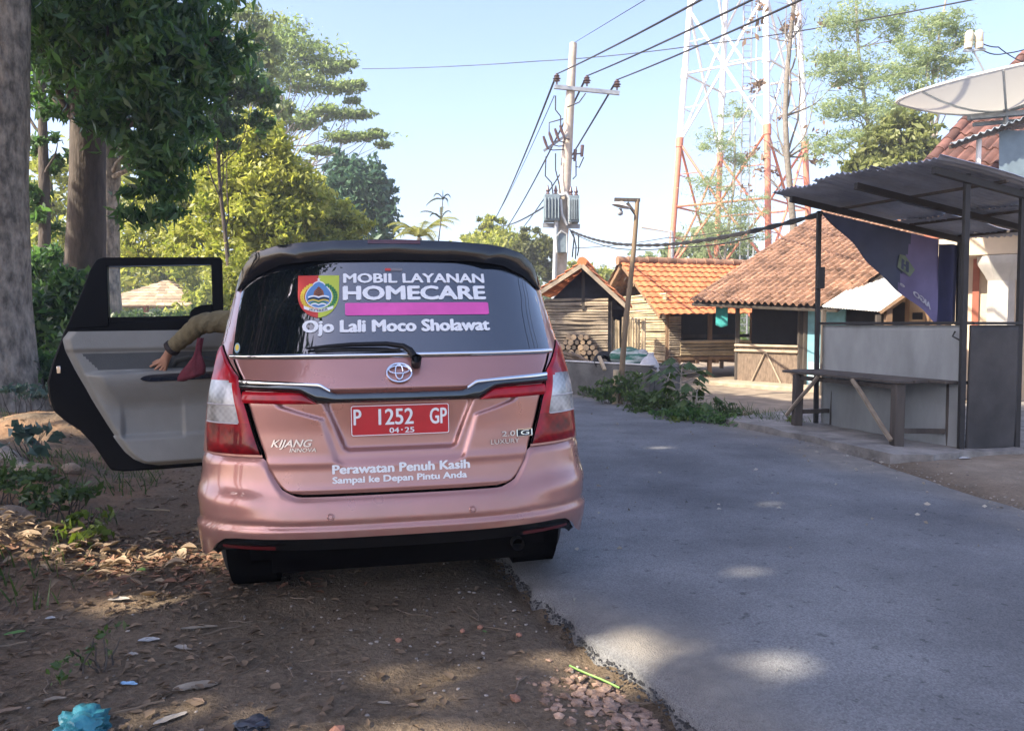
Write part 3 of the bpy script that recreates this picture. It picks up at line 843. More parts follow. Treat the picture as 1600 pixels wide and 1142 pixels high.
for zz, mi, amp in ((1.425, 7, .006), (1.415, 6, .006), (1.406, 3, .007), (1.397, 4, .006), (1.390, 7, .006)):
    mb.grid(lambda u, v: SXo(CX + .002 + (u - .5) * (.094 if zz > 1.40 else .07), zz + amp * abs(math.sin(u * TAU)) + .0065 * v, .0052), 16, 1, mi)
for k in range(13):
    t = k / 12
    for sg, mi in ((-1, 3), (1, 4)):
        a = math.radians(250 - 130 * t) if sg < 0 else math.radians(-70 + 130 * t)
        px, pz = CX + .002 + .074 * math.cos(a), 1.430 + .062 * math.sin(a)
        for dr in (-.004, .005):
            disc(px + dr, pz + abs(dr) * .5, .0052, .0068, .0042, mi, 8)
mb.grid(lambda u, v: SXo(CX + .002 + (u - .5) * .130, 1.376 - .016 * math.sin(math.pi * u) + .014 * v, .0048), 14, 1, 7)
def arc_fn(x, z, off): return SXo(x, z - .016 * math.sin(math.pi * ((x - CX - .002) / .130 + .5)), off)
decal_text(mb, 'JEMBER', CX - .040, CX + .044, 1.379, .008, fn=arc_fn, off=.0058, mi=6)
for k in range(5):
    a = math.radians(90 + 72 * k)
    mb.add([SXo(CX + .001 + .010 * math.cos(a), 1.512 + .010 * math.sin(a), .005), SXo(CX + .001 + .003 * math.cos(a + .63), 1.512 + .003 * math.sin(a + .63), .005), SXo(CX + .001, 1.512, .005), SXo(CX + .001 + .003 * math.cos(a - .63), 1.512 + .003 * math.sin(a - .63), .005)], [(0, 1, 2, 3)], 7)
part(mb, 'coat_of_arms', [m_cr, m_cg, m_cb, m_cy, m_cgr, m_cbr, m_ck, c_white], glass, smooth=0)
# small stickers
mb = MB(); strip_fill(mb, -.045, .035, 1.553, 1.567, .0028, 1, 4, 1); strip_fill(mb, -.045, -.018, 1.554, 1.566, .0034, 0, 3, 1)
decal_text(mb, 'Family', -.012, .030, 1.556, .007, off=.0036, mi=2) if False else None
part(mb, 'small_sticker', [m_cr, M('sticker_grey', (.18, .17, .18), .4)], glass, smooth=0)
mb = MB(); disc(-.709, 1.205, .014, .022, .003, 0); disc(-.709, 1.207, .009, .014, .0036, 1); part(mb, 'round_sticker', [M('sticker_blue', (.25, .38, .42), .4), m_cy], glass, smooth=0)
# number plate
PX0, PX1, PZ0_, PZ1_ = -.2125, .2145, .8215, .9565
PLY = SX(0, .89).y + .008
def plate_fn(x, z, off): return Vector((x, PLY - off - .02 * 0, z))
mb = MB(); mb.prism(rrect(PX0, PX1, PZ0_, PZ1_, .010), lambda x, z, d: Vector((x, PLY + d, z)), .006)
plate = part(mb, 'number_plate', [c_plate], smooth=30)
mb = MB()
o1 = rrect(PX0 + .002, PX1 - .002, PZ0_ + .002, PZ1_ - .002, .009); o2 = rrect(PX0 + .0055, PX1 - .0055, PZ0_ + .0055, PZ1_ - .0055, .007); n = len(o1)
mb.add([plate_fn(x, z, .0015) for x, z in o1 + o2], [(i, (i + 1) % n, (i + 1) % n + n, i + n) for i in range(n)])
def plate_txt(s, x0, x1, zb, cap, bold=-.004): decal_text(mb, s, x0, x1, zb, cap, fn=plate_fn, off=.0018, bold=bold)
plate_txt('P', -.200, -.166, .872, .066, .03); plate_txt('1252', -.094, .058, .870, .067, .03); plate_txt('GP', .128, .204, .868, .067, .03)
plate_txt('04', -.048, -.006, .833, .022, .05); plate_txt('25', .018, .060, .833, .022, .05)
strip_fill(mb, .003, .009, .842, .848, .0018, 0, 1, 1, fn=plate_fn)
part(mb, 'plate_lettering', [c_white], plate, smooth=0)
# emblem of three ovals
def oval(cx, cz, rx, rz, w, n=28, base=.012):
    def P(k): a = TAU * k / n; return SXo(cx + rx * math.cos(a), cz + rz * math.sin(a), base)
    pth = [P(k) for k in range(n + 1)]; mb.tube(pth, w, 6, cap=False)
mb = MB(); oval(0, 1.087, .054, .0385, .0055); oval(0, 1.099, .045, .0165, .0042); oval(0, 1.090, .0165, .031, .0042)
part(mb, 'emblem', [c_chrome], gate, smooth=60)
for a_ in (('KIJANG', -.548, -.372, .786, .030, .05, .35), ('INNOVA', -.470, -.358, .764, .016, .05, .2), ('2.0', .448, .512, .796, .022, .05, 0.), ('LUXURY', .396, .530, .764, .020, .02, 0.)):
    mb = MB(); decal_text(mb, *a_[:5], off=.006, bold=a_[5], shear=a_[6]); part(mb, 'model_badge', [c_badge], gate, smooth=0)
mb = MB(); strip_fill(mb, .520, .592, .792, .822, .006, 1, 4, 2)
for a, b in (((.520, .822), (.592, .822)), ((.520, .792), (.592, .792)), ((.520, .792), (.520, .822)), ((.592, .792), (.592, .822))):
    mb.bar(SXo(*a, .0075), SXo(*b, .0075), .004, .004)
decal_text(mb, 'G', .537, .578, .797, .020, off=.0085, bold=.02)
part(mb, 'grade_badge', [c_chrome, m_ck], gate, smooth=0)
# wiper
mb = MB()
piv = SXo(.075, 1.122, .018)
pth = [SXo(.078, 1.112, .022), SXo(.070, 1.140, .034), SXo(.050, 1.170, .036), SXo(.022, 1.190, .034), SXo(-.05, 1.204, .028), SXo(-.20, 1.206, .022), SXo(-.30, 1.202, .018), SXo(-.395, 1.196, .014)]
mb.tube(pth, [.019, .018, .016, .0125, .011, .010, .0085, .005], 10); mb.lathe([(.022, -.01), (.022, .05), (.016, .022), (0, .024)], piv, 14, nrm(SX, .075, 1.12).to_track_quat('Z', 'Y').to_matrix())
wip = part(mb, 'wiper', [c_trim], gate, smooth=60)
mb = MB(); mb.bar(SXo(-.36, 1.190, .008), SXo(.01, 1.186, .008), .006, .012); part(mb, 'wiper_blade', [m_rubber], wip)
# wheels, wells, underbody, exhaust
m_tyre = M('dusty_tyre', (.028, .026, .024), .85, var=.4, scale=9, bump=.3)
def wheel(x, y):
    s = 1 if x > 0 else -1; R = Matrix.Rotation(math.pi / 2 * s, 3, 'Y'); c = Vector((x, y, .318))
    mb = MB(); mb.lathe([(.205, -.085), (.25, -.098), (.285, -.10), (.304, -.093), (.314, -.080), (.3185, -.062), (.3195, -.046), (.311, -.044), (.311, -.036), (.320, -.034), (.3205, -.006), (.312, -.004), (.312, .004), (.3205, .006), (.320, .034), (.311, .036), (.311, .044), (.3195, .046), (.3185, .062), (.314, .080), (.304, .093), (.285, .10), (.25, .098), (.205, .085)], c, 40, R)
    w = part(mb, 'wheel', [m_tyre], smooth=40)
    mb = MB(); mb.lathe([(.207, -.08), (.19, .03), (.20, .085), (.19, .088), (.17, .05), (.06, .06), (.05, .085), (0, .086)], c, 30, R)
    for k in range(5):
        a = TAU * k / 5; d = R @ Vector((math.cos(a), math.sin(a), 0)); ax = R @ Vector((0, 0, 1))
        mb.bar(c + d * .04 + ax * .075, c + d * .195 + ax * .078, .045, .03, up=ax)
    part(mb, 'rim', [m_galv], w, smooth=40)
    mb = MB(); mb.lathe([(.375, -.16), (.375, .06)], c, 28, R); mb.lathe([(.375, -.16), (0, -.16)], c, 28, R)
    part(mb, 'wheel_well', [c_seam], smooth=60)
for x in (-.775, .775):
    for y in (.97, 3.66): wheel(x, y)
mb = MB(); mb.box((0, 2.3, .30), (1.50, 3.9, .03)); mb.box((0, .52, .34), (1.30, .75, .10)); mb.box((0, .55, .25), (1.16, .5, .14)); mb.box((0, 1.5, .22), (1.2, .7, .12)); mb.tube([(-.62, .93, .31), (.62, .93, .31)], .05, 10); mb.lathe([(0, -.13), (.09, -.15), (.13, -.10), (.13, .10), (.09, .15), (0, .13)], (0, .93, .31), 16)  # low boxes, loosely tank and axle, added to block light beneath
mb.lathe([(.25, -.08), (.31, -.08), (.32, 0), (.31, .08), (.25, .08)], (-.05, .48, .36), 24)
part(mb, 'underbody', [c_seam], smooth=40)
mb = MB(); mb.tube([(.50, 1.2, .31), (.515, .6, .31), (.52, .16, .30)], .026, 14, cap=False); mb.lathe([(.030, .0), (.030, .10), (.026, .10), (.026, .0)], (.52, .10, .30), 18, Matrix.Rotation(-math.pi / 2, 3, 'X'))
part(mb, 'exhaust_pipe', [M('sooty_steel', (.05, .047, .045), .5, metal=.6)], smooth=60)
# interior
mb = MB(); mb.box((0, 1.9, .42), (1.62, 2.6, .05)); part(mb, 'cabin_floor', [c_seam])
for y0 in (1.35, 2.6):
    mb = MB(); mb.box((-.38, y0 + .25, .62), (.62, .52, .20)); mb.box((-.38, y0 - .06, .95), (.60, .16, .62), Matrix.Rotation(math.radians(-12), 3, 'X')); mb.box((-.38, y0 - .14, 1.36), (.28, .10, .18))
    part(mb, 'seat', [c_trimd], bevel=.04)
mb = MB(); mb.box((.42, 1.60, .62), (.62, .52, .20)); mb.box((.42, 1.29, .95), (.60, .16, .62), Matrix.Rotation(math.radians(-12), 3, 'X')); part(mb, 'seat', [c_trimd], bevel=.04)
# ------------------------------------------------------------------ open rear door (s: along the door from its hinge edge, z: world height in car axes)
DH = Vector((-1.00, 1.82, 0)); DD = Vector((-.9855, -.17, 0)).normalized(); DN = Vector((DD.y, -DD.x, 0))  # towards the viewer
if DN.y > 0: DN = -DN
def dp(s, z, d=0.): 
    # d > 0 stands out towards the viewer (the trimmed inner face)
    lean = .05 * sstep(1.25, 1.75, z)
    bow = .03 * math.sin(math.pi * min(1, max(0, (z - .4) / 1.3)))
    return DH + DD * s + Vector((0, 0, z)) + DN * (d - lean - bow)
def dbox(mb, outline, d0, d1, mi=0): mb.prism(outline, lambda s, z, t: dp(s, z, d1 + (d0 - d1) * t), 1, mi)
def smooth_poly(P, n=4):
    out = []; N = len(P)
    for i in range(N):
        p0, p1, p2, p3 = (np.array(P[(i + k) % N]) for k in (-1, 0, 1, 2))
        for k in range(n):
            t = k / n
            out.append(tuple(.5 * ((2 * p1) + (-p0 + p2) * t + (2 * p0 - 5 * p1 + 4 * p2 - p3) * t * t + (-p0 + 3 * p1 - 3 * p2 + p3) * t ** 3)))
    return out
# outline split at the belt: lower panel (with the wheel-arch cut) and window frame
low = [(-.09, .455), (.10, .430), (.40, .425), (.62, .428), (.690, .440), (.725, .50), (.780, .60), (.850, .690), (.93, .755), (.985, .815), (1.008, .90), (1.012, .985), (.985, 1.09), (.945, 1.20), (.918, 1.275), (.885, 1.335), (.40, 1.350), (.05, 1.365), (-.09, 1.365)]
mb = MB(); dbox(mb, low, -.10, -.005); c_dblk = M('door_black', (.0045, .0045, .005), .5, var=.1, spec=.08)
dshell = part(mb, 'rear_door', [c_dblk], bevel=.012)
mb = MB(); dbox(mb, [(s * 1.003, z) for s, z in low], -.125, -.102); part(mb, 'outer_skin', [c_paint], dshell, bevel=.01)
# window frame: outer outline minus the opening, as four bars
fr = MB()
dbox(fr, [(.03, 1.695), (.70, 1.672), (.725, 1.715), (.69, 1.728), (.03, 1.742)], -.085, .0)      # top rail
dbox(fr, [(.022, 1.36), (.085, 1.36), (.085, 1.70), (.03, 1.742), (.018, 1.72)], -.085, .0)     # hinge-side rail
dbox(fr, [(.672, 1.31), (.902, 1.30), (.83, 1.47), (.79, 1.58), (.765, 1.65), (.725, 1.715), (.672, 1.70)], -.085, .0)   # broad rear corner
dbox(fr, [(.085, 1.335), (.672, 1.318), (.672, 1.368), (.30, 1.372), (.085, 1.378)], -.075, -.01)     # belt
dbox(fr, [(.085, 1.370), (.225, 1.366), (.215, 1.40), (.19, 1.425), (.15, 1.440), (.085, 1.445)], -.075, -.015)
frame = part(fr, 'window_frame', [c_dblk], dshell, bevel=.006)
mb = MB(); mb.add([dp(s, z, -.002) for s, z in ((.09, 1.690), (.66, 1.672), (.66, 1.684), (.09, 1.702))], [(0, 1, 2, 3)]); part(mb, 'frame_seal', [M('blue_grey_seal', (.10, .13, .17), .35)], frame)
m_dg = bpy.data.materials.new('door_glass'); m_dg.use_nodes = True
t_ = m_dg.node_tree; tb = _n(t_, 'ShaderNodeBsdfTransparent'); tb.inputs[0].default_value = (.90, .93, .92, 1); gb = _n(t_, 'ShaderNodeBsdfGlossy'); gb.inputs['Roughness'].default_value = .02
mxg = _n(t_, 'ShaderNodeMixShader'); frs = _n(t_, 'ShaderNodeFresnel'); frs.inputs[0].default_value = 1.45
t_.links.new(frs.outputs[0], mxg.inputs[0]); t_.links.new(tb.outputs[0], mxg.inputs[1]); t_.links.new(gb.outputs[0], mxg.inputs[2]); t_.links.new(mxg.outputs[0], t_.nodes['Material Output'].inputs[0])
mb = MB(); mb.add([dp(s, z, -.045) for s, z in ((.08, 1.37), (.675, 1.355), (.675, 1.70), (.08, 1.71))], [(0, 1, 2, 3)]); part(mb, 'window', [m_dg], dshell)
# moulded trim: rows of (z, s_edge, depth)
def trim_edge(z):   # free-edge limit of the inner trim
    return interp(z, [.455, .47, .50, .55, .62, .72, .88, 1.02, 1.16, 1.24, 1.285], [.42, .50, .56, .61, .655, .71, .79, .85, .905, .918, .885])
def trim_depth(s, z):
    e = trim_edge(z)
    d = .052 * sstep(0, .055, e - s) * sstep(.45, .49, z)
    d += .018 * sstep(1.155, 1.185, z)                                     # top roll
    arm = 1.035 - .075 * (s - .4)                                           # armrest line falls to the free edge
    arm = 1.045 - .02 * sstep(.2, .9, s)
    w = sstep(arm + .012, arm - .004, z) * sstep(arm - .24, arm - .02, z)
    d += .085 * w * sstep(.03, .16, e - s)
    # map pocket
    pk = sstep(.26, .285, s) * sstep(.625, .60, s) * sstep(.625, .645, z) * sstep(.90, .85, z)
    pk *= sstep(0, .02, (z - .64) * .35 + .03 - 0 * s + 1.0)
    d -= .026 * pk * sstep(.92, .66, z)
    d += .012 * sstep(.655, .640, z)
    return d
def trim_pt_(u, v):
    z = .455 + (1.285 - .455) * v; e = trim_edge(z)
    s = -.085 + (e + .085) * u
    return dp(s, z, -.004 + trim_depth(s, z))
def trim_zone(u, v):
    z = .455 + .83 * v; e = trim_edge(z); s = -.085 + (e + .085) * u
    if 1.05 + .0 * s < z < 1.152 and s < e - .085 - .5 * (1.152 - z): return 1
    return 0
mb = MB(); mb.grid(trim_pt_, 110, 100, flip=False, mfn=trim_zone)
trim = part(mb, 'door_trim', [c_trimg, c_trimd], dshell, smooth=60)
# switch panel on the armrest and grab handle
m_sw = M('navy_switch_panel', (.012, .017, .030), .25, coat=.4)
def swp(u, v):
    s = .03 + .47 * u; z = 1.010 - .012 * u + .044 * math.sqrt(max(0, 1 - max(0, (u - .8) / .2) ** 2)) * (v - .5)
    return dp(s, z, trim_depth(s, z) + .004)
mb = MB(); mb.grid(swp, 30, 6); part(mb, 'switch_panel', [m_sw], trim, smooth=60)
mb = MB(); mb.tube([dp(.06, 1.055, .045), dp(.10, 1.10, .065), dp(.22, 1.12, .065), dp(.30, 1.10, .06), dp(.32, 1.06, .045)], [.012, .016, .016, .016, .012], 8); part(mb, 'pull_handle', [c_trimd], trim, smooth=60)
mb = MB(); mb.box(dp(.945, 1.06, .0), (.022, .02, .045), None); part(mb, 'door_latch', [c_chrome], dshell, bevel=.003)

# ------------------------------------------------------------------ passenger reaching out of the car and a cloth pouch
CARM = Matrix.Translation(car.location) @ Matrix.Rotation(.1855, 4, 'Z') @ Matrix.Rotation(-.0123, 4, 'Y')
m_skin = M('skin', (.42, .22, .14), .55, var=.12, scale=20, bump=.1)
m_olive = M('olive_cloth', (.155, .125, .065), .9, var=.25, scale=12, bump=.5, bscale=45)
m_navy = M('dark_trousers', (.025, .027, .035), .9)
m_hair = M('black_hair', (.012, .010, .009), .6)
per = thing('person', 'passenger in an olive long-sleeved shirt reaching from the back seat to the open car door', 'person', CARM @ Vector((-.45, 1.62, .70)))
PL = per.location
def skin_obj(name, J, E, mat, parent, sub=2, root=0):
    me = bpy.data.meshes.new(name); me.from_pydata([tuple(Vector(p) - PL) for p, r in J], E, [])
    o = bpy.data.objects.new(name, me); COL.objects.link(o); o.parent = parent
    sk = o.modifiers.new('skin', 'SKIN'); sk.use_smooth_shade = True
    for i, (p, r) in enumerate(J):
        d = me.skin_vertices[0].data[i]; d.radius = (r, r) if not hasattr(r, '__len__') else r; d.use_root = (i == root)
    s = o.modifiers.new('sub', 'SUBSURF'); s.levels = sub; s.render_levels = sub
    me.materials.append(mat); return o
def cw(x, y, z): return CARM @ Vector((x, y, z))
SH = Vector((-1.50, 4.60, 1.325)); EL = pt(311, 508, 4.56); WR = pt(266, 546, 4.60); KN = pt(257, 566, 4.635)
J = [(cw(-.45, 1.62, .76), .14), (cw(-.46, 1.58, .95), .13), (cw(-.52, 1.55, 1.15), .145), (cw(-.56, 1.55, 1.33), .09), (cw(-.58, 1.56, 1.42), .055), (cw(-.59, 1.58, 1.50), .085), (cw(-.60, 1.59, 1.59), .08),
     (SH, .062), (EL, .046), (WR, .027), (KN, (.034, .020)),
     (cw(-.34, 1.57, 1.33), .07), (cw(-.22, 1.70, 1.10), .045), (cw(-.28, 1.92, 1.0), .032),
     (cw(-.55, 1.70, .74), .095), (cw(-.57, 2.10, .74), .07), (cw(-.57, 2.15, .40), .045), (cw(-.36, 1.70, .74), .095), (cw(-.34, 2.10, .74), .07), (cw(-.34, 2.15, .40), .045)]
E_ = [(0, 1), (1, 2), (2, 3), (3, 4), (4, 5), (5, 6), (2, 7), (7, 8), (8, 9), (9, 10), (2, 11), (11, 12), (12, 13), (0, 14), (14, 15), (15, 16), (0, 17), (17, 18), (18, 19)]
fing = [((254, 568), (247, 573), (241, 579), 4.655), ((250, 566), (242, 569), (234, 573), 4.66), ((257, 571), (252, 577), (246, 582), 4.655), ((260, 573), (257, 579), (252, 584), 4.65), ((252, 562), (245, 564), (238, 568), 4.66)]
for a, b, c, d in fing:
    i = len(J); J += [(pt(*a, d - .012), .0105), (pt(*b, d), .0092), (pt(*c, d + .012), .0072)]; E_ += [(10, i), (i, i + 1), (i + 1, i + 2)]
skin_obj('body', J, E_, m_skin, per)
mb = MB()
arm = [SH + Vector((.10, -.02, .02)), SH, SH.lerp(EL, .35), SH.lerp(EL, .75) + Vector((0, 0, .006)), EL + Vector((.01, 0, .008)), EL.lerp(WR, .2), EL.lerp(WR, .55), EL.lerp(WR, .82), EL.lerp(WR, .93)]
def sleeve(mb, path, rad, seg=20, fold=.15):
    b = MB(); b.tube(path, rad, seg, cap=False)
    for i in range(len(b.v)):
        j, k = divmod(i, seg); c = Vector(path[j]); p = Vector(b.v[i])
        b.v[i] = tuple(c + (p - c) * (1 + fold * math.sin(k * 1.3 + j * 2.1) + fold * .6 * math.sin(k * 2.9 - j * 3.3)))
    mb.add(b.v, b.f)
fine = []
fr_ = [.086, .082, .072, .064, .061, .056, .050, .045, .042]; rad = []
for i in range(len(arm) - 1):
    for k in range(4): fine.append(Vector(arm[i]).lerp(Vector(arm[i + 1]), k / 4)); rad.append(fr_[i] + (fr_[i + 1] - fr_[i]) * k / 4)
fine.append(arm[-1]); rad.append(fr_[-1])
sleeve(mb, fine, rad)
mb.tube([cw(-.46, 1.62, .72), cw(-.47, 1.58, .95), cw(-.52, 1.55, 1.15), cw(-.555, 1.55, 1.32), cw(-.57, 1.555, 1.40)], [.175, .165, .19, .15, .075], 20)
mb.tube([cw(-.34, 1.57, 1.33), cw(-.22, 1.70, 1.10), cw(-.27, 1.88, 1.02)], [.095, .075, .055], 14)
mb.build('shirt', m_olive, per, world=True, smooth=70, sub=1)
mb = MB()
for s in (0, 1):
    mb.tube([cw(-.52 + .14 * s, 1.62, .74), cw(-.57 + .23 * s, 2.11, .75), cw(-.57 + .23 * s, 2.17, .44)], [.125, .09, .075], 14)
mb.build('trousers', m_navy, per, world=True, smooth=70)
mb = MB(); mb.lathe([(0, .11), (.06, .10), (.10, .05), (.108, -.02), (.09, -.07)], cw(-.60, 1.575, 1.55), 18); mb.build('hair', m_hair, per, world=True, smooth=70)
hd = CARM.to_3x3(); hc = cw(-.595, 1.585, 1.53)
mb = MB()
for sx in (-.032, .032): mb.lathe([(0, .011), (.010, .006), (.012, 0)], hc + hd @ Vector((sx, .082, .015)), 10, (hd @ Matrix.Rotation(-math.pi / 2, 3, 'X')))
mb.build('eyes', m_navy, per, world=True)
mb = MB(); mb.bar(hc + hd @ Vector((0, .085, .02)), hc + hd @ Vector((0, .108, -.022)), .022, .02); mb.bar(hc + hd @ Vector((-.022, .085, -.05)), hc + hd @ Vector((.022, .085, -.05)), .012, .012)
mb.build('face', m_skin, per, world=True, bevel=.004)
ax = (WR - EL).normalized(); wc = EL.lerp(WR, .94)
mb = MB(); Rw = ax.to_track_quat('Z', 'Y').to_matrix(); mb.lathe([(.044, -.016), (.050, -.012), (.050, .012), (.044, .016)], wc, 18, Rw); mb.build('cuff', M('dark_cuff', (.02, .013, .012), .7), per, world=True, smooth=60)
mb = MB(); top = pt(313, 528, 4.50)
prof = [(0, .013), (.03, .014), (.07, .016), (.10, .022), (.14, .038), (.18, .054), (.215, .062), (.235, .060)]
vs = []; seg = 22
for h, r in prof:
    for k in range(seg):
        a = TAU * k / seg; rr = r * (1 + .26 * math.sin(3 * a + h * 14) + .16 * math.sin(5 * a - h * 20) + .08 * math.sin(9 * a))
        vs.append(top + Vector((rr * math.cos(a) - h * .22, rr * math.sin(a) * .6, -h + .02 * math.cos(a) * (h / .235))))
mb.add(vs, [(i * seg + k, i * seg + (k + 1) % seg, (i + 1) * seg + (k + 1) % seg, (i + 1) * seg + k) for i in range(len(prof) - 1) for k in range(seg)])
b_ = mb.build('cloth_pouch', M('maroon_cloth', (.12, .018, .028), .9, var=.3, bump=.4), None, smooth=70, solid=.004)
tag(b_, 'dark red cloth pouch hanging below the sleeve beside the open car door', 'pouch')
# ------------------------------------------------------------------ roadside stall on the right
SO = Vector((4.38, 7.42, 0)); SU = Vector((-.307, .952, 0)); SW = Vector((.952, .307, 0))
def sp(a, b, z): return SO + SU * a + SW * b + Vector((0, 0, z))
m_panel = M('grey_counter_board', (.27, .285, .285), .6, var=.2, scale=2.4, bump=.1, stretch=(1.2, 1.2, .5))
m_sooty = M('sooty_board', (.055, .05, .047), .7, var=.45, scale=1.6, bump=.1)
m_postb = M('dark_post', (.022, .020, .019), .6, var=.3)
m_sheet = M('weathered_roof_sheet', (.30, .33, .40), .5, metal=.1, var=.35, scale=1.6, stretch=(1, 1, 1))
stall = thing('market_stall', 'empty roadside food stall with grey board counter under a dark corrugated roof', 'stall', sp(1, 1, 0))
def sbox(name, a0, a1, b0, b1, z0, z1, m, bevel=.004):
    mb = MB(); vs = [sp(a, b, z) for z in (z0, z1) for a, b in ((a0, b0), (a1, b0), (a1, b1), (a0, b1))]
    mb.add(vs, [(3, 2, 1, 0), (4, 5, 6, 7), (0, 1, 5, 4), (1, 2, 6, 5), (2, 3, 7, 6), (3, 0, 4, 7)])
    return mb.build(name, m, stall, world=True, bevel=bevel)
def board(name, fn, m, nu=30, nv=20):
    mb = MB(); mb.grid(fn, nu, nv); return mb.build(name, m, stall, world=True, smooth=70, solid=.02)
board('counter_board', lambda u, v: sp(.02 + 2.0 * u, .03 + .012 * fnoise(u * 4, v * 3), .03 + 1.25 * v), m_panel)
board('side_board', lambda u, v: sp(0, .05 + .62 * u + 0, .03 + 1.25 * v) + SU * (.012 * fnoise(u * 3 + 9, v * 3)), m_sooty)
sbox('counter_rail', -.02, 2.10, -.01, .07, 1.285, 1.315, m_postb); sbox('side_rail', -.03, .03, .075, .70, 1.285, 1.312, m_postb)
for a, b, h in ((0, -.02, 2.72), (2.06, -.02, 2.66), (2.06, 2.2, 2.38), (0, .70, 2.62), (0, 2.2, 2.38)):
    mb = MB(); mb.bar(sp(a, b, 0), sp(a + .02, b, h), .05, .05); mb.build('post', m_postb, stall, world=True, bevel=.004)
mb = MB(); mb.box(sp(2.02, -.03, 1.85), (.09, .06, .26)); mb.build('meter_box', m_postb, stall, world=True, bevel=.006)
def rz(a, b): return 2.735 - .15 * b + .025 * (a - 1)
for a in (2.06, 1.0, 0):
    mb = MB(); mb.bar(sp(a, -.45, rz(a, -.45) - .05), sp(a, 2.3, rz(a, 2.3) - .05), .05, .07); mb.build('rafter', m_postb, stall, world=True, bevel=.004)
for b in (.35, 1.4, 2.2):
    mb = MB(); mb.bar(sp(-.1, b, rz(-.1, b) - .0), sp(2.25, b, rz(2.25, b) - .0), .035, .03); mb.build('batten', m_wood_d, stall, world=True, bevel=.004)
def corr(mb, P, nu, waves, amp, nv=6, jit=0.):
    n = waves * 8
    def f(u, v):
        p = P(u, v); return Vector((p.x, p.y, p.z + amp * math.sin(TAU * waves * u) + jit * fnoise(u * 6, v * 4, 2)))
    mb.grid(f, n, nv)
for i, (a0, a1, b0, b1, dz) in enumerate(((1.48, 2.32, -.52, 1.30, 0), (.66, 1.56, -.55, 1.34, .022), (-.14, .74, -.50, 1.30, 0), (1.40, 2.30, 1.24, 2.42, -.028), (.62, 1.36, 1.26, 2.45, -.012), (-.14, .60, 1.24, 2.40, -.03))):
    mb = MB(); corr(mb, lambda u, v: sp(a0 + (a1 - a0) * u, b0 + (b1 - b0) * v, rz(a0 + (a1 - a0) * u, b0 + (b1 - b0) * v) + .05 + dz), 0, 11, .013, jit=.03)
    mb.build('roof_sheet', m_sheet, stall, world=True, smooth=70, solid=.003)
mb = MB(); mb.tube([sp(.12, .0, 1.22), sp(.13, -.02, 1.17), sp(.04, -.02, 1.13)], .008, 6); mb.build('wire_hook', m_postb, stall, world=True)
# banner hanging under the roof edge
def banner_mat():
    m = M('navy_banner', (.055, .07, .13), .7, var=.25, scale=1.5); m2 = M('violet_banner', (.16, .14, .29), .7, var=.2, scale=2)
    return m, m2
bm1, bm2 = banner_mat()
def ban(u, v):
    """u from the left post to the rear post, v down the drop"""
    b = .05 + 1.82 * u; top = rz(2.06, b) - .10; drop = .02 + 1.08 * u ** .9
    w = .035 * math.sin(u * 9 + v * 3) * v + .02 * math.sin(u * 21) * v
    return sp(2.10 + w, b, top - drop * v)
mb = MB(); mb.grid(ban, 60, 24, mfn=lambda u, v: 1 if u > .66 + .10 * (1 - v) else 0)
ban_o = thing('banner', 'dark blue and violet cloth banner seen from behind, sagging under the stall roof', 'banner', sp(2.1, 1.1, 1.6))
mb.build('cloth', [bm1, bm2], ban_o, world=True, smooth=80)
mb = MB(); mb.grid(lambda u, v: sp(2.09 + .03 * math.sin(u * 8), 1.86 + .34 * u, rz(2, 2.1) - .12 - (1.06 - .06 * u) * v), 12, 12)
mb.build('folded_end', M('navy_fold', (.02, .022, .07), .8, var=.2), ban_o, world=True, smooth=80)
def ban_fn(x, z, off):   # x across the drop (0..1 along the banner), z as drop fraction from the foot
    p = ban(x, 1 - z); return p - SU * 0 + (SU * -1) * 0 + Vector((-.02, -.02, 0)) * (off / .003)
m_bw = M('banner_white', (.50, .50, .58), .7); m_bg = M('banner_green', (.15, .20, .15), .7)
mb = MB(); decal_text(mb, 'AIGO', .78, .94, .115, .075, fn=ban_fn, bold=.05, mirror=True); mb.build('banner_lettering', m_bw, ban_o, world=True, smooth=0)
mb = MB(); decal_text(mb, 'e', .69, .725, .15, .06, fn=ban_fn, bold=.05, mirror=True); mb.build('banner_lettering', m_bw, ban_o, world=True, smooth=0)
mb = MB(); mb.add([ban_fn(x, z, .0025) for x, z in ((.66, .40), (.76, .36), (.80, .50), (.72, .64), (.67, .62))], [(0, 1, 2, 3, 4)]); mb.build('banner_patch', m_bg, ban_o, world=True, smooth=0)
mb = MB(); decal_text(mb, 'H', .695, .755, .42, .15, fn=ban_fn, off=.004, bold=.06, mirror=True); mb.build('banner_lettering', bm1, ban_o, world=True, smooth=0)
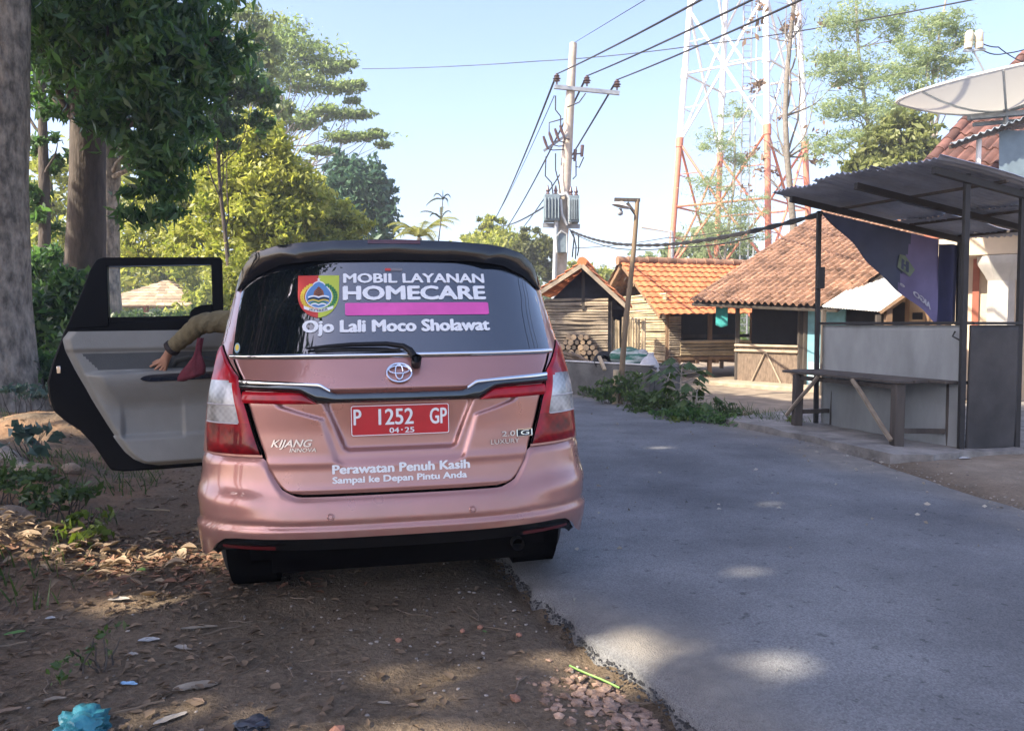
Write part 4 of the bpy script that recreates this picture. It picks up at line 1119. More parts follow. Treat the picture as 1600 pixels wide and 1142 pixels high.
# rough bench table in front of the counter
TO = Vector((3.86, 7.66, 0))
def tp(a, b, z): return TO + SU * a + SW * b + Vector((0, 0, z))
table = thing('bench_table', 'rough grey plank table on thick posts in front of the stall counter', 'table', tp(.7, .2, 0))
for k in range(4):
    mb = MB(); b0 = -.06 + .165 * k
    mb.bar(tp(-.10 - .02 * (k % 2) - (.22 if k > 1 else 0), b0 + .07, .715 + .004 * (k % 3)), tp(1.72 + .03 * ((k * 7) % 3), b0 + .07, .725 + .004 * (k % 2)), .157, .028)
    mb.build('plank', m_wood_d, table, world=True, bevel=.004)
for a, b in ((0, 0), (1.52, 0), (-.16, .50), (1.50, .50)):
    mb = MB(); mb.bar(tp(a, b, -.03), tp(a + random.uniform(-.02, .02), b, .70), .115, .10); mb.build('leg', m_wood_d, table, world=True, bevel=.012)
for p, q, r in ((tp(0, -.07, .13), tp(.55, -.07, .70), .024), (tp(1.62, -.07, .20), tp(1.10, -.05, .70), .022), (tp(.45, .55, .70), tp(1.5, .57, .2), .02)):
    mb = MB(); mb.tube(curve_path(p, q, 4, .01), r, 8); mb.build('brace', m_bamboo_g, table, world=True)
for p, q in ((tp(0, .06, .22), tp(-.16, .44, .22)), (tp(1.52, .06, .25), tp(1.5, .44, .25)), (tp(.06, .0, .66), tp(1.46, 0, .66)), (tp(-.10, .5, .66), tp(1.44, .5, .66))):
    mb = MB(); mb.bar(p, q, .035, .05); mb.build('stretcher', m_wood_d, table, world=True, bevel=.004)
# broken concrete pavement under the stall
pave = [(2.72, 9.98), (2.95, 9.2), (3.25, 8.35), (3.42, 7.7), (3.60, 7.22), (3.95, 7.14), (4.3, 7.28), (4.9, 7.45), (9, 8.9), (9, 12), (6, 12), (3.4, 10.6)]
fine_ = []
for i in range(len(pave)):
    a, b = np.array(pave[i]), np.array(pave[(i + 1) % len(pave)]); n = max(1, int(np.linalg.norm(b - a) / .07)) if i < 7 else 6
    for k in range(n):
        q = a + (b - a) * k / n; fine_.append((q[0] + .05 * fnoise(q[0] * 5, q[1] * 5, 3), q[1] + .05 * fnoise(q[0] * 5 + 7, q[1] * 5, 3)))
mb = MB(); n = len(fine_)
ctop = [Vector((x, y, .065 + .03 * fnoise(x * 3, y * 3, 2))) for x, y in fine_]; cb = [Vector((x + .03 * fnoise(x * 9, y * 9), y, -.09)) for x, y in fine_]
cen = Vector((5.2, 9.6, .07))
inner = [cen + (p - cen) * .93 + Vector((0, 0, .01)) for p in ctop]
mb.add(ctop + cb + inner + [cen], [(i, (i + 1) % n, (i + 1) % n + n, i + n) for i in range(n)] + [((i + 1) % n, i, i + 2 * n, (i + 1) % n + 2 * n) for i in range(n)] + [((i + 1) % n + 2 * n, i + 2 * n, 3 * n) for i in range(n)])
pv = mb.build('pavement', M('broken_concrete', (.23, .215, .195), .95, var=.45, scale=3.5, bump=1., bscale=22), smooth=40); tag(pv, kind='structure')

# ------------------------------------------------------------------ tile roofs
def tile_field(mb, A, B, C, D, nu, nv, amp=.035, jit=.012, mi=0, over=.03, curve=True):
    """A-B eave, D-C ridge; every tile an island of its own"""
    A, B, C, D = (Vector(p) for p in (A, B, C, D))
    N = (B - A).cross(D - A).normalized()
    if N.z < 0: N = -N
    def P(u, v): return (A.lerp(B, u)).lerp(D.lerp(C, u), v)
    for j in range(nv):
        for i in range(nu):
            du = random.uniform(-jit, jit) / max(.2, (B - A).length) * 1.0; lift = random.uniform(0, jit); 
            v0, v1 = j / nv - over * .3, (j + 1) / nv + over * .5; vs = []
            for v, h in ((v0, .030 + lift), (v1, .0)):
                for k in range(5):
                    t = k / 4; u = (i + t * 1.04) / nu + du
                    c = amp * (math.sin(math.pi * min(1, t / .72)) if t < .72 else -.35 * math.sin(math.pi * (t - .72) / .28)) if curve else amp * math.sin(TAU * t) * .3
                    vs.append(P(u, v) + N * (h + c))
            front = [p - N * .022 for p in vs[:5]]
            mb.add(vs + front, [(k, k + 1, k + 6, k + 5) for k in range(4)] + [(k + 10, k + 11, k + 1, k) for k in range(4)], mi)
def slab(mb, A, B, C, D, t, mi=0):
    A, B, C, D = (Vector(p) for p in (A, B, C, D)); N = (B - A).cross(D - A).normalized()
    if N.z < 0: N = -N
    vs = [A, B, C, D] + [p - N * t for p in (A, B, C, D)]
    mb.add(vs, [(0, 1, 2, 3), (7, 6, 5, 4), (0, 4, 5, 1), (1, 5, 6, 2), (2, 6, 7, 3), (3, 7, 4, 0)], mi)
def ridge_caps(mb, P, Q, r, n, mi=0):
    P, Q = Vector(P), Vector(Q); d = (Q - P).normalized()
    for k in range(n):
        a = P.lerp(Q, k / n); b = P.lerp(Q, (k + 1.08) / n); z = Vector((0, 0, random.uniform(-.01, .012)))
        mb.tube([a + z, b + z], [r * 1.08, r * .9], 10, mi, cap=True)

# ------------------------------------------------------------------ the house on the right edge
m_cream = M('cream_wall', (.60, .50, .38), .85, var=.12, scale=2, bump=.15)
m_board = M('tan_boards', (.50, .36, .22), .75, var=.2, scale=3, stretch=(1, 1, .2))
m_brick = M('brick_red_paint', (.33, .11, .07), .7, var=.2)
m_whitew = M('white_frame', (.72, .72, .70), .6, var=.08)
m_colm = M('grey_plaster', (.46, .44, .41), .85, var=.15, scale=4)
house = thing('village_house', 'cream walled house with a plastered column and steep red tile roof behind the stall', 'house', (8.5, 13, 0))
HU = Vector((.86, -.51, 0)); HW_ = Vector((.51, .86, 0)); HO = Vector((6.0, 13.2, 0))
def hp(a, b, z): return HO + HU * a + HW_ * b + Vector((0, 0, z))
def hbox(name, a0, a1, b0, b1, z0, z1, m, par=house, bevel=.004):
    mb = MB(); vs = [hp(a, b, z) for z in (z0, z1) for a, b in ((a0, b0), (a1, b0), (a1, b1), (a0, b1))]
    mb.add(vs, [(3, 2, 1, 0), (4, 5, 6, 7), (0, 1, 5, 4), (1, 2, 6, 5), (2, 3, 7, 6), (3, 0, 4, 7)])
    o = mb.build(name, m, None, bevel=bevel); o.parent = par
    o.matrix_parent_inverse = Matrix.Translation(-Vector(house.location)); return o
hbox('front_wall', 1.32, 5.2, .9, 1.1, -.1, 3.6, m_cream); hbox('side_wall', 1.32, 1.5, 1.1, 5.5, -.1, 3.6, m_cream)
hbox('panel_wall', .60, 1.30, .95, 1.05, -.1, 2.2, m_board)
for a in (.60, .92, 1.23):
    hbox('panel_post', a, a + .07, .90, .948, -.1, 2.2, m_wood)
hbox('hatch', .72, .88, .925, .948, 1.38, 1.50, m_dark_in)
colm = MB(); cpos = hp(2.02, .45, 0)
colm.lathe([(.26, -.1), (.26, .25), (.19, .30), (.19, 2.0), (.20, 2.02), (.24, 2.10), (.33, 2.25), (.35, 2.30), (.35, 2.40), (0, 2.40)], cpos, 6, Matrix.Rotation(.5, 3, 'Z'))
o = colm.build('column', m_colm, house, world=True, smooth=20)
hbox('lintel', .95, 5.2, .30, .62, 2.42, 2.72, m_cream); hbox('beam', .9, 5.2, .28, .64, 2.72, 2.84, m_brick)
for a0, a1, z0, z1, m in ((1.62, 1.72, .0, 2.4, m_brick), (2.45, 2.55, .0, 2.4, m_brick), (2.55, 3.45, 1.72, 1.80, m_brick)):
    hbox('door_frame', a0, a1, .86, .898, z0, z1, m)
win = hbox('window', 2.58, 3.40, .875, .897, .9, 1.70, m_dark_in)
for a0, a1, z0, z1 in ((2.56, 2.64, .86, 1.72), (2.95, 3.0, .94, 1.66), (3.36, 3.44, .86, 1.72), (2.64, 2.95, .86, .94), (2.64, 2.95, 1.27, 1.31), (2.64, 2.95, 1.64, 1.72), (3.0, 3.36, .86, .94), (3.0, 3.36, 1.27, 1.31), (3.0, 3.36, 1.64, 1.72)):
    f_ = hbox('window_frame', a0, a1, .840, .873, z0, z1, m_whitew, bevel=0)
    f_.parent = win; f_.matrix_parent_inverse = win.matrix_parent_inverse.inverted() @ Matrix.Translation(-Vector(house.location)) if False else Matrix.Identity(4)
    win_m = Matrix.Translation(-Vector(house.location)); f_.matrix_parent_inverse = Matrix.Identity(4)
mb = MB()
ra, rb, rc, rd = pt(1440, 272, 13.0), pt(1790, 300, 10.4), pt(1900, 70, 12.6), pt(1606, 88, 15.2)
m_tile_r = M('shaded_red_tile', (.13, .062, .05), .85, var=.4, scale=3, island=True)  # red tile, its colour darkened to carry the shade on this roof
tile_field(mb, ra, rb, rc, rd, 16, 10, amp=.05, jit=.01); mb.build('tile_roof', m_tile_r, house, world=True, smooth=40)
mb = MB(); slab(mb, ra - Vector((0, 0, .05)), rb - Vector((0, 0, .05)), rc - Vector((0, 0, .05)), rd - Vector((0, 0, .05)), .05); mb.build('roof_boards', m_wood, house, world=True)
mb = MB(); ridge_caps(mb, ra + Vector((0, 0, .05)), rd + Vector((0, 0, .08)), .10, 14); mb.build('ridge_tiles', m_tile_r, house, world=True, smooth=50)
mb = MB(); back = Vector((2.2, 3.4, -.2)); slab(mb, ra + back, ra, rd, rd + Vector((.6, .5, 0)), .05); mb.build('rear_slope', m_tile_o, house, world=True)

# upper lean-to with corrugated sheet, blue-grey panel and pipe post
lean = thing('lean_to', 'small corrugated lean-to on a white pipe with a blue-grey wall panel above the stall', 'shelter', (7.2, 10, 0))
mb = MB(); A, B = pt(1484, 226, 9.7), pt(1640, 170, 9.7); C, D = pt(1700, 178, 11.4), pt(1500, 222, 11.4)
corr(mb, lambda u, v: A.lerp(B, u).lerp(D.lerp(C, u), v), 0, 14, .018, nv=4); mb.build('sheet_roof', M('pale_sheet', (.36, .42, .47), .5, metal=.2, var=.2), lean, world=True, smooth=70, solid=.004)
mb = MB(); q = [pt(1561, 204, 9.9), pt(1700, 204, 9.9), pt(1700, 300, 9.9), pt(1561, 300, 9.9)]
mb.add(q + [p + Vector((.75, 1.1, 0)) for p in q], [(0, 1, 2, 3), (7, 6, 5, 4), (0, 4, 5, 1), (1, 5, 6, 2), (2, 6, 7, 3), (3, 7, 4, 0)]); mb.build('wall_panel', M('blue_grey_panel', (.17, .23, .27), .7, var=.15), lean, world=True)
for x_, y_ in ((7.35, 10.9), (8.05, 10.9)):
    mb = MB(); mb.bar(Vector((x_, y_, -.05)), Vector((x_, y_, 3.0)), .05, .05); mb.build('post', m_postb, lean, world=True)
mb = MB(); b_ = pt(1530, 214, 9.85); mb.tube([Vector((b_.x, b_.y, 2.44)), b_], .03, 10); mb.build('pipe_post', m_whitew, lean, world=True)
mb = MB(); mb.bar(pt(1484, 228, 9.75) - Vector((0, 0, .02)), pt(1640, 173, 9.75) - Vector((0, 0, .02)), .04, .05); mb.build('eave_beam', m_wood_d, lean, world=True)

# satellite dish
dc = pt(1572, 172, 10.6)
dish = thing('satellite_dish', 'large white mesh satellite dish facing the sky above the stall roof', 'satellite dish', Vector((dc.x, dc.y, 3.05)))
Rd = Matrix.Rotation(math.radians(-9), 3, 'Y') @ Matrix.Rotation(math.radians(5), 3, 'X')
RD = 1.30; prof = [(RD * k / 12, .40 * (k / 12) ** 2) for k in range(13)]
m_mesh = bpy.data.materials.new('dish_mesh'); m_mesh.use_nodes = True
t_ = m_mesh.node_tree; b_ = t_.nodes['Principled BSDF']; b_.inputs['Base Color'].default_value = (.40, .39, .36, 1); b_.inputs['Roughness'].default_value = .5
tr_ = _n(t_, 'ShaderNodeBsdfTranslucent'); tr_.inputs[0].default_value = (.5, .48, .43, 1); mx_ = _n(t_, 'ShaderNodeMixShader'); mx_.inputs[0].default_value = .5
t_.links.new(b_.outputs[0], mx_.inputs[1]); t_.links.new(tr_.outputs[0], mx_.inputs[2]); t_.links.new(mx_.outputs[0], t_.nodes['Material Output'].inputs[0])
mb = MB(); mb.lathe(prof, dc, 48, Rd); mb.build('reflector', m_mesh, dish, world=True, smooth=80)
mb = MB(); mb.tube([dc + Rd @ Vector((RD * math.cos(TAU * k / 40), RD * math.sin(TAU * k / 40), .40)) for k in range(41)], .02, 6, cap=False); mb.build('rim', m_whitew, dish, world=True, smooth=80)
for k in range(8):
    a = TAU * k / 8 + .2; mb = MB(); mb.tube([dc + Rd @ Vector((RD * t * math.cos(a), RD * t * math.sin(a), .40 * t * t - .012)) for t in (.05, .2, .4, .6, .8, 1)], .016, 6); mb.build('rib', m_galv, dish, world=True, smooth=80)
mb = MB(); mb.tube([Vector((dc.x, dc.y, 3.05)), dc - Vector((0, 0, .25))], .05, 12); mb.build('mast', m_steel, dish, world=True)
mb = MB(); mb.bar(dc + Vector((-.5, 0, -.10)), dc + Vector((.5, 0, -.02)), .09, .07); mb.bar(dc + Vector((-.35, .15, -.16)), dc + Vector((.35, .15, -.10)), .05, .05); mb.tube([dc - Vector((0, 0, .3)), dc], .035, 8); mb.build('mount', m_steel, dish, world=True, bevel=.004)
lb = pt(1521, 80, 10.4)
mb = MB(); mb.tube([dc + Rd @ Vector((-.10, -.1, .02)), lb], .013, 8); mb.build('feed_rod', m_galv, dish, world=True)
for dx, tilt in ((-.07, .06), (.075, -.05)):
    mb = MB(); R_ = Matrix.Rotation(tilt, 3, 'Y'); mb.lathe([(0, -.02), (.05, -.02), (.052, .05), (.046, .06), (.052, .07), (.052, .18), (.035, .21), (0, .215)], lb + Vector((dx, 0, .03 + abs(dx) * .3)), 14, R_); mb.build('feed_horn', M('cream_plastic', (.55, .50, .38), .6, var=.1), dish, world=True, smooth=40)
mb = MB(); mb.bar(lb + Vector((-.13, 0, 0)), lb + Vector((.16, 0, .02)), .04, .025); mb.build('feed_bracket', m_galv, dish, world=True)

# lean-to with a white sheet roof between the old house and the stall
tarp = thing('sheet_shelter', 'low shelter with a bright white sheet roof left of the blue banner', 'shelter', (6.5, 13, 0))
mb = MB(); A, B, C, D = pt(1284, 479, 13.6), pt(1382, 487, 12.4), pt(1462, 438, 14.2), pt(1392, 408, 16.4)
corr(mb, lambda u, v: A.lerp(B, u).lerp(D.lerp(C, u), v), 0, 22, .012, nv=6); mb.build('sheet_roof', M('white_sheet', (.80, .78, .74), .5, var=.06), tarp, world=True, smooth=70, solid=.004)
for u, v, d in ((1290, 482, 13.6), (1376, 489, 12.5)):
    p = pt(u, v, d); mb = MB(); mb.bar(Vector((p.x, p.y + .08, -.1)), p + Vector((0, .08, -.03)), .07, .07); mb.build('post', m_wood_d, tarp, world=True)
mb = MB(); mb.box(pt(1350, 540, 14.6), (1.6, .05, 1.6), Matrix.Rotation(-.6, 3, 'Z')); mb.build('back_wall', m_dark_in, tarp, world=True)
gab = thing('porch_roof', 'little brown gabled porch roof with wooden post beside the white sheet roof', 'porch', (6.5, 12, 0))
mb = MB(); A, B = pt(1373, 487, 12.0), pt(1428, 448, 11.9); slab(mb, A, B, B + Vector((.7, 1.3, .02)), A + Vector((.7, 1.3, .02)), .05); mb.build('roof_slope', m_wood, gab, world=True)
mb = MB(); B2 = pt(1470, 478, 11.9); slab(mb, B, B2, B2 + Vector((.7, 1.3, .0)), B + Vector((.7, 1.3, .02)), .05); mb.build('roof_slope', m_wood_d, gab, world=True)
p = pt(1388, 483, 12.05); mb = MB(); mb.bar(Vector((p.x, p.y, -.1)), p, .09, .09); mb.build('post', m_wood, gab, world=True)
p = pt(1462, 476, 12.05); mb = MB(); mb.bar(Vector((p.x, p.y, -.1)), p, .09, .09); mb.build('post', m_wood, gab, world=True)

# ------------------------------------------------------------------ old brown-tiled house
old = thing('bamboo_house', 'low house with old brown tile roof, bamboo half wall and blue door', 'house', (5.4, 16, 0))
OU = Vector((.6, -.8, 0)); OWv = Vector((.8, .6, 0)); OO = Vector((4.85, 16.55, 0))
def op(a, b, z): return OO + OU * a + OWv * b + Vector((0, 0, z))
def obox(name, a0, a1, b0, b1, z0, z1, m, par=old, bevel=.004):
    mb = MB(); vs = [op(a, b, z) for z in (z0, z1) for a, b in ((a0, b0), (a1, b0), (a1, b1), (a0, b1))]
    mb.add(vs, [(3, 2, 1, 0), (4, 5, 6, 7), (0, 1, 5, 4), (1, 2, 6, 5), (2, 3, 7, 6), (3, 0, 4, 7)])
    return mb.build(name, m, par, world=True, bevel=bevel)
A, B = op(-.75, -.62, 1.80), op(2.60, -.55, 1.62); D, C = op(-.75, 4.6, 4.25), op(2.9, 4.6, 4.2)
mb = MB(); tile_field(mb, A, B, C, D, 22, 30, amp=.065, jit=.014); mb.build('tile_roof', m_tile_o, old, world=True, smooth=40)
mb = MB(); slab(mb, A - Vector((0, 0, .06)), B - Vector((0, 0, .06)), C - Vector((0, 0, .06)), D - Vector((0, 0, .06)), .05); mb.build('roof_frame', m_wood_d, old, world=True)
mb = MB(); slab(mb, D, C, C + Vector((3.5, 2.6, -2.4)), D + Vector((3.5, 2.6, -2.4)), .08); mb.build('rear_slope', m_tile_o, old, world=True)
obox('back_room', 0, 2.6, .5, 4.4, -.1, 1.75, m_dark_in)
m_weave = M('woven_bamboo', (.17, .125, .09), .85, var=.4, scale=30, bump=.6, bscale=120, stretch=(1, 1, .3))  # weave colour lowered to stand for shade on the half wall
obox('half_wall', .02, 1.48, -.02, .03, .02, .82, m_weave)
for z in (.06, .74, .85):
    mb = MB(); mb.tube([op(-.02, -.05, z), op(1.50, -.05, z)], .028, 8); mb.build('wall_rail', m_bamboo_g, old, world=True)
for a0, a1 in ((.55, .72), (.95, .72), (.55, .35)):
    pass
mb = MB(); mb.tube([op(.42, -.055, .10), op(.74, -.055, .72)], .016, 6); mb.build('brace', m_bamboo_g, old, world=True)
mb = MB(); mb.tube([op(1.12, -.055, .10), op(.76, -.055, .72)], .016, 6); mb.build('brace', m_bamboo_g, old, world=True)
for a in (0, 1.50, 1.62):
    mb = MB(); mb.bar(op(a, 0, -.1), op(a, 0, 1.78), .08, .08); mb.build('post', m_wood_d, old, world=True, bevel=.006)
obox('door', 1.68, 2.45, -.02, .03, .05, 1.72, M('faded_blue_paint', (.16, .36, .43), .7, var=.25, scale=4))
obox('door_patch', 1.72, 2.40, -.028, -.022, .08, .55, M('pale_blue_paint', (.42, .55, .58), .7, var=.3, scale=5))
cl = MB(); cl.grid(lambda u, v: op(-.30 + .30 * u, -.35 + .02 * math.sin(8 * u), 1.70 - .42 * v - .05 * math.sin(3 * u)), 8, 6)
t_o = cl.build('hanging_cloth', M('teal_cloth', (.03, .25, .24), .9, var=.25), smooth=70, solid=.004); tag(t_o, 'small teal cloth hung under the brown tile eave beside the slatted pen', 'cloth')
step = MB(); step.bar(op(-.2, -.35, .03), op(2.6, -.35, .03), .7, .14); o = step.build('earth_step', M('packed_earth', (.36, .29, .21), .95, var=.25, bump=.6), smooth=0, bevel=.03); tag(o, kind='structure')

# ------------------------------------------------------------------ slatted animal pen with orange tile roof
pen = thing('animal_pen', 'raised bamboo animal pen on short posts with bright orange tile roof', 'pen', (5, 19.5, 0))
QU = Vector((.955, .295, 0)); QW = Vector((-.295, .955, 0)); QO = Vector((3.75, 18.5, 0))
def qp(a, b, z): return QO + QU * a + QW * b + Vector((0, 0, z))
A, B, C, D = qp(-.50, -.45, 1.52), qp(3.9, -.45, 1.58), qp(3.9, 1.7, 2.92), qp(-.50, 1.7, 2.92)
mb = MB(); tile_field(mb, A, B, C, D, 22, 10, amp=.022, jit=.008); mb.build('tile_roof', m_tile, pen, world=True, smooth=40)
mb = MB(); A2, B2 = qp(-.50, 3.5, 1.6), qp(3.9, 3.5, 1.6); tile_field(mb, B2, A2, D, C, 19, 8, amp=.05); mb.build('rear_slope', m_tile_o, pen, world=True, smooth=40)
mb = MB(); ridge_caps(mb, qp(-.55, 1.7, 2.95), qp(3.95, 1.7, 2.95), .11, 16); mb.build('ridge_tiles', m_tile_o, pen, world=True, smooth=50)
for b0, z0, b1, z1 in ((-.42, 1.47, 1.7, 2.84), (3.45, 1.55, 1.7, 2.84)):
    mb = MB(); mb.bar(qp(-.42, b0, z0), qp(-.42, b1, z1), .06, .10); mb.build('verge_board', m_wood, pen, world=True)
for b in (.3, .9, 2.4, 2.9):
    mb = MB(); z = 1.55 + (b + .45) * .62 if b < 1.7 else 2.92 - (b - 1.7) * .73; mb.bar(qp(-.48, b, z - .12), qp(3.8, b, z - .12), .05, .05); mb.build('purlin', m_wood, pen, world=True)
for a, b in ((0, 0), (1.15, 0), (2.35, 0), (3.4, 0), (0, 3.0), (1.7, 3.0), (3.4, 3.0)):
    mb = MB(); mb.bar(qp(a, b, -.15), qp(a, b, 1.60), .10, .10); mb.build('post', m_wood, pen, world=True, bevel=.006)
def slats(name, P, Q, z0, z1, n, r, par, mat, wob=.02):
    mb = MB()
    for k in range(n):
        z = z0 + (z1 - z0) * (k + .5) / n
        p = curve_path(P + Vector((0, 0, z + random.uniform(-.5, .5) * r)), Q + Vector((0, 0, z + random.uniform(-.5, .5) * r)), 6, wob)
        mb.tube(p, [r * random.uniform(.8, 1.1) for _ in p], 7)
    return mb.build(name, mat, par, world=True, smooth=60)
slats('front_slats', qp(.30, -.06, 0), qp(3.4, -.06, 0), .52, .92, 5, .042, pen, m_bamboo, .006)
slats('corner_slats', qp(0, -.05, 0), qp(.32, -.05, 0), .52, 1.5, 18, .026, pen, m_bamboo_g, .004)
slats('gable_slats', qp(-.05, 0, 0), qp(-.05, 3.0, 0), .40, 2.05, 30, .028, pen, m_bamboo, .006)
mb = MB(); mb.box(qp(1.7, .5, .47), (3.5, 1.2, .07), Matrix((QU, QW, Vector((0, 0, 1)))).transposed()); mb.build('floor_deck', m_wood, pen, world=True)
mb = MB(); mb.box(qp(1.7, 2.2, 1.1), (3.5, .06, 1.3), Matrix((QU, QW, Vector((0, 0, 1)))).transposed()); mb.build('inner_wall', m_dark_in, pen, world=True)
for a in (.25, .75, 1.3, 1.9, 2.5):
    mb = MB(); mb.bar(qp(a, -.12, .40), qp(a, .9, .40), .09, .10); mb.build('joist', m_wood, pen, world=True)
mb = MB(); mb.bar(qp(.3, .35, 1.0), qp(3.3, .35, 1.02), .05, .08); mb.build('feed_rail', m_wood_d, pen, world=True)
# ------------------------------------------------------------------ firewood hut
hut = thing('firewood_hut', 'small gabled hut walled with grey horizontal bamboo slats behind the firewood', 'hut', (1.4, 16, 0))
FU = Vector((.985, -.17, 0)); FW = Vector((.17, .985, 0)); FO = Vector((.72, 15.6, 0))
def fp(a, b, z): return FO + FU * a + FW * b + Vector((0, 0, z))
ap0, ap1 = fp(.72, -.35, 2.50), fp(.72, 2.6, 2.50); el0, el1 = fp(-.22, -.35, 1.90), fp(-.22, 2.6, 1.9); er0, er1 = fp(1.62, -.35, 1.66), fp(1.62, 2.6, 1.66)
mb = MB(); tile_field(mb, el1, el0, ap0, ap1, 13, 6, amp=.03, jit=.012); mb.build('tile_slope', m_tile, hut, world=True, smooth=40)
mb = MB(); tile_field(mb, er0, er1, ap1, ap0, 13, 6, amp=.03, jit=.012); mb.build('tile_slope', m_tile, hut, world=True, smooth=40)
mb = MB(); ridge_caps(mb, ap0 + Vector((0, 0, .03)), ap1 + Vector((0, 0, .03)), .09, 9); mb.build('ridge_tiles', m_tile, hut, world=True, smooth=50)
for e in (el0, er0):
    mb = MB(); mb.bar(e - Vector((0, -.02, .05)), ap0 - Vector((0, -.02, .05)), .05, .08); mb.build('verge_pole', m_bamboo_g, hut, world=True)
mb = MB(); mb.bar(fp(.72, -.02, 1.6), fp(.72, -.02, 2.42), .06, .06); mb.build('king_post', m_wood_d, hut, world=True)
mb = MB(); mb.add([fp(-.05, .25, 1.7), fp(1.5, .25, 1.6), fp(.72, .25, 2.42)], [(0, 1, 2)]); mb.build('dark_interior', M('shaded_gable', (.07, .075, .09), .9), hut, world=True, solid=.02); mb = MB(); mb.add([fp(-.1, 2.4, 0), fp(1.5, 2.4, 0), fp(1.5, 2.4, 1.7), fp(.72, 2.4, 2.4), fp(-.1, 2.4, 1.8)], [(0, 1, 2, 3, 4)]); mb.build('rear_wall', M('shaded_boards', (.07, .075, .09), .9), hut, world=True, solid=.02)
slats('front_slats', fp(-.04, 0, 0), fp(1.22, 0, 0), .55, 1.80, 24, .030, hut, m_bamboo_g, .016)
slats('side_slats', fp(-.05, 0, 0), fp(-.05, 2.3, 0), .1, 1.8, 24, .03, hut, m_bamboo_g, .01)
for a, b in ((-.06, .06), (1.25, .06), (1.55, .3), (-.06, 2.3), (1.5, 2.3)):
    mb = MB(); mb.bar(fp(a, b, -.2), fp(a, b, 1.75 if a < 1.5 else 1.6), .08, .08); mb.build('post', m_wood_d, hut, world=True)
mb = MB()
for k in range(13):
    a = 1.28 + .055 * k; mb.tube([fp(a, .1 + .02 * (k % 2), .05), fp(a + random.uniform(-.02, .02), .1, 1.35 + .1 * random.random())], .026, 7)
mb.build('bamboo_screen', m_bamboo, hut, world=True, smooth=60)
# stacked logs
m_log = M('log_bark', (.20, .15, .105), .9, var=.4, bump=.6); m_cut = M('log_end', (.50, .36, .22), .8, var=.25, scale=14)
k = 0
for row in range(10):
    for i in range(13 - row):
        r = random.uniform(.042, .062); c = fp(-.02 + .115 * i + .055 * row + random.uniform(-.015, .015), -.52 + random.uniform(-.08, .05), .16 + .098 * row)
        mb = MB(); d = FW * .55 + FU * random.uniform(-.06, .06) + Vector((0, 0, random.uniform(-.02, .02)))
        mb.tube([c, c + d], [r, r * .92], 9, 0, cap=False); b0 = len(mb.v)
        mb.add(mb.v[:9], [tuple(range(8, -1, -1))], 1); mb.add(mb.v[9:18], [tuple(range(9))], 1)
        o = mb.build('firewood_log', [m_log, m_cut], smooth=40); tag(o, 'cut log with pale sawn end in the pile by the bamboo hut', 'log', 'logs stacked in front of the hut')
for a, b, z0, a1, b1, z1 in ((.0, -.7, .75, 1.15, -.75, .50), (.1, -.62, .82, .9, -.85, .60), (.55, -.8, .75, 1.5, -1.0, .30)):
    mb = MB(); mb.tube(curve_path(fp(a, b, z0), fp(a1, b1, z1), 5, .02), [.035, .034, .032, .03, .028, .026], 8); o = mb.build('firewood_branch', m_log, smooth=50); tag(o, 'long thin branch lying slanted across the firewood pile', 'branch', 'branches on the firewood')
# concrete trough
trough = thing('concrete_trough', 'low grey cement trough with pale rim at the road edge', 'trough', (1.7, 14.2, 0))
ta, tb = Vector((2.33, 12.95, 0)), Vector((.55, 15.05, 0)); tu = (tb - ta).normalized(); tw = Vector((-tu.y, tu.x, 0)); tw = -tw if tw.x < 0 else tw
m_cem = M('shaded_cement', (.12, .117, .11), .95, var=.4, scale=2.5, bump=.5); m_rim = M('pale_cement', (.48, .47, .45), .9, var=.2)  # wall cement colour darkened to stand for shade on the trough
def tbx(name, a0, a1, b0, b1, z0, z1, m):
    mb = MB(); vs = [ta + tu * a + tw * b + Vector((0, 0, z)) for z in (z0, z1) for a, b in ((a0, b0), (a1, b0), (a1, b1), (a0, b1))]
    mb.add(vs, [(3, 2, 1, 0), (4, 5, 6, 7), (0, 1, 5, 4), (1, 2, 6, 5), (2, 3, 7, 6), (3, 0, 4, 7)]); return mb.build(name, m, trough, world=True, bevel=.02)
LT = (tb - ta).length
tbx('front_wall', 0, LT, 0, .12, -.15, .585, m_cem); tbx('back_wall', .1, LT, .85, .95, -.15, .60, m_cem); tbx('end_wall', 0, .12, .125, .845, -.15, .57, m_cem); tbx('divider', 1.15, 1.25, .125, .845, -.15, .62, m_cem)
tbx('rim', -.012, LT, -.012, .132, .588, .615, m_rim)
# sacks, basin by the lamp pole
m_sackw = M('white_sack', (.48, .48, .50), .75, var=.15, bump=.5, bscale=60); m_sackg = M('striped_sack', (.05, .24, .16), .75, var=.5, scale=11, col2=(.50, .54, .50), stretch=(.15, .15, 1), bump=.4, thr=(.45, .55))
def sack(name, label, c, r, m, tilt=0.):
    mb = MB(); mb.lathe([(0, -1), (.55, -.97), (.9, -.6), (1, 0), (.88, .55), (.5, .92), (.18, 1.05), (.28, 1.25), (0, 1.22)], (0, 0, 0), 22)
    R_ = Matrix.Rotation(tilt, 3, 'Y')
    for i, p in enumerate(mb.v):
        q = Vector((p[0] * r[0], p[1] * r[1], p[2] * r[2])); n_ = fnoise(p[0] * 2 + c[0], p[1] * 2 + p[2] * 2, 3); q *= 1 + .22 * n_
        mb.v[i] = tuple(R_ @ q + Vector(c))
    o = mb.build(name, m, smooth=80, sub=1); tag(o, label, 'sack'); return o
sack('sack', 'bulging white sack standing at the end of the trough', pt(1014, 583, 13.2), (.20, .18, .27), m_sackw, .1)
sack('sack', 'green and white striped sack lying on the trough behind the lamp pole', pt(975, 556, 13.9), (.16, .16, .27), m_sackg, 1.4)
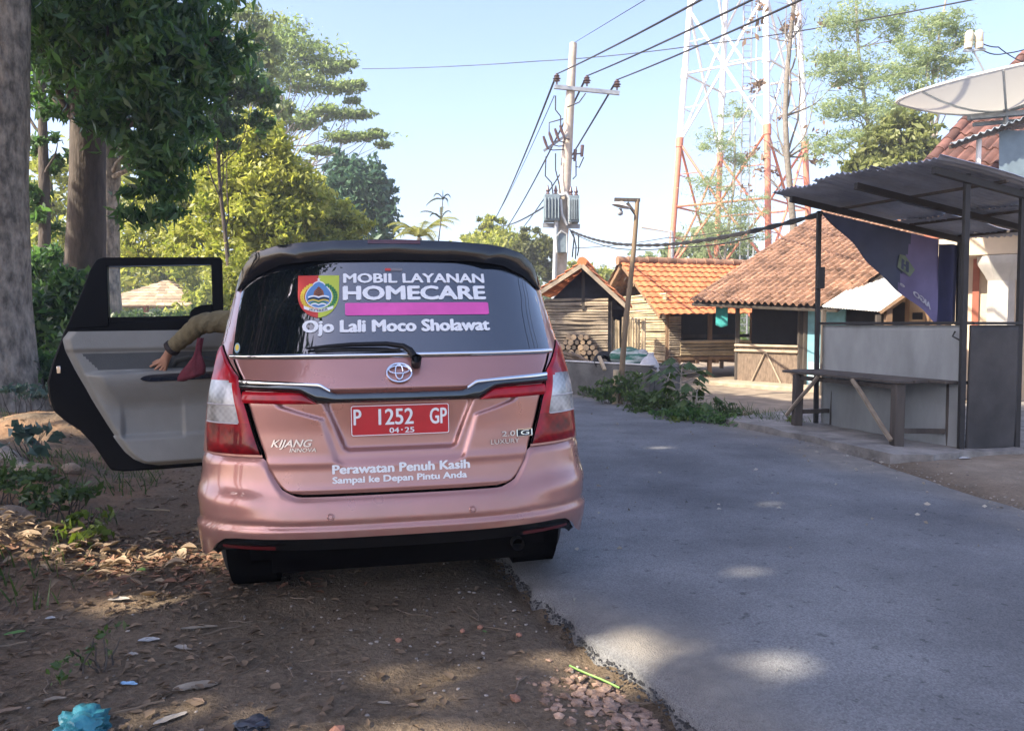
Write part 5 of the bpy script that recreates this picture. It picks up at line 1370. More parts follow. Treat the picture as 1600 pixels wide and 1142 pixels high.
sack('sack', 'smaller striped sack resting over the other sacks beside the lamp pole', pt(988, 566, 13.6), (.14, .13, .22), m_sackg, 1.1)
sack('sack', 'clear grey plastic bag of rubbish on top of the sack heap', pt(1004, 562, 13.9), (.20, .16, .13), M('cloudy_plastic', (.30, .31, .30), .35, var=.35, scale=9, bump=1., bscale=20), 1.5)
mb = MB(); c = pt(944, 566, 14.0); mb.lathe([(.10, -.10), (.19, -.08), (.20, 0), (.19, .08), (.10, .10), (.10, -.10)], c, 26, Matrix.Rotation(1.2, 3, 'X')); o = mb.build('old_tyre', m_rubber, smooth=50); tag(o, 'worn black tyre leaning on the sacks by the trough', 'tyre')
mb = MB(); mb.bar(pt(936, 557, 13.8), pt(945, 578, 13.5), .06, .04); o = mb.build('plank', m_bamboo, bevel=.004); tag(o, 'short pale plank propped in the trough beside the tyre', 'plank')
# ------------------------------------------------------------------ poles, wires and tower
m_cpole = M('concrete_pole', (.46, .40, .33), .85, var=.25, scale=3, bump=.2)
m_insul = M('brown_porcelain', (.10, .06, .06), .3, var=.1)
m_xfmr = M('transformer_grey', (.15, .20, .23), .5, var=.2)
PY_ = 25.
up = thing('utility_pole', 'leaning concrete utility pole carrying a crossarm and two grey transformers', 'utility pole', Vector((pt(868, 560, PY_).x, PY_, 0)))
P0, P1 = pt(866, 570, PY_), pt(896, 68, PY_)
mb = MB(); mb.tube([P0, P0.lerp(P1, .5), P1], [.24, .20, .115], 16); mb.build('pole', m_cpole, up, world=True, smooth=60)
def ppx(v): t = (570 - v) / (570 - 68); return P0.lerp(P1, t)
xa, xb = pt(866, 136, PY_ - .15), pt(968, 146, PY_ - .15)
mb = MB(); mb.bar(xa, xb, .10, .12); mb.build('crossarm', m_steel, up, world=True)
INS = []
for u, v in ((870, 134), (917, 137), (964, 143)):
    c = pt(u, v, PY_ - .15); mb = MB(); mb.lathe([(.03, 0), (.03, .08), (.11, .10), (.06, .14), (.13, .17), (.06, .22), (.10, .25), (.04, .32), (0, .33)], c + Vector((0, 0, .04)), 14); mb.build('insulator', m_insul, up, world=True, smooth=40); INS.append(c + Vector((0, 0, .36)))
for u0, u1, v0, v1 in ((850, 874, 306, 346), (888, 904, 308, 348)):
    c = (pt(u0, v0, PY_ - .2) + pt(u1, v1, PY_ - .2)) / 2; w = (u1 - u0) / 1200 * PY_; h = (v1 - v0) / 1200 * PY_
    mb = MB(); mb.box(c, (w, .5, h)); 
    for k in range(5): mb.box(c + Vector((-w / 2 + w * (k + .5) / 5, -.29, -.02)), (.03, .075, h * .8))
    t = mb.build('transformer', m_xfmr, up, world=True, bevel=.02)
    for k in (-.25, .25):
        mb = MB(); mb.lathe([(.05, 0), (.07, .05), (.04, .10), (.07, .15), (.04, .22), (.02, .32), (0, .33)], c + Vector((k * w, 0, h / 2)), 10); mb.build('bushing', m_insul, t, world=False if True else True, smooth=40) if False else mb.build('bushing', m_insul, up, world=True, smooth=40)
mb = MB(); mb.bar(pt(848, 352, PY_ - .1), pt(906, 354, PY_ - .1), .12, .14); mb.build('platform_beam', m_steel, up, world=True)
mb = MB(); mb.tube([pt(862, 570, PY_ - .3), pt(870, 320, PY_ - .3), pt(874, 306, PY_ - .32), pt(884, 303, PY_ - .35), pt(890, 310, PY_ - .32), pt(890, 350, PY_ - .3)], .075, 8); mb.build('conduit', m_galv, up, world=True, smooth=60)
mb = MB(); mb.tube([pt(876, 312, PY_ - .4), pt(878, 335, PY_ - .4), pt(886, 352, PY_ - .35)], .05, 8); mb.build('conduit', m_galv, up, world=True, smooth=60)
mb = MB(); mb.box(pt(879, 380, PY_ - .36), (.30, .2, .62)); mb.build('switch_box', m_xfmr, up, world=True, bevel=.02)
mb = MB(); mb.tube([pt(870, 395, PY_ - .5), pt(869, 370, PY_ - .5), pt(877, 361, PY_ - .5), pt(886, 366, PY_ - .5), pt(886, 395, PY_ - .5)], .03, 6); mb.build('step_iron', m_galv, up, world=True, smooth=60)
mb = MB(); mb.bar(pt(850, 236, PY_ - .3), pt(890, 208, PY_ - .1), .08, .08); mb.build('fuse_arm', m_steel, up, world=True)
for u, v in ((852, 222), (861, 216), (870, 210), (878, 205)):
    mb = MB(); mb.tube([pt(u - 3, v - 9, PY_ - .4), pt(u, v, PY_ - .35), pt(u + 4, v + 11, PY_ - .35)], [.035, .05, .03], 8); mb.tube([pt(u + 4, v + 11, PY_ - .35), pt(u + 12, v + 13, PY_ - .2), pt(882, v + 12, PY_ - .1)], .018, 5); mb.build('fuse_cutout', m_insul, up, world=True, smooth=50)
for u, v in ((899, 243), (910, 236)):
    mb = MB(); mb.tube([pt(u, v - 9, PY_), pt(u - 1, v + 9, PY_)], [.06, .05], 8); mb.tube([pt(u, v + 4, PY_), pt(888, v + 6, PY_)], .025, 5); mb.build('surge_arrester', m_insul, up, world=True, smooth=50)
for P in ([(868, 150), (868, 172), (876, 182), (876, 205)], [(858, 212), (858, 192), (880, 186)], [(853, 245), (852, 275), (862, 286), (864, 305)], [(868, 240), (868, 265), (874, 290), (876, 306)], [(900, 252), (900, 275), (895, 280)], [(912, 246), (905, 262), (899, 260)], [(896, 366), (900, 385), (899, 405)], [(890, 358), (897, 372), (894, 402)], [(904, 366), (904, 390), (902, 400)], [(886, 168), (905, 160), (915, 146)]):
    mb = MB(); mb.tube([pt(u, v, PY_ - .3) for u, v in P], .022, 5); mb.build('jumper_cable', m_cable, up, world=True, smooth=60)
def wire(label, pts, r, sag=0., name='power_line', grp='overhead lines strung from the utility pole'):
    mb = MB(); path = []
    for i in range(len(pts) - 1):
        a, b = Vector(pts[i]), Vector(pts[i + 1])
        for k in range(16): t = k / 16; path.append(a.lerp(b, t) - Vector((0, 0, sag * 4 * t * (1 - t))))
    path.append(Vector(pts[-1])); mb.tube(path, r, 6); o = mb.build(name, m_cable, smooth=60); tag(o, label, 'wire', grp); return o
for i, (u, v, nm) in enumerate(((1082, -4, 'left'), (1160, -4, 'middle'), (1236, -4, 'right'))):
    d = pt(u, v, 13.); e = INS[i] + (d - INS[i]) * 1.9
    wire('thick power line rising from the %s crossarm insulator towards the top edge' % nm, [INS[i], e], .021, .12)
wire('thin earth wire climbing from the very top of the utility pole', [P1, P1 + (pt(1015, -4, 13) - P1) * 1.6], .008)
wire('power line running down from the left insulator to the far treetops', [INS[0], pt(772, 345, 62)], .035, .3)
wire('power line running down behind the pole to the trees right of the car roof', [INS[1], pt(788, 362, 62)], .035, .3)
wire('power line falling from the right insulator past the surge arresters', [INS[2], pt(812, 362, 62)], .035, .3)
wire('faint wire parallel to the left power line behind it', [pt(866, 150, 26), pt(768, 350, 62)], .015, .3)
wire('thin service wire from the left transformer to the distant trees', [pt(852, 322, PY_), pt(770, 352, 60)], .03, .3)
wire('long thin wire crossing the whole sky above the pole', [pt(566, 108, 60), pt(840, 96, 48), pt(1100, 70, 38), pt(1530, -2, 24)], .026, .1)
# twisted cable to the stall
mb = MB(); a, b = pt(893, 361, PY_), sp(2.04, -.02, 2.62); base_path = [a.lerp(b, k / 60) - Vector((0, 0, .42 * 4 * (k / 60) * (1 - k / 60))) for k in range(61)]
for ph in (0, math.pi):
    mb.tube([p + Vector((0, math.cos(k * 1.4 + ph), math.sin(k * 1.4 + ph))) * .02 for k, p in enumerate(base_path)], .022, 5)
o = mb.build('twisted_cable', m_cable, smooth=60); tag(o, 'thick twisted black cable sagging from the pole to the stall post', 'cable')
wire('thin drooping wire under the twisted cable to the tall lamp pole and beyond', [pt(894, 364, PY_), pt(960, 388, 20), pt(1062, 386, 16), pt(1180, 370, 13)], .012, .05)
wire('faint pair wire low over the orange pen roof', [pt(896, 388, PY_), pt(1040, 372, 22), pt(1160, 356, 20)], .010, .05)
wire('thin wire from the dish feed horns down to the red roof', [pt(1530, 66, 10.4), pt(1560, 74, 10.6), pt(1600, 98, 11), pt(1640, 110, 11)], .008, .02, grp='antenna leads')
wire('second antenna lead looping right of the dish feed horns', [pt(1531, 76, 10.4), pt(1570, 84, 10.6), pt(1640, 60, 11)], .008, .04, grp='antenna leads')
# bamboo lamp pole
LY_ = 12.55
lp = thing('street_lamp', 'leaning brown wooden lamp pole with a white shade and bulb beside the trough', 'lamp', Vector((pt(969, 628, LY_).x, LY_, 0)))
A, B = pt(968, 632, LY_), pt(996, 312, LY_)
mb = MB(); pth = curve_path(A, B, 8, .006); mb.tube(pth, [.052, .05, .048, .047, .045, .043, .041, .039, .037], 10); mb.build('pole', M('lamp_pole_bamboo', (.21, .15, .09), .7, var=.35, scale=5, stretch=(1, 1, .3)), lp, world=True, smooth=60)
mb = MB(); mb.tube([pt(961, 634, LY_ - .05), pt(963, 578, LY_ - .06)], .05, 9); mb.build('stake', m_bamboo, lp, world=True, smooth=60)
mb = MB(); mb.tube([pt(959, 598, LY_ - .04), pt(974, 596, LY_ - .1), pt(975, 593, LY_ + .05)], .012, 6); mb.build('binding', m_whitew, lp, world=True)
mb = MB(); mb.bar(pt(960, 312, LY_), pt(1000, 313, LY_), .07, .05); mb.build('arm', m_wood_d, lp, world=True)
mb = MB(); mb.bar(pt(980, 317, LY_), pt(993, 335, LY_), .035, .045); mb.build('arm_brace', m_wood_d, lp, world=True)
mb = MB(); c = pt(971, 320, LY_); R_ = Matrix.Rotation(.25, 3, 'Y'); mb.lathe([(.03, .05), (.06, .03), (.15, -.02), (.155, -.03), (.14, -.028), (.05, .02), (0, .03)], c, 20, R_); mb.build('shade', m_whitew, lp, world=True, smooth=50)
mb = MB(); mb.lathe([(0, -.055), (.04, -.04), (.05, 0), (.035, .035), (.025, .06), (0, .06)], pt(969, 332, LY_), 16); mb.build('bulb', M('dull_bulb', (.35, .36, .38), .2), lp, world=True, smooth=80)
# small tube lamp beyond
tl = thing('street_lamp', 'small white tube street lamp on a thin arm in front of the tower legs', 'lamp', Vector((pt(1050, 480, 24).x, 24, 0)))
mb = MB(); mb.tube([Vector((pt(1052, 500, 24).x, 24, 0)), pt(1050, 362, 24)], .05, 8); mb.build('pole', m_steel, tl, world=True); mb = MB(); mb.tube([pt(1050, 363, 24), pt(1002, 354, 24)], [.03, .06], 8); mb.build('lamp_head', m_whitew, tl, world=True)

# lattice tower
m_tw = M('tower_white', (.72, .72, .72), .5, var=.06); m_to = M('tower_orange', (.55, .19, .115), .55, var=.1)
tower = thing('lattice_tower', 'tall four-legged lattice tower painted white above and orange-red below', 'tower', (12.4, 42, 0))
TB = [(8.2, 41.45), (12.8, 38.2), (16.75, 42.55), (12.0, 45.8)]; TC = Vector((12.4, 42, 0)); TH = 62.
def tcor(i, z):
    p = Vector((TB[i][0], TB[i][1], 0)); q = TC + (p - TC) * (1 - z / TH); q.z = z; return q
ZC = 11.0
for i in range(4):
    mb = MB(); r = .165
    mb.tube([tcor(i, -.3), tcor(i, ZC)], [r, r], 10, 1); mb.tube([tcor(i, ZC), tcor(i, 24)], [r, r * .9], 10, 0)
    for z in (ZC, 14.6): mb.tube([tcor(i, z - .25), tcor(i, z + .25)], .205, 10, 1 if z <= ZC else 0)
    mb.build('leg', [m_tw, m_to], tower, world=True, smooth=60)
for i in range(4):
    j = (i + 1) % 4; mb = MB()
    def seg(a, b, r):
        m_ = (a + b) / 2
        if a.z > ZC + .05 and b.z > ZC - .05 or (a.z > ZC - .05 and b.z > ZC + .05): mb.tube([a, b], r, 6, 0)
        elif a.z <= ZC + .05 and b.z <= ZC + .05: mb.tube([a, b], r, 6, 1)
        else: mb.tube([a, b], r, 6, 0)
    for zh, up_, dn in ((7.6, ZC, 4.3), (14.6, 17.9, ZC), (21.4, 24, 17.9)):
        mid = (tcor(i, zh) + tcor(j, zh)) / 2
        seg(tcor(i, zh), mid, .06); seg(mid, tcor(j, zh), .06)
        for q in (i, j):
            seg(tcor(q, up_), mid, .07); seg(tcor(q, dn), mid, .07)
            for z1, o_ in ((up_, 1), (dn, -1)):
                hm = (tcor(q, z1) + mid) / 2; lg = tcor(q, (z1 + zh) / 2); seg(lg, hm, .03)
    seg(tcor(i, 4.3), (tcor(i, 1) + tcor(j, 1)) / 2, .08); seg(tcor(j, 4.3), (tcor(i, 1) + tcor(j, 1)) / 2, .08)
    mb.build('bracing', [m_tw, m_to], tower, world=True, smooth=60)
mb = MB(); cx = pt(1164, 300, 42); 
for dx in (-.22, .22): mb.tube([Vector((cx.x + dx, 42, 0)), Vector((cx.x + dx, 42, 24))], .045, 6)
for k in range(70): mb.bar(Vector((cx.x - .22, 42, .3 + .34 * k)), Vector((cx.x + .22, 42, .3 + .34 * k)), .03, .03)
mb.build('ladder', m_steel, tower, world=True)
mb = MB(); mb.tube([Vector((cx.x + .5, 42, 0)), Vector((cx.x + .5, 42, 24))], .035, 6); mb.build('feeder_cable', m_galv, tower, world=True)
# ------------------------------------------------------------------ trees and plants
def B(u, v, d, r, ry=None, dep=None, w=None):
    """crown lobe: centre pixel, distance, pixel radius"""
    k = d / F_PX; rx = r * k; rz = (ry or r) * k
    return (tuple(pt(u, v, d)), (rx, dep if dep else max(rx * .8, .3), rz), w or r * (ry or r))
def gb(u, d, dv=0):
    x = (u - 800) / F_PX * d
    return Vector((x, d, g(x, d)))
GAPS = [(-2.35, 4.30, .75, .20), (-3.6, 4.5, .6, .25), (-1.60, 4.35, .35, .14), (.50, 3.0, .08, .12), (.92, 2.86, .12, .01), (-4.9, 8.1, .8, .45), (-1.85, 3.62, .30, .05), (1.95, 5.4, .16, -.03), (2.4, 5.3, .05, -.02), (1.15, 3.95, .06, .0),
        (4.7, 6.1, .35, .12), (-.35, 2.45, .35, .10), (-.02, 2.95, .12, .05), (.28, 2.75, .14, .05), (-.45, 2.85, .15, .05), (-2.0, 5.0, .25, .06), (.45, 4.25, .12, .05), (-1.2, 2.6, .2, .06), (5.2, 6.5, .4, .2), (1.6, 7.9, .1, .0)]
def gap_keep(P):
    k = P[:, 2] / SUN.z; X = P[:, 0] - SUN.x * k; Y = P[:, 1] - SUN.y * k; keep = np.ones(len(P), bool)
    for gx_, gy_, a, b in GAPS: keep &= (((X - gx_) / (a + .16)) ** 2 + ((Y - gy_) / (b + .13)) ** 2) > 1
    return keep
def shade_keep(P):
    k = P[:, 2] / SUN.z; X = P[:, 0] - SUN.x * k; Y = P[:, 1] - SUN.y * k
    lim = np.interp(X, [-14, -6, -3, 0, 2, 3.5, 5, 7, 9], [13, 15, 15, 15.5, 15.4, 14.2, 13.3, 11.5, 9]); keep = Y < lim + .5 * np.sin(X * 2.3) + .3 * np.sin(X * 5.1)
    w = .40 * np.sin(X * 9 + Y * 4) + .30 * np.sin(Y * 17 - X * 7)
    for gx_, gy_, a, b in GAPS: keep &= (((X - gx_) / (a + .16)) ** 2 + ((Y - gy_) / (b + .13)) ** 2) > 1 + w
    # nothing may hang into the picture
    d = np.maximum(P[:, 1], .05); v = 508 - (P[:, 2] - 1.28) / d * F_PX; u = 800 + P[:, 0] / d * F_PX
    keep &= ~((P[:, 1] > 0) & (v > -70) & (u > -80) & (u < 1680))
    return keep

t1 = tree('roadside_tree', 'huge grey trunk filling the left edge of the view', gb(-2, 10.6), pt(-8, -260, 10.6), .44,
     [B(-200, -260, 10.6, 160), B(40, -330, 10.6, 160), B(-120, -420, 9, 150)], 5000, .2, l_dark, m_bark, 'big trees on the left bank', wig=.008, r1=.75, keep=gap_keep)
t2 = tree('roadside_tree', 'thick brown trunk with dark hanging foliage, second from the left edge', gb(118, 13.4), pt(150, -90, 12.8), .36,
     [B(120, 50, 12.4, 85), B(225, 60, 11.6, 100), B(320, 40, 12, 70), B(215, 175, 11.4, 85), B(262, 255, 11.2, 55), B(85, 140, 13.4, 50), B(228, 315, 11.2, 55, 40), B(160, -20, 12, 120), B(300, 150, 11.8, 50), B(255, 110, 11, 70), B(30, 40, 12.5, 60), B(340, 95, 12.5, 45)],
     16000, .185, l_dark, m_bark_d, 'big trees on the left bank', wig=.012, r1=.6, droop=1.1, aspect=.30, per=22, limbs=2, lmin=6, clump=.26)
tree('roadside_tree', 'slim dark trunk standing between the two thick trunks', gb(64, 17), pt(68, -60, 17), .16,
     [B(70, 40, 17, 70), B(20, 100, 17.5, 60), B(80, 235, 17, 32), B(60, 330, 17, 40)], 3500, .2, l_dark, m_bark_d, 'big trees on the left bank', wig=.012)
tree('roadside_tree', 'grey trunk seen behind the open car door', gb(175, 18.5), pt(168, 60, 18.5), .31,
     [B(180, 130, 18, 60), B(240, 220, 18, 55), B(150, 60, 18.5, 70), B(285, 190, 19, 45)], 5000, .2, l_dark, m_bark, 'big trees on the left bank', wig=.01, r1=.7)
tree('broadleaf_tree', 'dark leafy tree with sky gaps right of the hanging foliage', gb(345, 21), pt(350, 120, 21), .09,
     [B(365, 125, 21, 48, 36), B(400, 150, 21, 34, 26), B(320, 170, 21, 50, 40), B(345, 205, 21, 30), B(400, 190, 22, 28, 20), B(300, 90, 20, 50)], 5200, .22, l_dark, m_bark_d, 'broadleaf trees behind the car', limbs=2)
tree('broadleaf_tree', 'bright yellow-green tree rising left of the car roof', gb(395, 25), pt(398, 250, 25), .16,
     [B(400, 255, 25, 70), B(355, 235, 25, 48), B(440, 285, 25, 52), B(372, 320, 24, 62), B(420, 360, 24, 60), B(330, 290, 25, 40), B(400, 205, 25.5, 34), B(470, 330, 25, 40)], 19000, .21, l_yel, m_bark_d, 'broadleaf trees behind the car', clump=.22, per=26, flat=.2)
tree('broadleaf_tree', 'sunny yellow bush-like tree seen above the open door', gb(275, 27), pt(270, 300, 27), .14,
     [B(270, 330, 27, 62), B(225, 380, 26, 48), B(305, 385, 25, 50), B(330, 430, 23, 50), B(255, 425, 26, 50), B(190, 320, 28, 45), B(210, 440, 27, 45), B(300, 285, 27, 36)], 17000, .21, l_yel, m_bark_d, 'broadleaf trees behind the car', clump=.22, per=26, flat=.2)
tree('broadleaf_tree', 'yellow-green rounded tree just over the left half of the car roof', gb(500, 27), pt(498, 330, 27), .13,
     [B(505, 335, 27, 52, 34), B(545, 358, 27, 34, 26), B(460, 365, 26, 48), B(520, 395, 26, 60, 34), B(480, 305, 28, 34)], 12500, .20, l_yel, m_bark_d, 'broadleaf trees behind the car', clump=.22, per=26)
tree('broadleaf_tree', 'pale lit tree glimpsed through the gap left of the thick brown trunk', gb(70, 30), pt(75, 250, 30), .16,
     [B(70, 280, 30, 55), B(30, 360, 30, 60), B(110, 370, 30, 55), B(160, 250, 31, 50), B(60, 420, 28, 60), B(150, 420, 28, 55)], 8500, .27, l_yel, m_bark_d, 'broadleaf trees behind the car', clump=.24, per=26)
tree('broadleaf_tree', 'thin pale-leaved tree against the sky beside the dark foliage', gb(385, 33), pt(388, 60, 33), .14,
     [B(385, 40, 33, 40), B(400, 85, 33, 42, 34), B(372, 140, 33, 36), B(420, 110, 33, 28), B(430, 165, 33, 30, 24)], 4200, .26, l_pale, m_bark, 'broadleaf trees behind the car', clump=.26)
tree('broadleaf_tree', 'dark blue-green dense round tree beside the sky above the car', gb(560, 40), pt(560, 300, 40), .25,
     [B(558, 295, 40, 50, 46), B(520, 318, 40, 36), B(596, 325, 40, 26, 30), B(560, 345, 40, 60, 40), B(535, 268, 40, 26), B(590, 290, 40, 24), B(500, 350, 40, 40)], 12000, .36, l_blue, m_bark_d, 'broadleaf trees behind the car', clump=.2, per=24, flat=.2)
# layered umbrella tree
lay = [(450, 58, 50, 26), (490, 84, 42, 20), (430, 102, 46, 26), (516, 108, 30, 12), (470, 126, 46, 16), (542, 100, 16, 6), (410, 150, 34, 22), (535, 138, 30, 8), (563, 131, 12, 4),
       (520, 176, 34, 9), (560, 180, 22, 6), (472, 190, 30, 12), (576, 212, 26, 6), (599, 226, 15, 4), (536, 216, 28, 6), (500, 236, 24, 6), (430, 190, 24, 16), (552, 158, 12, 4), (588, 205, 10, 3)]
tree('umbrella_tree', 'tall tree with flat layered pale-green branches against the sky', gb(452, 45), pt(440, 150, 45), .34,
     [B(u, v, 45, r, ry, dep=r * .03, w=r * 12) for u, v, r, ry in lay], 15000, .26, LM('leaf_layered', (.13, .19, .065), (.29, .36, .13), .48), m_bark_l, 'broadleaf trees behind the car', limbs=2, clump=.42, flat=.2, droop=.1, per=16, lr=.26, shell=.3)
tree('broadleaf_tree', 'yellowish treetop right of the sapling over the car roof', gb(770, 48), pt(772, 365, 48), .2,
     [B(762, 352, 48, 22, 16), B(790, 372, 47, 36, 18), B(735, 375, 47, 20, 14), B(770, 395, 46, 50, 24)], 4200, .33, l_yel, m_bark_d, 'treetops over the car roof', clump=.3)
tree('broadleaf_tree', 'rounded olive-green treetop left of the utility pole', gb(828, 43), pt(828, 385, 43), .2,
     [B(826, 388, 43, 34, 28), B(850, 410, 43, 30, 36), B(805, 405, 43, 36, 26)], 4600, .3, LM('leaf_olive', (.07, .09, .025), (.17, .18, .06), .3), m_bark_d, 'treetops over the car roof', clump=.2, droop=.7)
tree('broadleaf_tree', 'low orange-tinged treetop right of the utility pole behind the hut', gb(912, 50), pt(905, 415, 50), .2,
     [B(908, 418, 50, 22, 12), B(880, 425, 50, 24, 14), B(940, 440, 50, 30, 20)], 2200, .32, l_yel, m_bark_d, 'treetops over the car roof', clump=.3)
# fronded palm and sapling over the car roof
def frond(mb, base, tip, n, ll, arch):
    base, tip = Vector(base), Vector(tip); path = []
    for i in range(n + 1):
        t = i / n; path.append(base.lerp(tip, t) + Vector((0, 0, arch * 4 * t * (1 - t))))
    mb.tube(path, [.03 * (1 - .8 * i / n) for i in range(n + 1)], 4, cap=False)
    d = (tip - base); side = Vector((d.y, -d.x, 0)).normalized() if d.length else Vector((1, 0, 0))
    for i in range(1, n + 1):
        L = ll * (1 - .6 * abs(i / n - .4)); p = path[i]; fw = (path[i] - path[i - 1]).normalized()
        for s in (-1, 1):
            q = p + (side * s * .7 + fw * .7).normalized() * L + Vector((0, 0, -.35 * L)); w = fw * .05
            mb.add([p - w, p + w, q], [(0, 1, 2)])
m_frond = LM('leaf_frond', (.13, .15, .03), (.28, .27, .07), .35)
pc = pt(655, 372, 32)
palm = thing('young_palm', 'small yellow-green palm with arching fronds over the middle of the car roof', 'palm', gb(655, 32))
mb = MB(); mb.tube(curve_path(gb(655, 32), pc, 6, .01), .11, 9); mb.build('trunk', m_bark_l, palm, world=True)
for k in range(13):
    a = TAU * k / 13; mb = MB(); L = random.uniform(1.0, 1.5)
    frond(mb, pc, pc + Vector((L * math.cos(a), L * math.sin(a), random.uniform(-.3, 1.0))), 14, .5, .3); mb.build('frond', m_frond, palm, world=True, smooth=0)
sap = thing('sapling', 'thin feathery sapling standing against the sky above the car roof', 'tree', gb(678, 31))
mb = MB(); st = curve_path(gb(670, 31), pt(692, 312, 31), 8, .01); mb.tube(st, [.05 - .004 * k for k in range(9)], 6)
mb.build('trunk', m_bark_d, sap, world=True)
mb = MB()
for (u, v) in ((660, 330), (668, 318), (680, 304), (692, 300), (702, 306), (700, 318), (690, 325), (674, 335), (702, 330)):
    frond(mb, st[-1] if v < 320 else st[-2], pt(u, v, 31), 10, .22, .12)
mb.build('crown', LM('leaf_sapling', (.05, .06, .035), (.10, .11, .06), .2), sap, world=True, smooth=0)

# trees on the right, hazy and thin
l_fea = LM('leaf_feathery', (.17, .23, .11), (.34, .40, .21), .5)
tree('feathery_tree', 'slender light-green tree in front of the tower legs', gb(1140, 37), pt(1146, 180, 37), .10,
     [B(1145, 175, 37, 26, 20), B(1120, 225, 37, 40, 24), B(1160, 250, 37, 34, 24), B(1112, 285, 37, 44, 24), B(1140, 325, 37, 50, 26), B(1105, 370, 37, 44, 30), B(1165, 365, 37, 34, 30)], 8000, .19, l_fea, m_bark_l, 'thin trees by the tower', limbs=3, clump=.35, aspect=.2, flat=.3, twigs=1, shell=.2)
bare = tree('bare_tree', 'almost leafless tall grey tree in front of the right tower leg', gb(1234, 31), pt(1243, -60, 31), .17,
     [B(1200, 40, 31, 40), B(1275, 30, 31, 40), B(1205, 150, 31, 40), B(1285, 120, 31, 45), B(1200, 235, 31, 30), B(1282, 220, 31, 40), B(1190, 285, 31, 35), B(1240, -30, 31, 40)], 420, .24, LM('leaf_withered', (.14, .09, .06), (.26, .18, .12), .2), m_bark_m, 'thin trees by the tower', limbs=3, twigs=3, lr=.32, r1=.35)
tree('feathery_tree', 'tall airy tree with pale foliage above the stall roof', gb(1372, 29), pt(1338, -60, 29), .13,
     [B(1330, 30, 29, 50, 36), B(1300, 100, 29, 46, 30), B(1350, 110, 29, 48, 30), B(1310, 165, 29, 44, 26), B(1370, 175, 29, 50, 30), B(1345, 215, 29, 46, 22), B(1290, 225, 29, 40, 22), B(1400, 40, 29, 40, 30)], 13000, .18, l_fea, m_bark_l, 'thin trees by the tower', limbs=3, clump=.32, aspect=.2, flat=.3, twigs=1, shell=.2)
tree('feathery_tree', 'leaning airy tree left of the satellite dish', gb(1440, 27), pt(1478, 0, 27), .11,
     [B(1470, 40, 27, 44, 26), B(1440, 85, 27, 46, 26), B(1410, 120, 27, 46, 26), B(1475, 100, 27, 40, 22), B(1450, 150, 27, 44, 22), B(1400, 170, 27, 36, 20), B(1500, 60, 27, 30, 20)], 11000, .17, l_fea, m_bark_l, 'thin trees by the tower', limbs=3, clump=.32, aspect=.2, flat=.3, twigs=1, shell=.2)
tree('broadleaf_tree', 'dense yellow-green bushy tree peeking over the stall roof', gb(1410, 25), pt(1405, 215, 25), .16,
     [B(1412, 215, 25, 46, 38), B(1375, 250, 25, 44, 30), B(1440, 250, 25, 44, 30), B(1400, 275, 25, 60, 30), B(1340, 270, 25, 30, 20)], 8500, .24, LM('leaf_lime', (.10, .13, .035), (.24, .26, .09), .35), m_bark_d, 'thin trees by the tower', clump=.22, per=26, droop=.5)
tree('broadleaf_tree', 'low pale tree behind the orange pen roof ridge', gb(1085, 46), pt(1085, 390, 46), .15,
     [B(1070, 395, 46, 30, 22), B(1110, 385, 46, 36, 28), B(1150, 395, 46, 30, 24), B(1035, 405, 46, 20, 14)], 4200, .32, l_fea, m_bark_l, 'thin trees by the tower', clump=.3)

# far wood closing the horizon
fw = []
for k in range(420):
    a = random.uniform(-1.25, 1.1); d = random.uniform(66, 100); x, y = d * math.sin(a), d * math.cos(a); h = random.uniform(2.4, 5.0)
    fw.append(((x, y, h * .75), (random.uniform(2.5, 4.5), 2.5, h * .9), 1))
leaf_mesh('far_wood', blob_points(42000, fw, .35, 40), .75, l_mid, kind='stuff')

ug = []
for k in range(330):
    y = random.uniform(20, 66); x = random.uniform(-34, 1.5) - (0 if y > 30 else 6 * (30 - y) / 10)
    if xl(y) - 1.5 < x < xr(y) + 1.5: continue
    h = random.uniform(.4, 1.3) * (1 + (y - 20) / 60); ug.append(((x, y, h * .5), (random.uniform(.8, 2.2), 1.0, h), 1))
for k in range(120):
    y = random.uniform(24, 66); x = random.uniform(2.5, 40)
    if xl(y) - 1.5 < x < xr(y) + 1.5 or (6 < x < 19 and 36 < y < 48): continue
    h = random.uniform(.5, 1.5) * (1 + (y - 20) / 60); ug.append(((x, y, h * .5), (random.uniform(.8, 2.2), 1.0, h), 1))
leaf_mesh('undergrowth', blob_points(30000, ug, .4, 30, .2), .30, l_mid, kind='stuff')
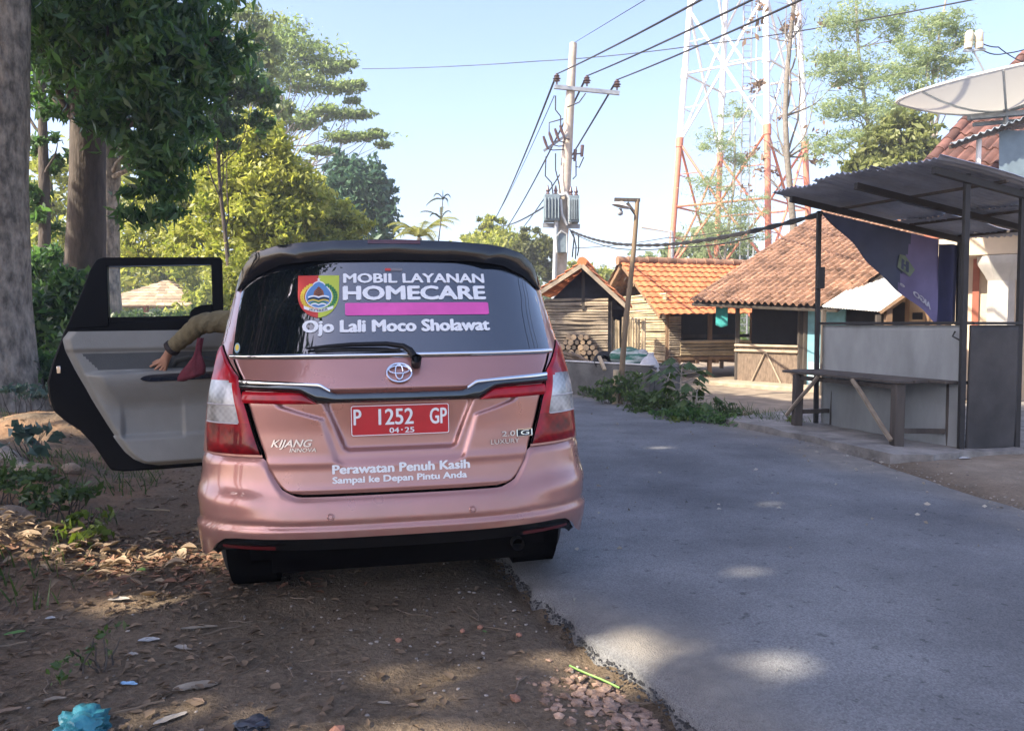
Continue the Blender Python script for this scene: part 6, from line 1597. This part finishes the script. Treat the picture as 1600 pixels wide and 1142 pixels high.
# pavilion with a hipped tile roof behind the door
pav = thing('pavilion', 'small open pavilion with a tan tiled hip roof seen through the open door window', 'pavilion', Vector((pt(250, 500, 24).x, 24.5, 0)))
PC = Vector((pt(245, 500, 24).x, 24.8, 0)); hw = 1.75
cs = [PC + Vector((sx_ * hw * 1.02, sy_ * hw, 1.86)) for sx_, sy_ in ((-1, -1), (1, -1), (1, 1), (-1, 1))]; ap = PC + Vector((0, 0, 2.72))
m_pt = M('tan_tile', (.42, .31, .22), .85, var=.25, scale=3, island=True)
for i in range(4):
    a, b = cs[i], cs[(i + 1) % 4]; mb = MB(); nv = 9
    for j in range(nv):
        v0, v1 = j / nv, (j + 1) / nv; p0, p1 = a.lerp(ap, v0), b.lerp(ap, v0); q0, q1 = a.lerp(ap, v1), b.lerp(ap, v1); nt_ = max(1, int((p1 - p0).length / .26))
        for k in range(nt_):
            t0, t1_ = k / nt_, (k + .97) / nt_; zz = Vector((0, 0, .03))
            mb.add([p0.lerp(p1, t0) + zz, p0.lerp(p1, t1_) + zz, q0.lerp(q1, t1_), q0.lerp(q1, t0), p0.lerp(p1, t0), p0.lerp(p1, t1_)], [(0, 1, 2, 3), (4, 5, 1, 0)])
    mb.build('roof_slope', m_pt, pav, world=True, smooth=0)
for sx_, sy_ in ((-1, -1), (1, -1), (1, 1), (-1, 1)):
    p = PC + Vector((sx_ * 1.35, sy_ * 1.35, 0)); mb = MB(); mb.bar(p - Vector((0, 0, .2)), p + Vector((0, 0, 1.95)), .14, .14); mb.build('post', m_brick, pav, world=True)

# shrubs and plants
def shrub(name, label, u, d, blobs, n, size, mat, group, aspect=.4, droop=.3, stems=5, cat='shrub', flat=0., clump=.4, fold=.12):
    b = gb(u, d); root = thing(name, label, cat, b, group=group); mb = MB()
    for c, r, w in blobs:
        for k in range(stems):
            e = Vector(c) + Vector((random.uniform(-.7, .7) * r[0], random.uniform(-.6, .6) * r[1], random.uniform(-.2, .8) * r[2]))
            mb.tube(curve_path(Vector((b.x + (c[0] - b.x) * .5 + random.uniform(-.05, .05), b.y + random.uniform(-.08, .08), g(b.x, b.y) - .03)), e, 4, .08), [.006, .005, .004, .003, .002], 5, cap=False)
    mb.build('stems', m_bark_d, root, world=True)
    leaf_mesh('leaves', blob_points(n, blobs, clump, 14, .1), size, mat, root, aspect, droop, flat=flat, fold=fold)
    return root
GS = 'shrubs on the left bank'
shrub('shrub', 'dark shrub filling the space left of the open door', 85, 12.2, [B(85, 480, 12.2, 45), B(60, 530, 12.2, 40, 50), B(115, 540, 12, 38, 44), B(110, 450, 12.4, 30)], 3800, .17, l_dark, GS)
shrub('shrub', 'dark low shrub at the foot of the thick brown trunk', 130, 11, [B(125, 590, 11, 40, 30), B(75, 580, 11, 40, 34)], 1300, .15, l_dark, GS)
shrub('shrub', 'green shrub row seen through the lower door window', 230, 17, [B(215, 505, 17, 45, 22), B(280, 508, 17, 45, 20), B(330, 500, 17, 30, 24)], 2600, .15, l_mid, GS)
shrub('shrub', 'bright shrub behind the pavilion post', 330, 20, [B(335, 470, 20, 30, 40), B(370, 440, 21, 34, 50), B(300, 495, 20, 40, 20)], 2600, .18, l_yel, GS)
shrub('shrub', 'dark shrub between the huge trunk and the slim trunk', 55, 14.5, [B(55, 430, 14.5, 22, 40), B(40, 500, 14.5, 40, 50), B(75, 410, 15, 30, 34)], 2200, .16, l_dark, GS)
l_weed = LM('leaf_weed', (.035, .07, .02), (.10, .15, .035), .3); l_weedb = LM('leaf_weed_bright', (.08, .13, .02), (.18, .22, .04), .35); l_bluew = LM('leaf_weed_blue', (.035, .075, .06), (.09, .14, .10), .25)
GL = 'small plants on the left bank'
shrub('plant', 'small broad-leaved plant beside the orange soil bank', 45, 6.7, [B(45, 672, 6.7, 30, 22), B(30, 690, 6.7, 24, 16), B(62, 690, 6.6, 20, 16)], 80, .105, l_bluew, GL, .6, stems=4, cat='plant')
shrub('plant', 'leafy plant with bright leaves at the front edge of the dirt mound', 145, 4.55, [B(150, 832, 4.55, 26, 18), B(128, 812, 4.7, 24, 16)], 150, .062, l_weedb, GL, .55, stems=5, cat='plant')
shrub('plant', 'dark green sprawling plant left of the door bottom', 95, 5.1, [B(90, 782, 5.1, 34, 16), B(125, 768, 5.2, 30, 14), B(60, 760, 5.3, 30, 14)], 380, .065, l_weed, GL, .5, stems=5, cat='plant')
shrub('plant', 'weedy green clump at the very left edge of the bank', 10, 5.4, [B(10, 745, 5.4, 36, 20), B(40, 745, 5.4, 30, 16)], 320, .06, l_weed, GL, .45, stems=5, cat='plant')
shrub('plant', 'little weed sprig in the litter below the car door', 140, 3.0, [B(140, 1005, 3.0, 22, 16), B(148, 1022, 2.95, 18, 8)], 70, .034, l_weed, GL, .5, stems=4, cat='plant')
shrub('plant', 'low weeds beside the root of the huge trunk', 30, 8.6, [B(25, 610, 8.6, 34, 12), B(65, 612, 8.6, 30, 10)], 330, .075, l_bluew, GL, .4, stems=4, cat='plant')
GR = 'weeds along the right road edge'
shrub('plant', 'leafy weed clump around the foot of the lamp pole', 962, 12.5, [B(962, 606, 12.5, 28, 20), B(985, 600, 12.4, 22, 22), B(945, 618, 12.5, 20, 10)], 900, .075, l_weed, GR, .45, cat='plant')
shrub('plant', 'spreading weed mound between the lamp pole and the tall cassava plant', 1015, 11.6, [B(1010, 622, 11.6, 34, 18), B(1045, 630, 11.2, 30, 18), B(1000, 640, 11.4, 30, 8)], 1100, .07, l_weed, GR, .45, cat='plant')
shrub('plant', 'dark low weeds nearest the road in front of the bamboo house', 1080, 10.3, [B(1075, 645, 10.4, 40, 14), B(1120, 655, 10.0, 32, 10), B(1045, 650, 10.6, 26, 10)], 1300, .065, l_dark, GR, .4, cat='plant')
shrub('plant', 'bright green weed tuft at the asphalt edge', 1062, 10.2, [B(1060, 655, 10.25, 18, 8)], 170, .06, l_weedb, GR, .4, cat='plant')
shrub('plant', 'straggly weeds left of the bench table', 1145, 10.3, [B(1135, 640, 10.5, 22, 14), B(1150, 648, 10.2, 20, 10)], 330, .06, l_weed, GR, .3, cat='plant')
shrub('plant', 'few green weeds behind the table legs', 1238, 9.4, [B(1238, 655, 9.6, 16, 8), B(1258, 660, 9.5, 12, 6)], 130, .06, l_weedb, GR, .4, cat='plant')
shrub('plant', 'thin weeds in front of the trough', 925, 13.6, [B(920, 610, 13.8, 24, 8), B(945, 612, 13.3, 18, 8)], 330, .06, l_weed, GR, .35, cat='plant')
# cassava-like plant with drooping fingered leaves
def cassava(label, u, v0, v1, d, n, R):
    b = gb(u, d); root = thing('cassava_plant', label, 'plant', b, group='tall plants by the road'); mb = MB(); lv = []
    top = pt(u + 4, v1, d); stem = curve_path(b, top, 6, .02); mb.tube(stem, [.018 - .0015 * k for k in range(7)], 6)
    for k in range(n):
        a = TAU * k / n * 2.4; s = stem[3 + k % 4]; e = s + Vector((math.cos(a) * R, math.sin(a) * R, random.uniform(-.02, .16))) * random.uniform(.6, 1.1)
        mb.tube(curve_path(s, e, 3, .05), .006, 4, cap=False)
        for j in range(5):
            f = a + (j - 2) * .5; lv.append((e, Vector((math.cos(f), math.sin(f), -.75)).normalized(), .20 if abs(j - 2) < 2 else .14))
    mb.build('stem', m_bark_l, root, world=True)
    V = np.empty((len(lv), 4, 3))
    for i, (p, dr, L) in enumerate(lv):
        sd = dr.cross(Vector((0, 0, 1))).normalized() * L * .20; V[i] = [p, p + dr * L * .55 + sd, p + dr * L, p + dr * L * .55 - sd]
    quads('leaves', V, l_weed, root); return root
cassava('tall plant with drooping fingered leaves in front of the pen posts', 1062, 640, 572, 10.9, 22, .34)
cassava('younger fingered-leaf plant leaning toward the trough', 1040, 640, 590, 11.4, 12, .26)
cassava('short fingered-leaf plant in the weeds nearer the bench table', 1085, 650, 612, 10.5, 12, .26)

# ------------------------------------------------------------------ tall shade trees behind and left of the viewpoint: they cast the shade and show in the rear glass
def shade_blobs(targets):
    out = []
    for (x, y, r, t) in targets:
        c = Vector((x, y, 0)) + SUN * t; out.append((tuple(c), (r * 1.15, r * 1.0, r * .62), r * r))
    return out
ST = [('shade_tree', 'tall leafy tree casting shade from behind the viewpoint', (-10.5, -3.5), [(-1, 2.5, 2.4, 14), (1.6, 3.2, 2.3, 15), (.2, 5.2, 2.4, 14), (-2.6, 4.4, 2.2, 13), (3.4, 5.0, 2.2, 16), (-.5, .4, 2.4, 14), (2.2, .8, 2.4, 15)]),
      ('shade_tree', 'broad leafy tree casting shade on the car and door from the left bank', (-10.8, 2.5), [(-2.4, 7.2, 2.3, 13), (.3, 8.2, 2.4, 14), (-4.8, 6.2, 2.3, 12), (-1.2, 10.4, 2.4, 13), (-3.8, 9.4, 2.3, 12), (2.6, 7.6, 2.3, 15), (-6.5, 4, 2.4, 11), (-4.4, 3, 2.2, 12)]),
      ('shade_tree', 'far-reaching leafy tree casting shade on the stall across the road', (-8.6, -1.0), [(4.6, 7.4, 2.2, 17), (3.2, 9.6, 2.2, 16), (5.6, 9.0, 2.0, 17), (1.2, 10.9, 2.3, 15), (5.2, 5.2, 2.2, 17), (6.6, 6.6, 2.2, 18), (4.4, 2.8, 2.3, 16), (7.4, 8.2, 1.9, 18), (3.4, 12.4, 2.1, 16), (5.3, 11.4, 1.9, 17), (1.4, 13.4, 2.1, 15)]),
      ('shade_tree', 'leafy tree on the left bank casting shade on the thick trunks', (-14.5, 7.5), [(-2.5, 12.5, 2.3, 13), (-5, 11.8, 2.3, 12), (-.8, 14.0, 2.0, 14), (.4, 13.2, 2.0, 14)])]
l_shade = LM('leaf_shade', (.02, .042, .013), (.05, .09, .022), .16)
for nm, lb_, (bx, by), tg in ST:
    bl = shade_blobs(tg); topz = max(c[2] for c, r, w in bl)
    tree(nm, lb_, (bx, by, 0), (bx + .4, by + .3, topz - 1), .38, bl, 26000, .30, l_shade, m_bark, 'shade trees outside the view', limbs=2, clump=.34, aspect=.5, droop=.2, per=30, keep=shade_keep, shell=.15)
# ------------------------------------------------------------------ litter, rubble, grass
def scatter(n, fn):
    out = []
    while len(out) < n:
        p = fn()
        if p is not None: out.append(p)
    return out
def litter_mesh(name, P, size, mat, aspect=.5, tilt=.3, kind='stuff'):
    """curled dead leaves, five stations long and three points wide"""
    n = len(P); a = rng.random(n) * TAU; l = size * np.exp(.32 * rng.normal(size=n)).clip(.4, 1.8); ar = aspect * np.exp(.25 * rng.normal(size=n))
    d = np.stack([np.cos(a), np.sin(a), tilt * rng.normal(size=n) * .5], 1); s = np.stack([-np.sin(a), np.cos(a), tilt * rng.normal(size=n)], 1)
    cu = .10 + .22 * rng.random(n); ben = .25 * rng.normal(size=n); sw = .12 * rng.normal(size=n)
    V = np.empty((n, 15, 3)); k = 0
    for t, w in ((-.5, .06), (-.28, .62), (-.02, 1.), (.26, .70), (.5, .03)):
        for j in (-1, 0, 1):
            jag = 1 + .14 * rng.normal(size=n)
            p = P + d * (l * t)[:, None] + s * (l * ar * .5 * w * j * jag + l * sw * (t * t - .1))[:, None]
            p[:, 2] += l * (cu * abs(j) * w * .8 + ben * (t * t - .05) + .02)
            V[:, k] = p; k += 1
    V[:, :, 2] += np.maximum(0, (P[:, 2] - V[:, :, 2].min(1)))[:, None] * .8
    q = []
    for r in range(4):
        for c in range(2): q.append((r * 3 + c, r * 3 + c + 1, r * 3 + c + 4, r * 3 + c + 3))
    q = np.array(q); F = (q[None] + (np.arange(n) * 15)[:, None, None]).reshape(-1)
    me = bpy.data.meshes.new(name); me.vertices.add(15 * n); me.loops.add(len(F)); me.polygons.add(len(F) // 4)
    me.vertices.foreach_set('co', V.astype(np.float32).ravel()); me.loops.foreach_set('vertex_index', F.astype(np.int32))
    me.polygons.foreach_set('loop_start', np.arange(0, len(F), 4, dtype=np.int32)); me.polygons.foreach_set('use_smooth', [True] * (len(F) // 4))
    me.materials.append(mat); me.update(calc_edges=True); o = bpy.data.objects.new(name, me); COL.objects.link(o); o['kind'] = kind; return o
def on_ground(x, y): return g(x, y) if not (xl(y) < x < xr(y)) else .012
def leaf_pts(n, fn, h=.012): return np.array([(x, y, on_ground(x, y) + random.uniform(.002, h)) for x, y in scatter(n, fn)])
def px_xy(u, v, z=-.05):
    b = (571 - v) / F_PX; d = Vector(((u - 800) / F_PX, math.cos(PITCH) + b * math.sin(PITCH), -math.sin(PITCH) + b * math.cos(PITCH)))
    t = (z - CAM_Z) / d.z; return d.x * t, d.y * t
def left_zone():
    y = random.uniform(1.9, 9.5) if random.random() < .5 else random.uniform(2.2, 5); x = xl(y) - abs(random.gauss(1.9, 1.3)) - .12
    return (x, y) if x > -7 and random.random() < (.25 + .75 * sstep(.6, 1.8, xl(y) - x)) else None
litter_mesh('leaf_litter', leaf_pts(4600, left_zone), .033, l_dry, .5, .18)
def mound_zone():
    x, y = random.gauss(-2.75, .5), random.gauss(4.35, .22); return x, y
litter_mesh('dry_leaf_heap', leaf_pts(420, mound_zone, .05), .068, LM('leaf_straw', (.20, .14, .085), (.44, .33, .22), .1, rough=.8, spec=.2), .34, .25)
def patch_zone():
    x, y = random.gauss(-1.75, .45), random.gauss(4.25, .22); return (x, y) if x < xl(y) - .7 else None
litter_mesh('red_leaf_scatter', leaf_pts(560, patch_zone, .03), .042, LM('leaf_red_brown', (.15, .07, .045), (.34, .20, .13), .08, rough=.8, spec=.2), .5, .22)
def road_zone():
    y = random.uniform(2.6, 11); x = random.uniform(xl(y) + .1, xr(y) - .05); return (x, y) if random.random() < .4 + .6 * (x > xr(y) - .6) else None
leaf_mesh('road_litter', leaf_pts(150, road_zone, .004), .034, LM('leaf_grey', (.20, .17, .13), (.55, .52, .46), .05, rough=.85, spec=.2), aspect=.6, droop=0, flat=.95, kind='stuff')
# twigs
mb = MB()
for x, y in scatter(170, left_zone):
    a = random.uniform(0, TAU); L = random.uniform(.04, .22); z = on_ground(x, y) + .006
    mb.tube(curve_path((x, y, z), (x + L * math.cos(a), y + L * math.sin(a), z + random.uniform(0, .015)), 4, .08), random.uniform(.0015, .004), 4)
tag(mb.build('scattered_twigs', M('twig', (.16, .12, .085), .9, var=.4, island=True), smooth=0), kind='stuff')
# stones and rubble
def stone(mb, c, r, flat=.6):
    bm = bmesh.new(); bmesh.ops.create_icosphere(bm, subdivisions=1, radius=1)
    a = random.uniform(0, TAU); ca, sa = math.cos(a), math.sin(a); ex = random.uniform(.7, 1.5)
    vs = []
    for v in bm.verts:
        k = 1 + random.uniform(-.28, .22); x, y, z = v.co.x * k * ex, v.co.y * k, v.co.z * k * flat
        vs.append((c[0] + (x * ca - y * sa) * r, c[1] + (x * sa + y * ca) * r, c[2] + z * r))
    fs = [tuple(q.index for q in f.verts) for f in bm.faces]; bm.free(); mb.add(vs, fs)
def rub_zone():
    v = random.uniform(1030, 1175); u = random.uniform(800, 1090); x, y = px_xy(u, v)
    dd = xl(y) - x
    return (x, y) if .03 < dd < .42 and random.random() < sstep(.46, .1, dd) * sstep(1025, 1085, v) else None
mb = MB()
for x, y in scatter(430, rub_zone): r = .006 + .020 * random.random() ** 2; stone(mb, (x, y, g(x, y) + r * .22), r, random.uniform(.25, .6))
tag(mb.build('brick_rubble', M('broken_brick', (.30, .185, .13), .95, var=.45, scale=30, island=True, isl=(.6, 1.35), bump=.6, col2=(.46, .31, .22)), smooth=0), kind='stuff')
def peb_zone():
    y = random.uniform(1.9, 7.5); x = xl(y) - abs(random.gauss(.9, 1.2)) - .05; return x, y
mb = MB()
for x, y in scatter(900, peb_zone): r = random.uniform(.003, .009); stone(mb, (x, y, g(x, y) + r * .3), r)
for x, y in scatter(260, lambda: (lambda y: (xr(y) + random.gauss(.05, .25), y))(random.uniform(4.5, 11))): r = random.uniform(.004, .013); stone(mb, (x, y, on_ground(x, y) + r * .3), r)
tag(mb.build('gravel', M('pebble', (.30, .26, .22), .9, var=.3, island=True), smooth=0), kind='stuff')
mb = MB()
for i in range(620):
    y = random.uniform(2.2, 4.4); d = abs(random.gauss(0, .028)); x = xl(y) + .05 * fnoise(y * 2.6, 3.3, 3) - d + .02; r = random.uniform(.003, .009); stone(mb, (x, y, -.06 + .03 * max(0, 1 - d / .06)), r)
tag(mb.build('asphalt_crumbs', M('tar_crumb', (.045, .045, .046), .9, var=.4, island=True), smooth=0), kind='stuff')
# grass on the banks
def grass(name, n, fn, h, mat):
    P = scatter(n, fn); V = np.empty((n, 4, 3))
    for i, (x, y) in enumerate(P):
        z = on_ground(x, y); a = random.uniform(0, TAU); L = h * random.uniform(.5, 1.3); w = L * .05; t = (random.gauss(0, .4) * L, random.gauss(0, .4) * L)
        V[i] = [(x - w * math.cos(a), y - w * math.sin(a), z - .01), (x + w * math.cos(a), y + w * math.sin(a), z - .01), (x + t[0] * .6 + w * .5, y + t[1] * .6, z + L * .65), (x + t[0], y + t[1], z + L)]
    return quads(name, V, mat, kind='stuff')
grass('grass', 3200, lambda: (lambda y: (lambda x: (x, y) if fnoise(x * .9, y * .9, 2) > .02 and xl(y) - x > 2.3 else None)(xl(y) - random.uniform(2.2, 8)))(random.uniform(3.6, 16)), .11, l_weed)
grass('verge_grass', 2300, lambda: (lambda y: (xr(y) + abs(random.gauss(.05, .32)), y))(random.uniform(9.4, 15.5)), .12, l_weed)
# single pieces of litter and stones
def crumple(name, label, cat, u, v, r, mat, flat=.5, seed=0, group=None):
    x, y = px_xy(u, v); z = on_ground(x, y); bm = bmesh.new(); bmesh.ops.create_icosphere(bm, subdivisions=4, radius=1); vs = []
    for q in bm.verts:
        p = q.co; n1 = fnoise(p.x * 1.6 + seed, p.y * 1.6 + p.z, 3); n2 = abs(fnoise(p.x * 4 + seed, p.z * 4 + p.y * 3, 2)); k = 1 + .55 * n1 - .5 * n2
        zz = p.z * k * flat; vs.append((x + p.x * k * r, y + p.y * k * r, z + max(-.004, zz * r + .25 * r * flat)))
    fs = [tuple(q.index for q in f.verts) for f in bm.faces]; bm.free(); mb = MB(); mb.add(vs, fs); o = mb.build(name, mat, smooth=50); return tag(o, label, cat, group)
crumple('plastic_bag', 'crumpled teal plastic bag in the bottom left corner of the dirt', 'bag', 126, 1128, .098, M('teal_plastic', (.035, .20, .25), .35, var=.3, scale=12, bump=.6, bscale=18), .62, 3)
crumple('plastic_bag', 'dark crumpled black plastic scrap beside the teal bag', 'bag', 395, 1128, .06, M('black_film', (.05, .055, .065), .3, var=.4), .35, 8)
def sheet(name, label, cat, u, v, L, w, ang, mat, curl=.35, group=None, seed=0):
    x, y = px_xy(u, v); z = on_ground(x, y) + .006; mb = MB(); ca, sa = math.cos(ang), math.sin(ang)
    def f(a, b):
        s = (a - .5) * L; k = math.sin(math.pi * min(1, max(0, a * .94 + .03))) ** .7; t = (b - .5) * w * k * (1 + .5 * fnoise(a * 3 + seed, b * 2, 2) + .5 * fnoise(a * 9 + seed, b * 7, 2))
        h = curl * w * (abs(b - .5) * 2) ** 2 * k + curl * .5 * L * (a - .45) ** 2 + .12 * w * fnoise(a * 5 + seed, b * 5, 2)
        return Vector((x + s * ca - t * sa, y + s * sa + t * ca, z + max(0, h) * .5 + .002))
    mb.grid(f, 16, 8); return tag(mb.build(name, mat, smooth=70), label, cat, group)
m_dl = M('dry_leaf_grey', (.25, .21, .16), .85, var=.3, scale=14); m_dlw = M('dry_leaf_white', (.36, .325, .28), .8, var=.2, scale=14); m_dlb = M('dry_leaf_brown', (.22, .15, .10), .85, var=.3, scale=14); m_gl = M('fresh_leaf', (.10, .20, .05), .6, var=.25)
m_wr = M('blue_wrapper', (.25, .42, .60), .3, var=.35, scale=20); m_paper = M('grey_paper', (.38, .38, .375), .7, var=.15)
GD = 'large fallen leaves on the dirt'
for u, v, L, w, a, m, lb_ in ((305, 1062, .16, .07, .3, m_dl, 'large curled grey dry leaf left of the middle of the dirt'), (266, 1108, .115, .035, .8, m_dlw, 'pale whitish dry leaf right of the teal bag'), (310, 975, .16, .035, .2, m_dl, 'long flat tan dry leaf under the car corner'),
        (286, 1003, .09, .045, -.4, m_dlw, 'twisted pale leaf near the white scraps'), (85, 1080, .075, .03, .3, m_dl, 'small grey oval leaf above the teal bag'), (140, 886, .09, .08, 1.2, m_dl, 'upright tan leaf at the shadow edge by the mound'), (22, 985, .085, .035, .6, m_gl, 'fresh green leaf at the left edge of the dirt'),
        (222, 890, .06, .04, .1, m_gl, 'pale green leaf lying in front of the sunlit strip'), (10, 1100, .09, .03, .5, m_dlb, 'brown leaf cut off by the left picture edge'), (310, 1085, .06, .02, -.5, m_dlb, 'dark brown leaf by the big curled grey leaf'), (185, 935, .10, .04, .15, m_dlw, 'yellowish dry leaf in the narrow sunlit streak'),
        (600, 1090, .05, .02, -.2, m_dl, 'narrow tan leaf alone on the bare dirt below the plate'), (645, 1096, .04, .022, -.2, m_dlb, 'short brown leaf right of the narrow tan leaf'), (700, 740, .3, .1, .1, m_dl, '') ):
    if lb_: sheet('fallen_leaf', lb_, 'leaf', u, v, L, w, a, m, .3, GD, u)
sheet('snack_wrapper', 'pale blue shiny wrapper scrap on the dirt above the teal bag', 'wrapper', 200, 1057, .075, .03, -.15, m_wr, .3, None, 4)
sheet('paper_scrap', 'crumpled white scrap above the blue wrapper', 'paper scrap', 232, 991, .09, .04, .15, m_paper, .4, None, 2)
sheet('paper_scrap', 'small white scrap left of the little weed sprig', 'paper scrap', 78, 962, .045, .03, .15, m_paper, .4, None, 6)
sheet('paper_scrap', 'grey torn scrap just below the crumpled white scrap', 'paper scrap', 205, 1014, .05, .035, .4, m_dlw, .3, None, 9)
sheet('paper_scrap', 'bright white scrap on the kerb by the table leg', 'paper scrap', 1238, 682, .12, .07, .4, m_paper, .4, None, 12)
sheet('paper_scrap', 'white scrap lying on the dirt below the sooty side board', 'paper scrap', 1508, 728, .13, .07, .2, m_paper, .3, None, 14)
x0, y0 = px_xy(890, 1046); x1, y1 = px_xy(968, 1073)
mb = MB(); mb.tube(curve_path((x0, y0, g(x0, y0) + .022), (x1, y1, g(x1, y1) + .03), 5, .01), .0042, 6); tag(mb.build('green_stem', M('fresh_stem', (.14, .30, .05), .5), smooth=60), 'fresh bright green stem lying on the brick rubble by the asphalt edge', 'stem')
x0, y0 = px_xy(215, 793); x1, y1 = px_xy(265, 797)
mb = MB(); mb.tube(curve_path((x0, y0, g(x0, y0) + .02), (x1, y1, g(x1, y1) + .02), 4, .02), .006, 6); tag(mb.build('pale_stick', m_bamboo, smooth=60), 'straight pale stick on the dark soil below the open door', 'stick')
m_bk = M('brick_piece', (.36, .17, .11), .9, var=.3, bump=.4); GB_ = 'broken brick pieces on the dirt'
for u, v, r, lb_ in ((623, 991, .018, 'round orange brick lump alone on the bare dirt'), (723, 981, .016, 'flat brick bit left of the tiny green leaf'), (750, 977, .015, 'flat brick bit directly above the tiny green leaf'), (811, 990, .015, 'brick bit nearest the asphalt edge under the car'), (806, 1091, .024, 'pale brick stone at the left rim of the rubble'), (525, 1138, .03, 'brick stone at the bottom picture edge')):
    x, y = px_xy(u, v); mb = MB(); stone(mb, (x, y, g(x, y) + r * .4), r, .7); tag(mb.build('brick_piece', m_bk, smooth=0, bevel=.002), lb_, 'brick piece', GB_)
sheet('fallen_leaf', 'tiny bright green leaf among the flat brick bits', 'leaf', 757, 984, .03, .013, -.9, m_gl, .3, GD, 21)
m_rk = M('bank_rock', (.30, .22, .15), .95, var=.35, scale=8, bump=1.)
for u, v, d, r, lb_ in ((50, 722, 5.9, .12, 'rounded brown rock below the small broad-leaved plant'), (15, 828, 4.6, .10, 'dark brown rock lump at the left edge of the sunlit mound'), (110, 700, 6.3, .07, 'small pale stone by the orange soil')):
    p = pt(u, v, d); bm = bmesh.new(); bmesh.ops.create_icosphere(bm, subdivisions=3, radius=1); mb = MB(); z = g(p.x, p.y)
    mb.add([(p.x + q.co.x * r * 1.3 * (1 + .35 * fnoise(q.co.x * 1.5 + u, q.co.y * 1.5 + q.co.z, 3)), p.y + q.co.y * r, z + .03 + q.co.z * r * .75 * (1 + .35 * fnoise(q.co.x * 1.5 + u, q.co.y * 1.5 + q.co.z, 3))) for q in bm.verts], [tuple(q.index for q in f.verts) for f in bm.faces]); bm.free()
    tag(mb.build('rock', m_rk, smooth=60), lb_, 'rock', 'rocks on the left bank')
# exposed root of the huge trunk
mb = MB(); mb.tube([pt(-30, 690, 8.2) , pt(10, 712, 7.2), pt(40, 735, 6.3), pt(66, 745, 5.9)], [.10, .08, .06, .03], 10, wob=.1); tag(mb.build('tree_root', m_bark, smooth=60), 'grey exposed root running along the bank from the left edge', 'root')
# ------------------------------------------------------------------ air
hm = bpy.data.materials.new('pale_air'); hm.use_nodes = True; t_ = hm.node_tree; t_.nodes.clear()
pv_ = t_.nodes.new('ShaderNodeVolumePrincipled'); pv_.inputs['Color'].default_value = (.86, .92, 1, 1); pv_.inputs['Density'].default_value = .0020; pv_.inputs['Anisotropy'].default_value = .1
om_ = t_.nodes.new('ShaderNodeOutputMaterial'); t_.links.new(pv_.outputs[0], om_.inputs['Volume'])
mb = MB(); mb.box((0, 45, 11.2), (230, 130, 27.5)); hz = mb.build('haze', hm, smooth=0); tag(hz, kind='stuff')
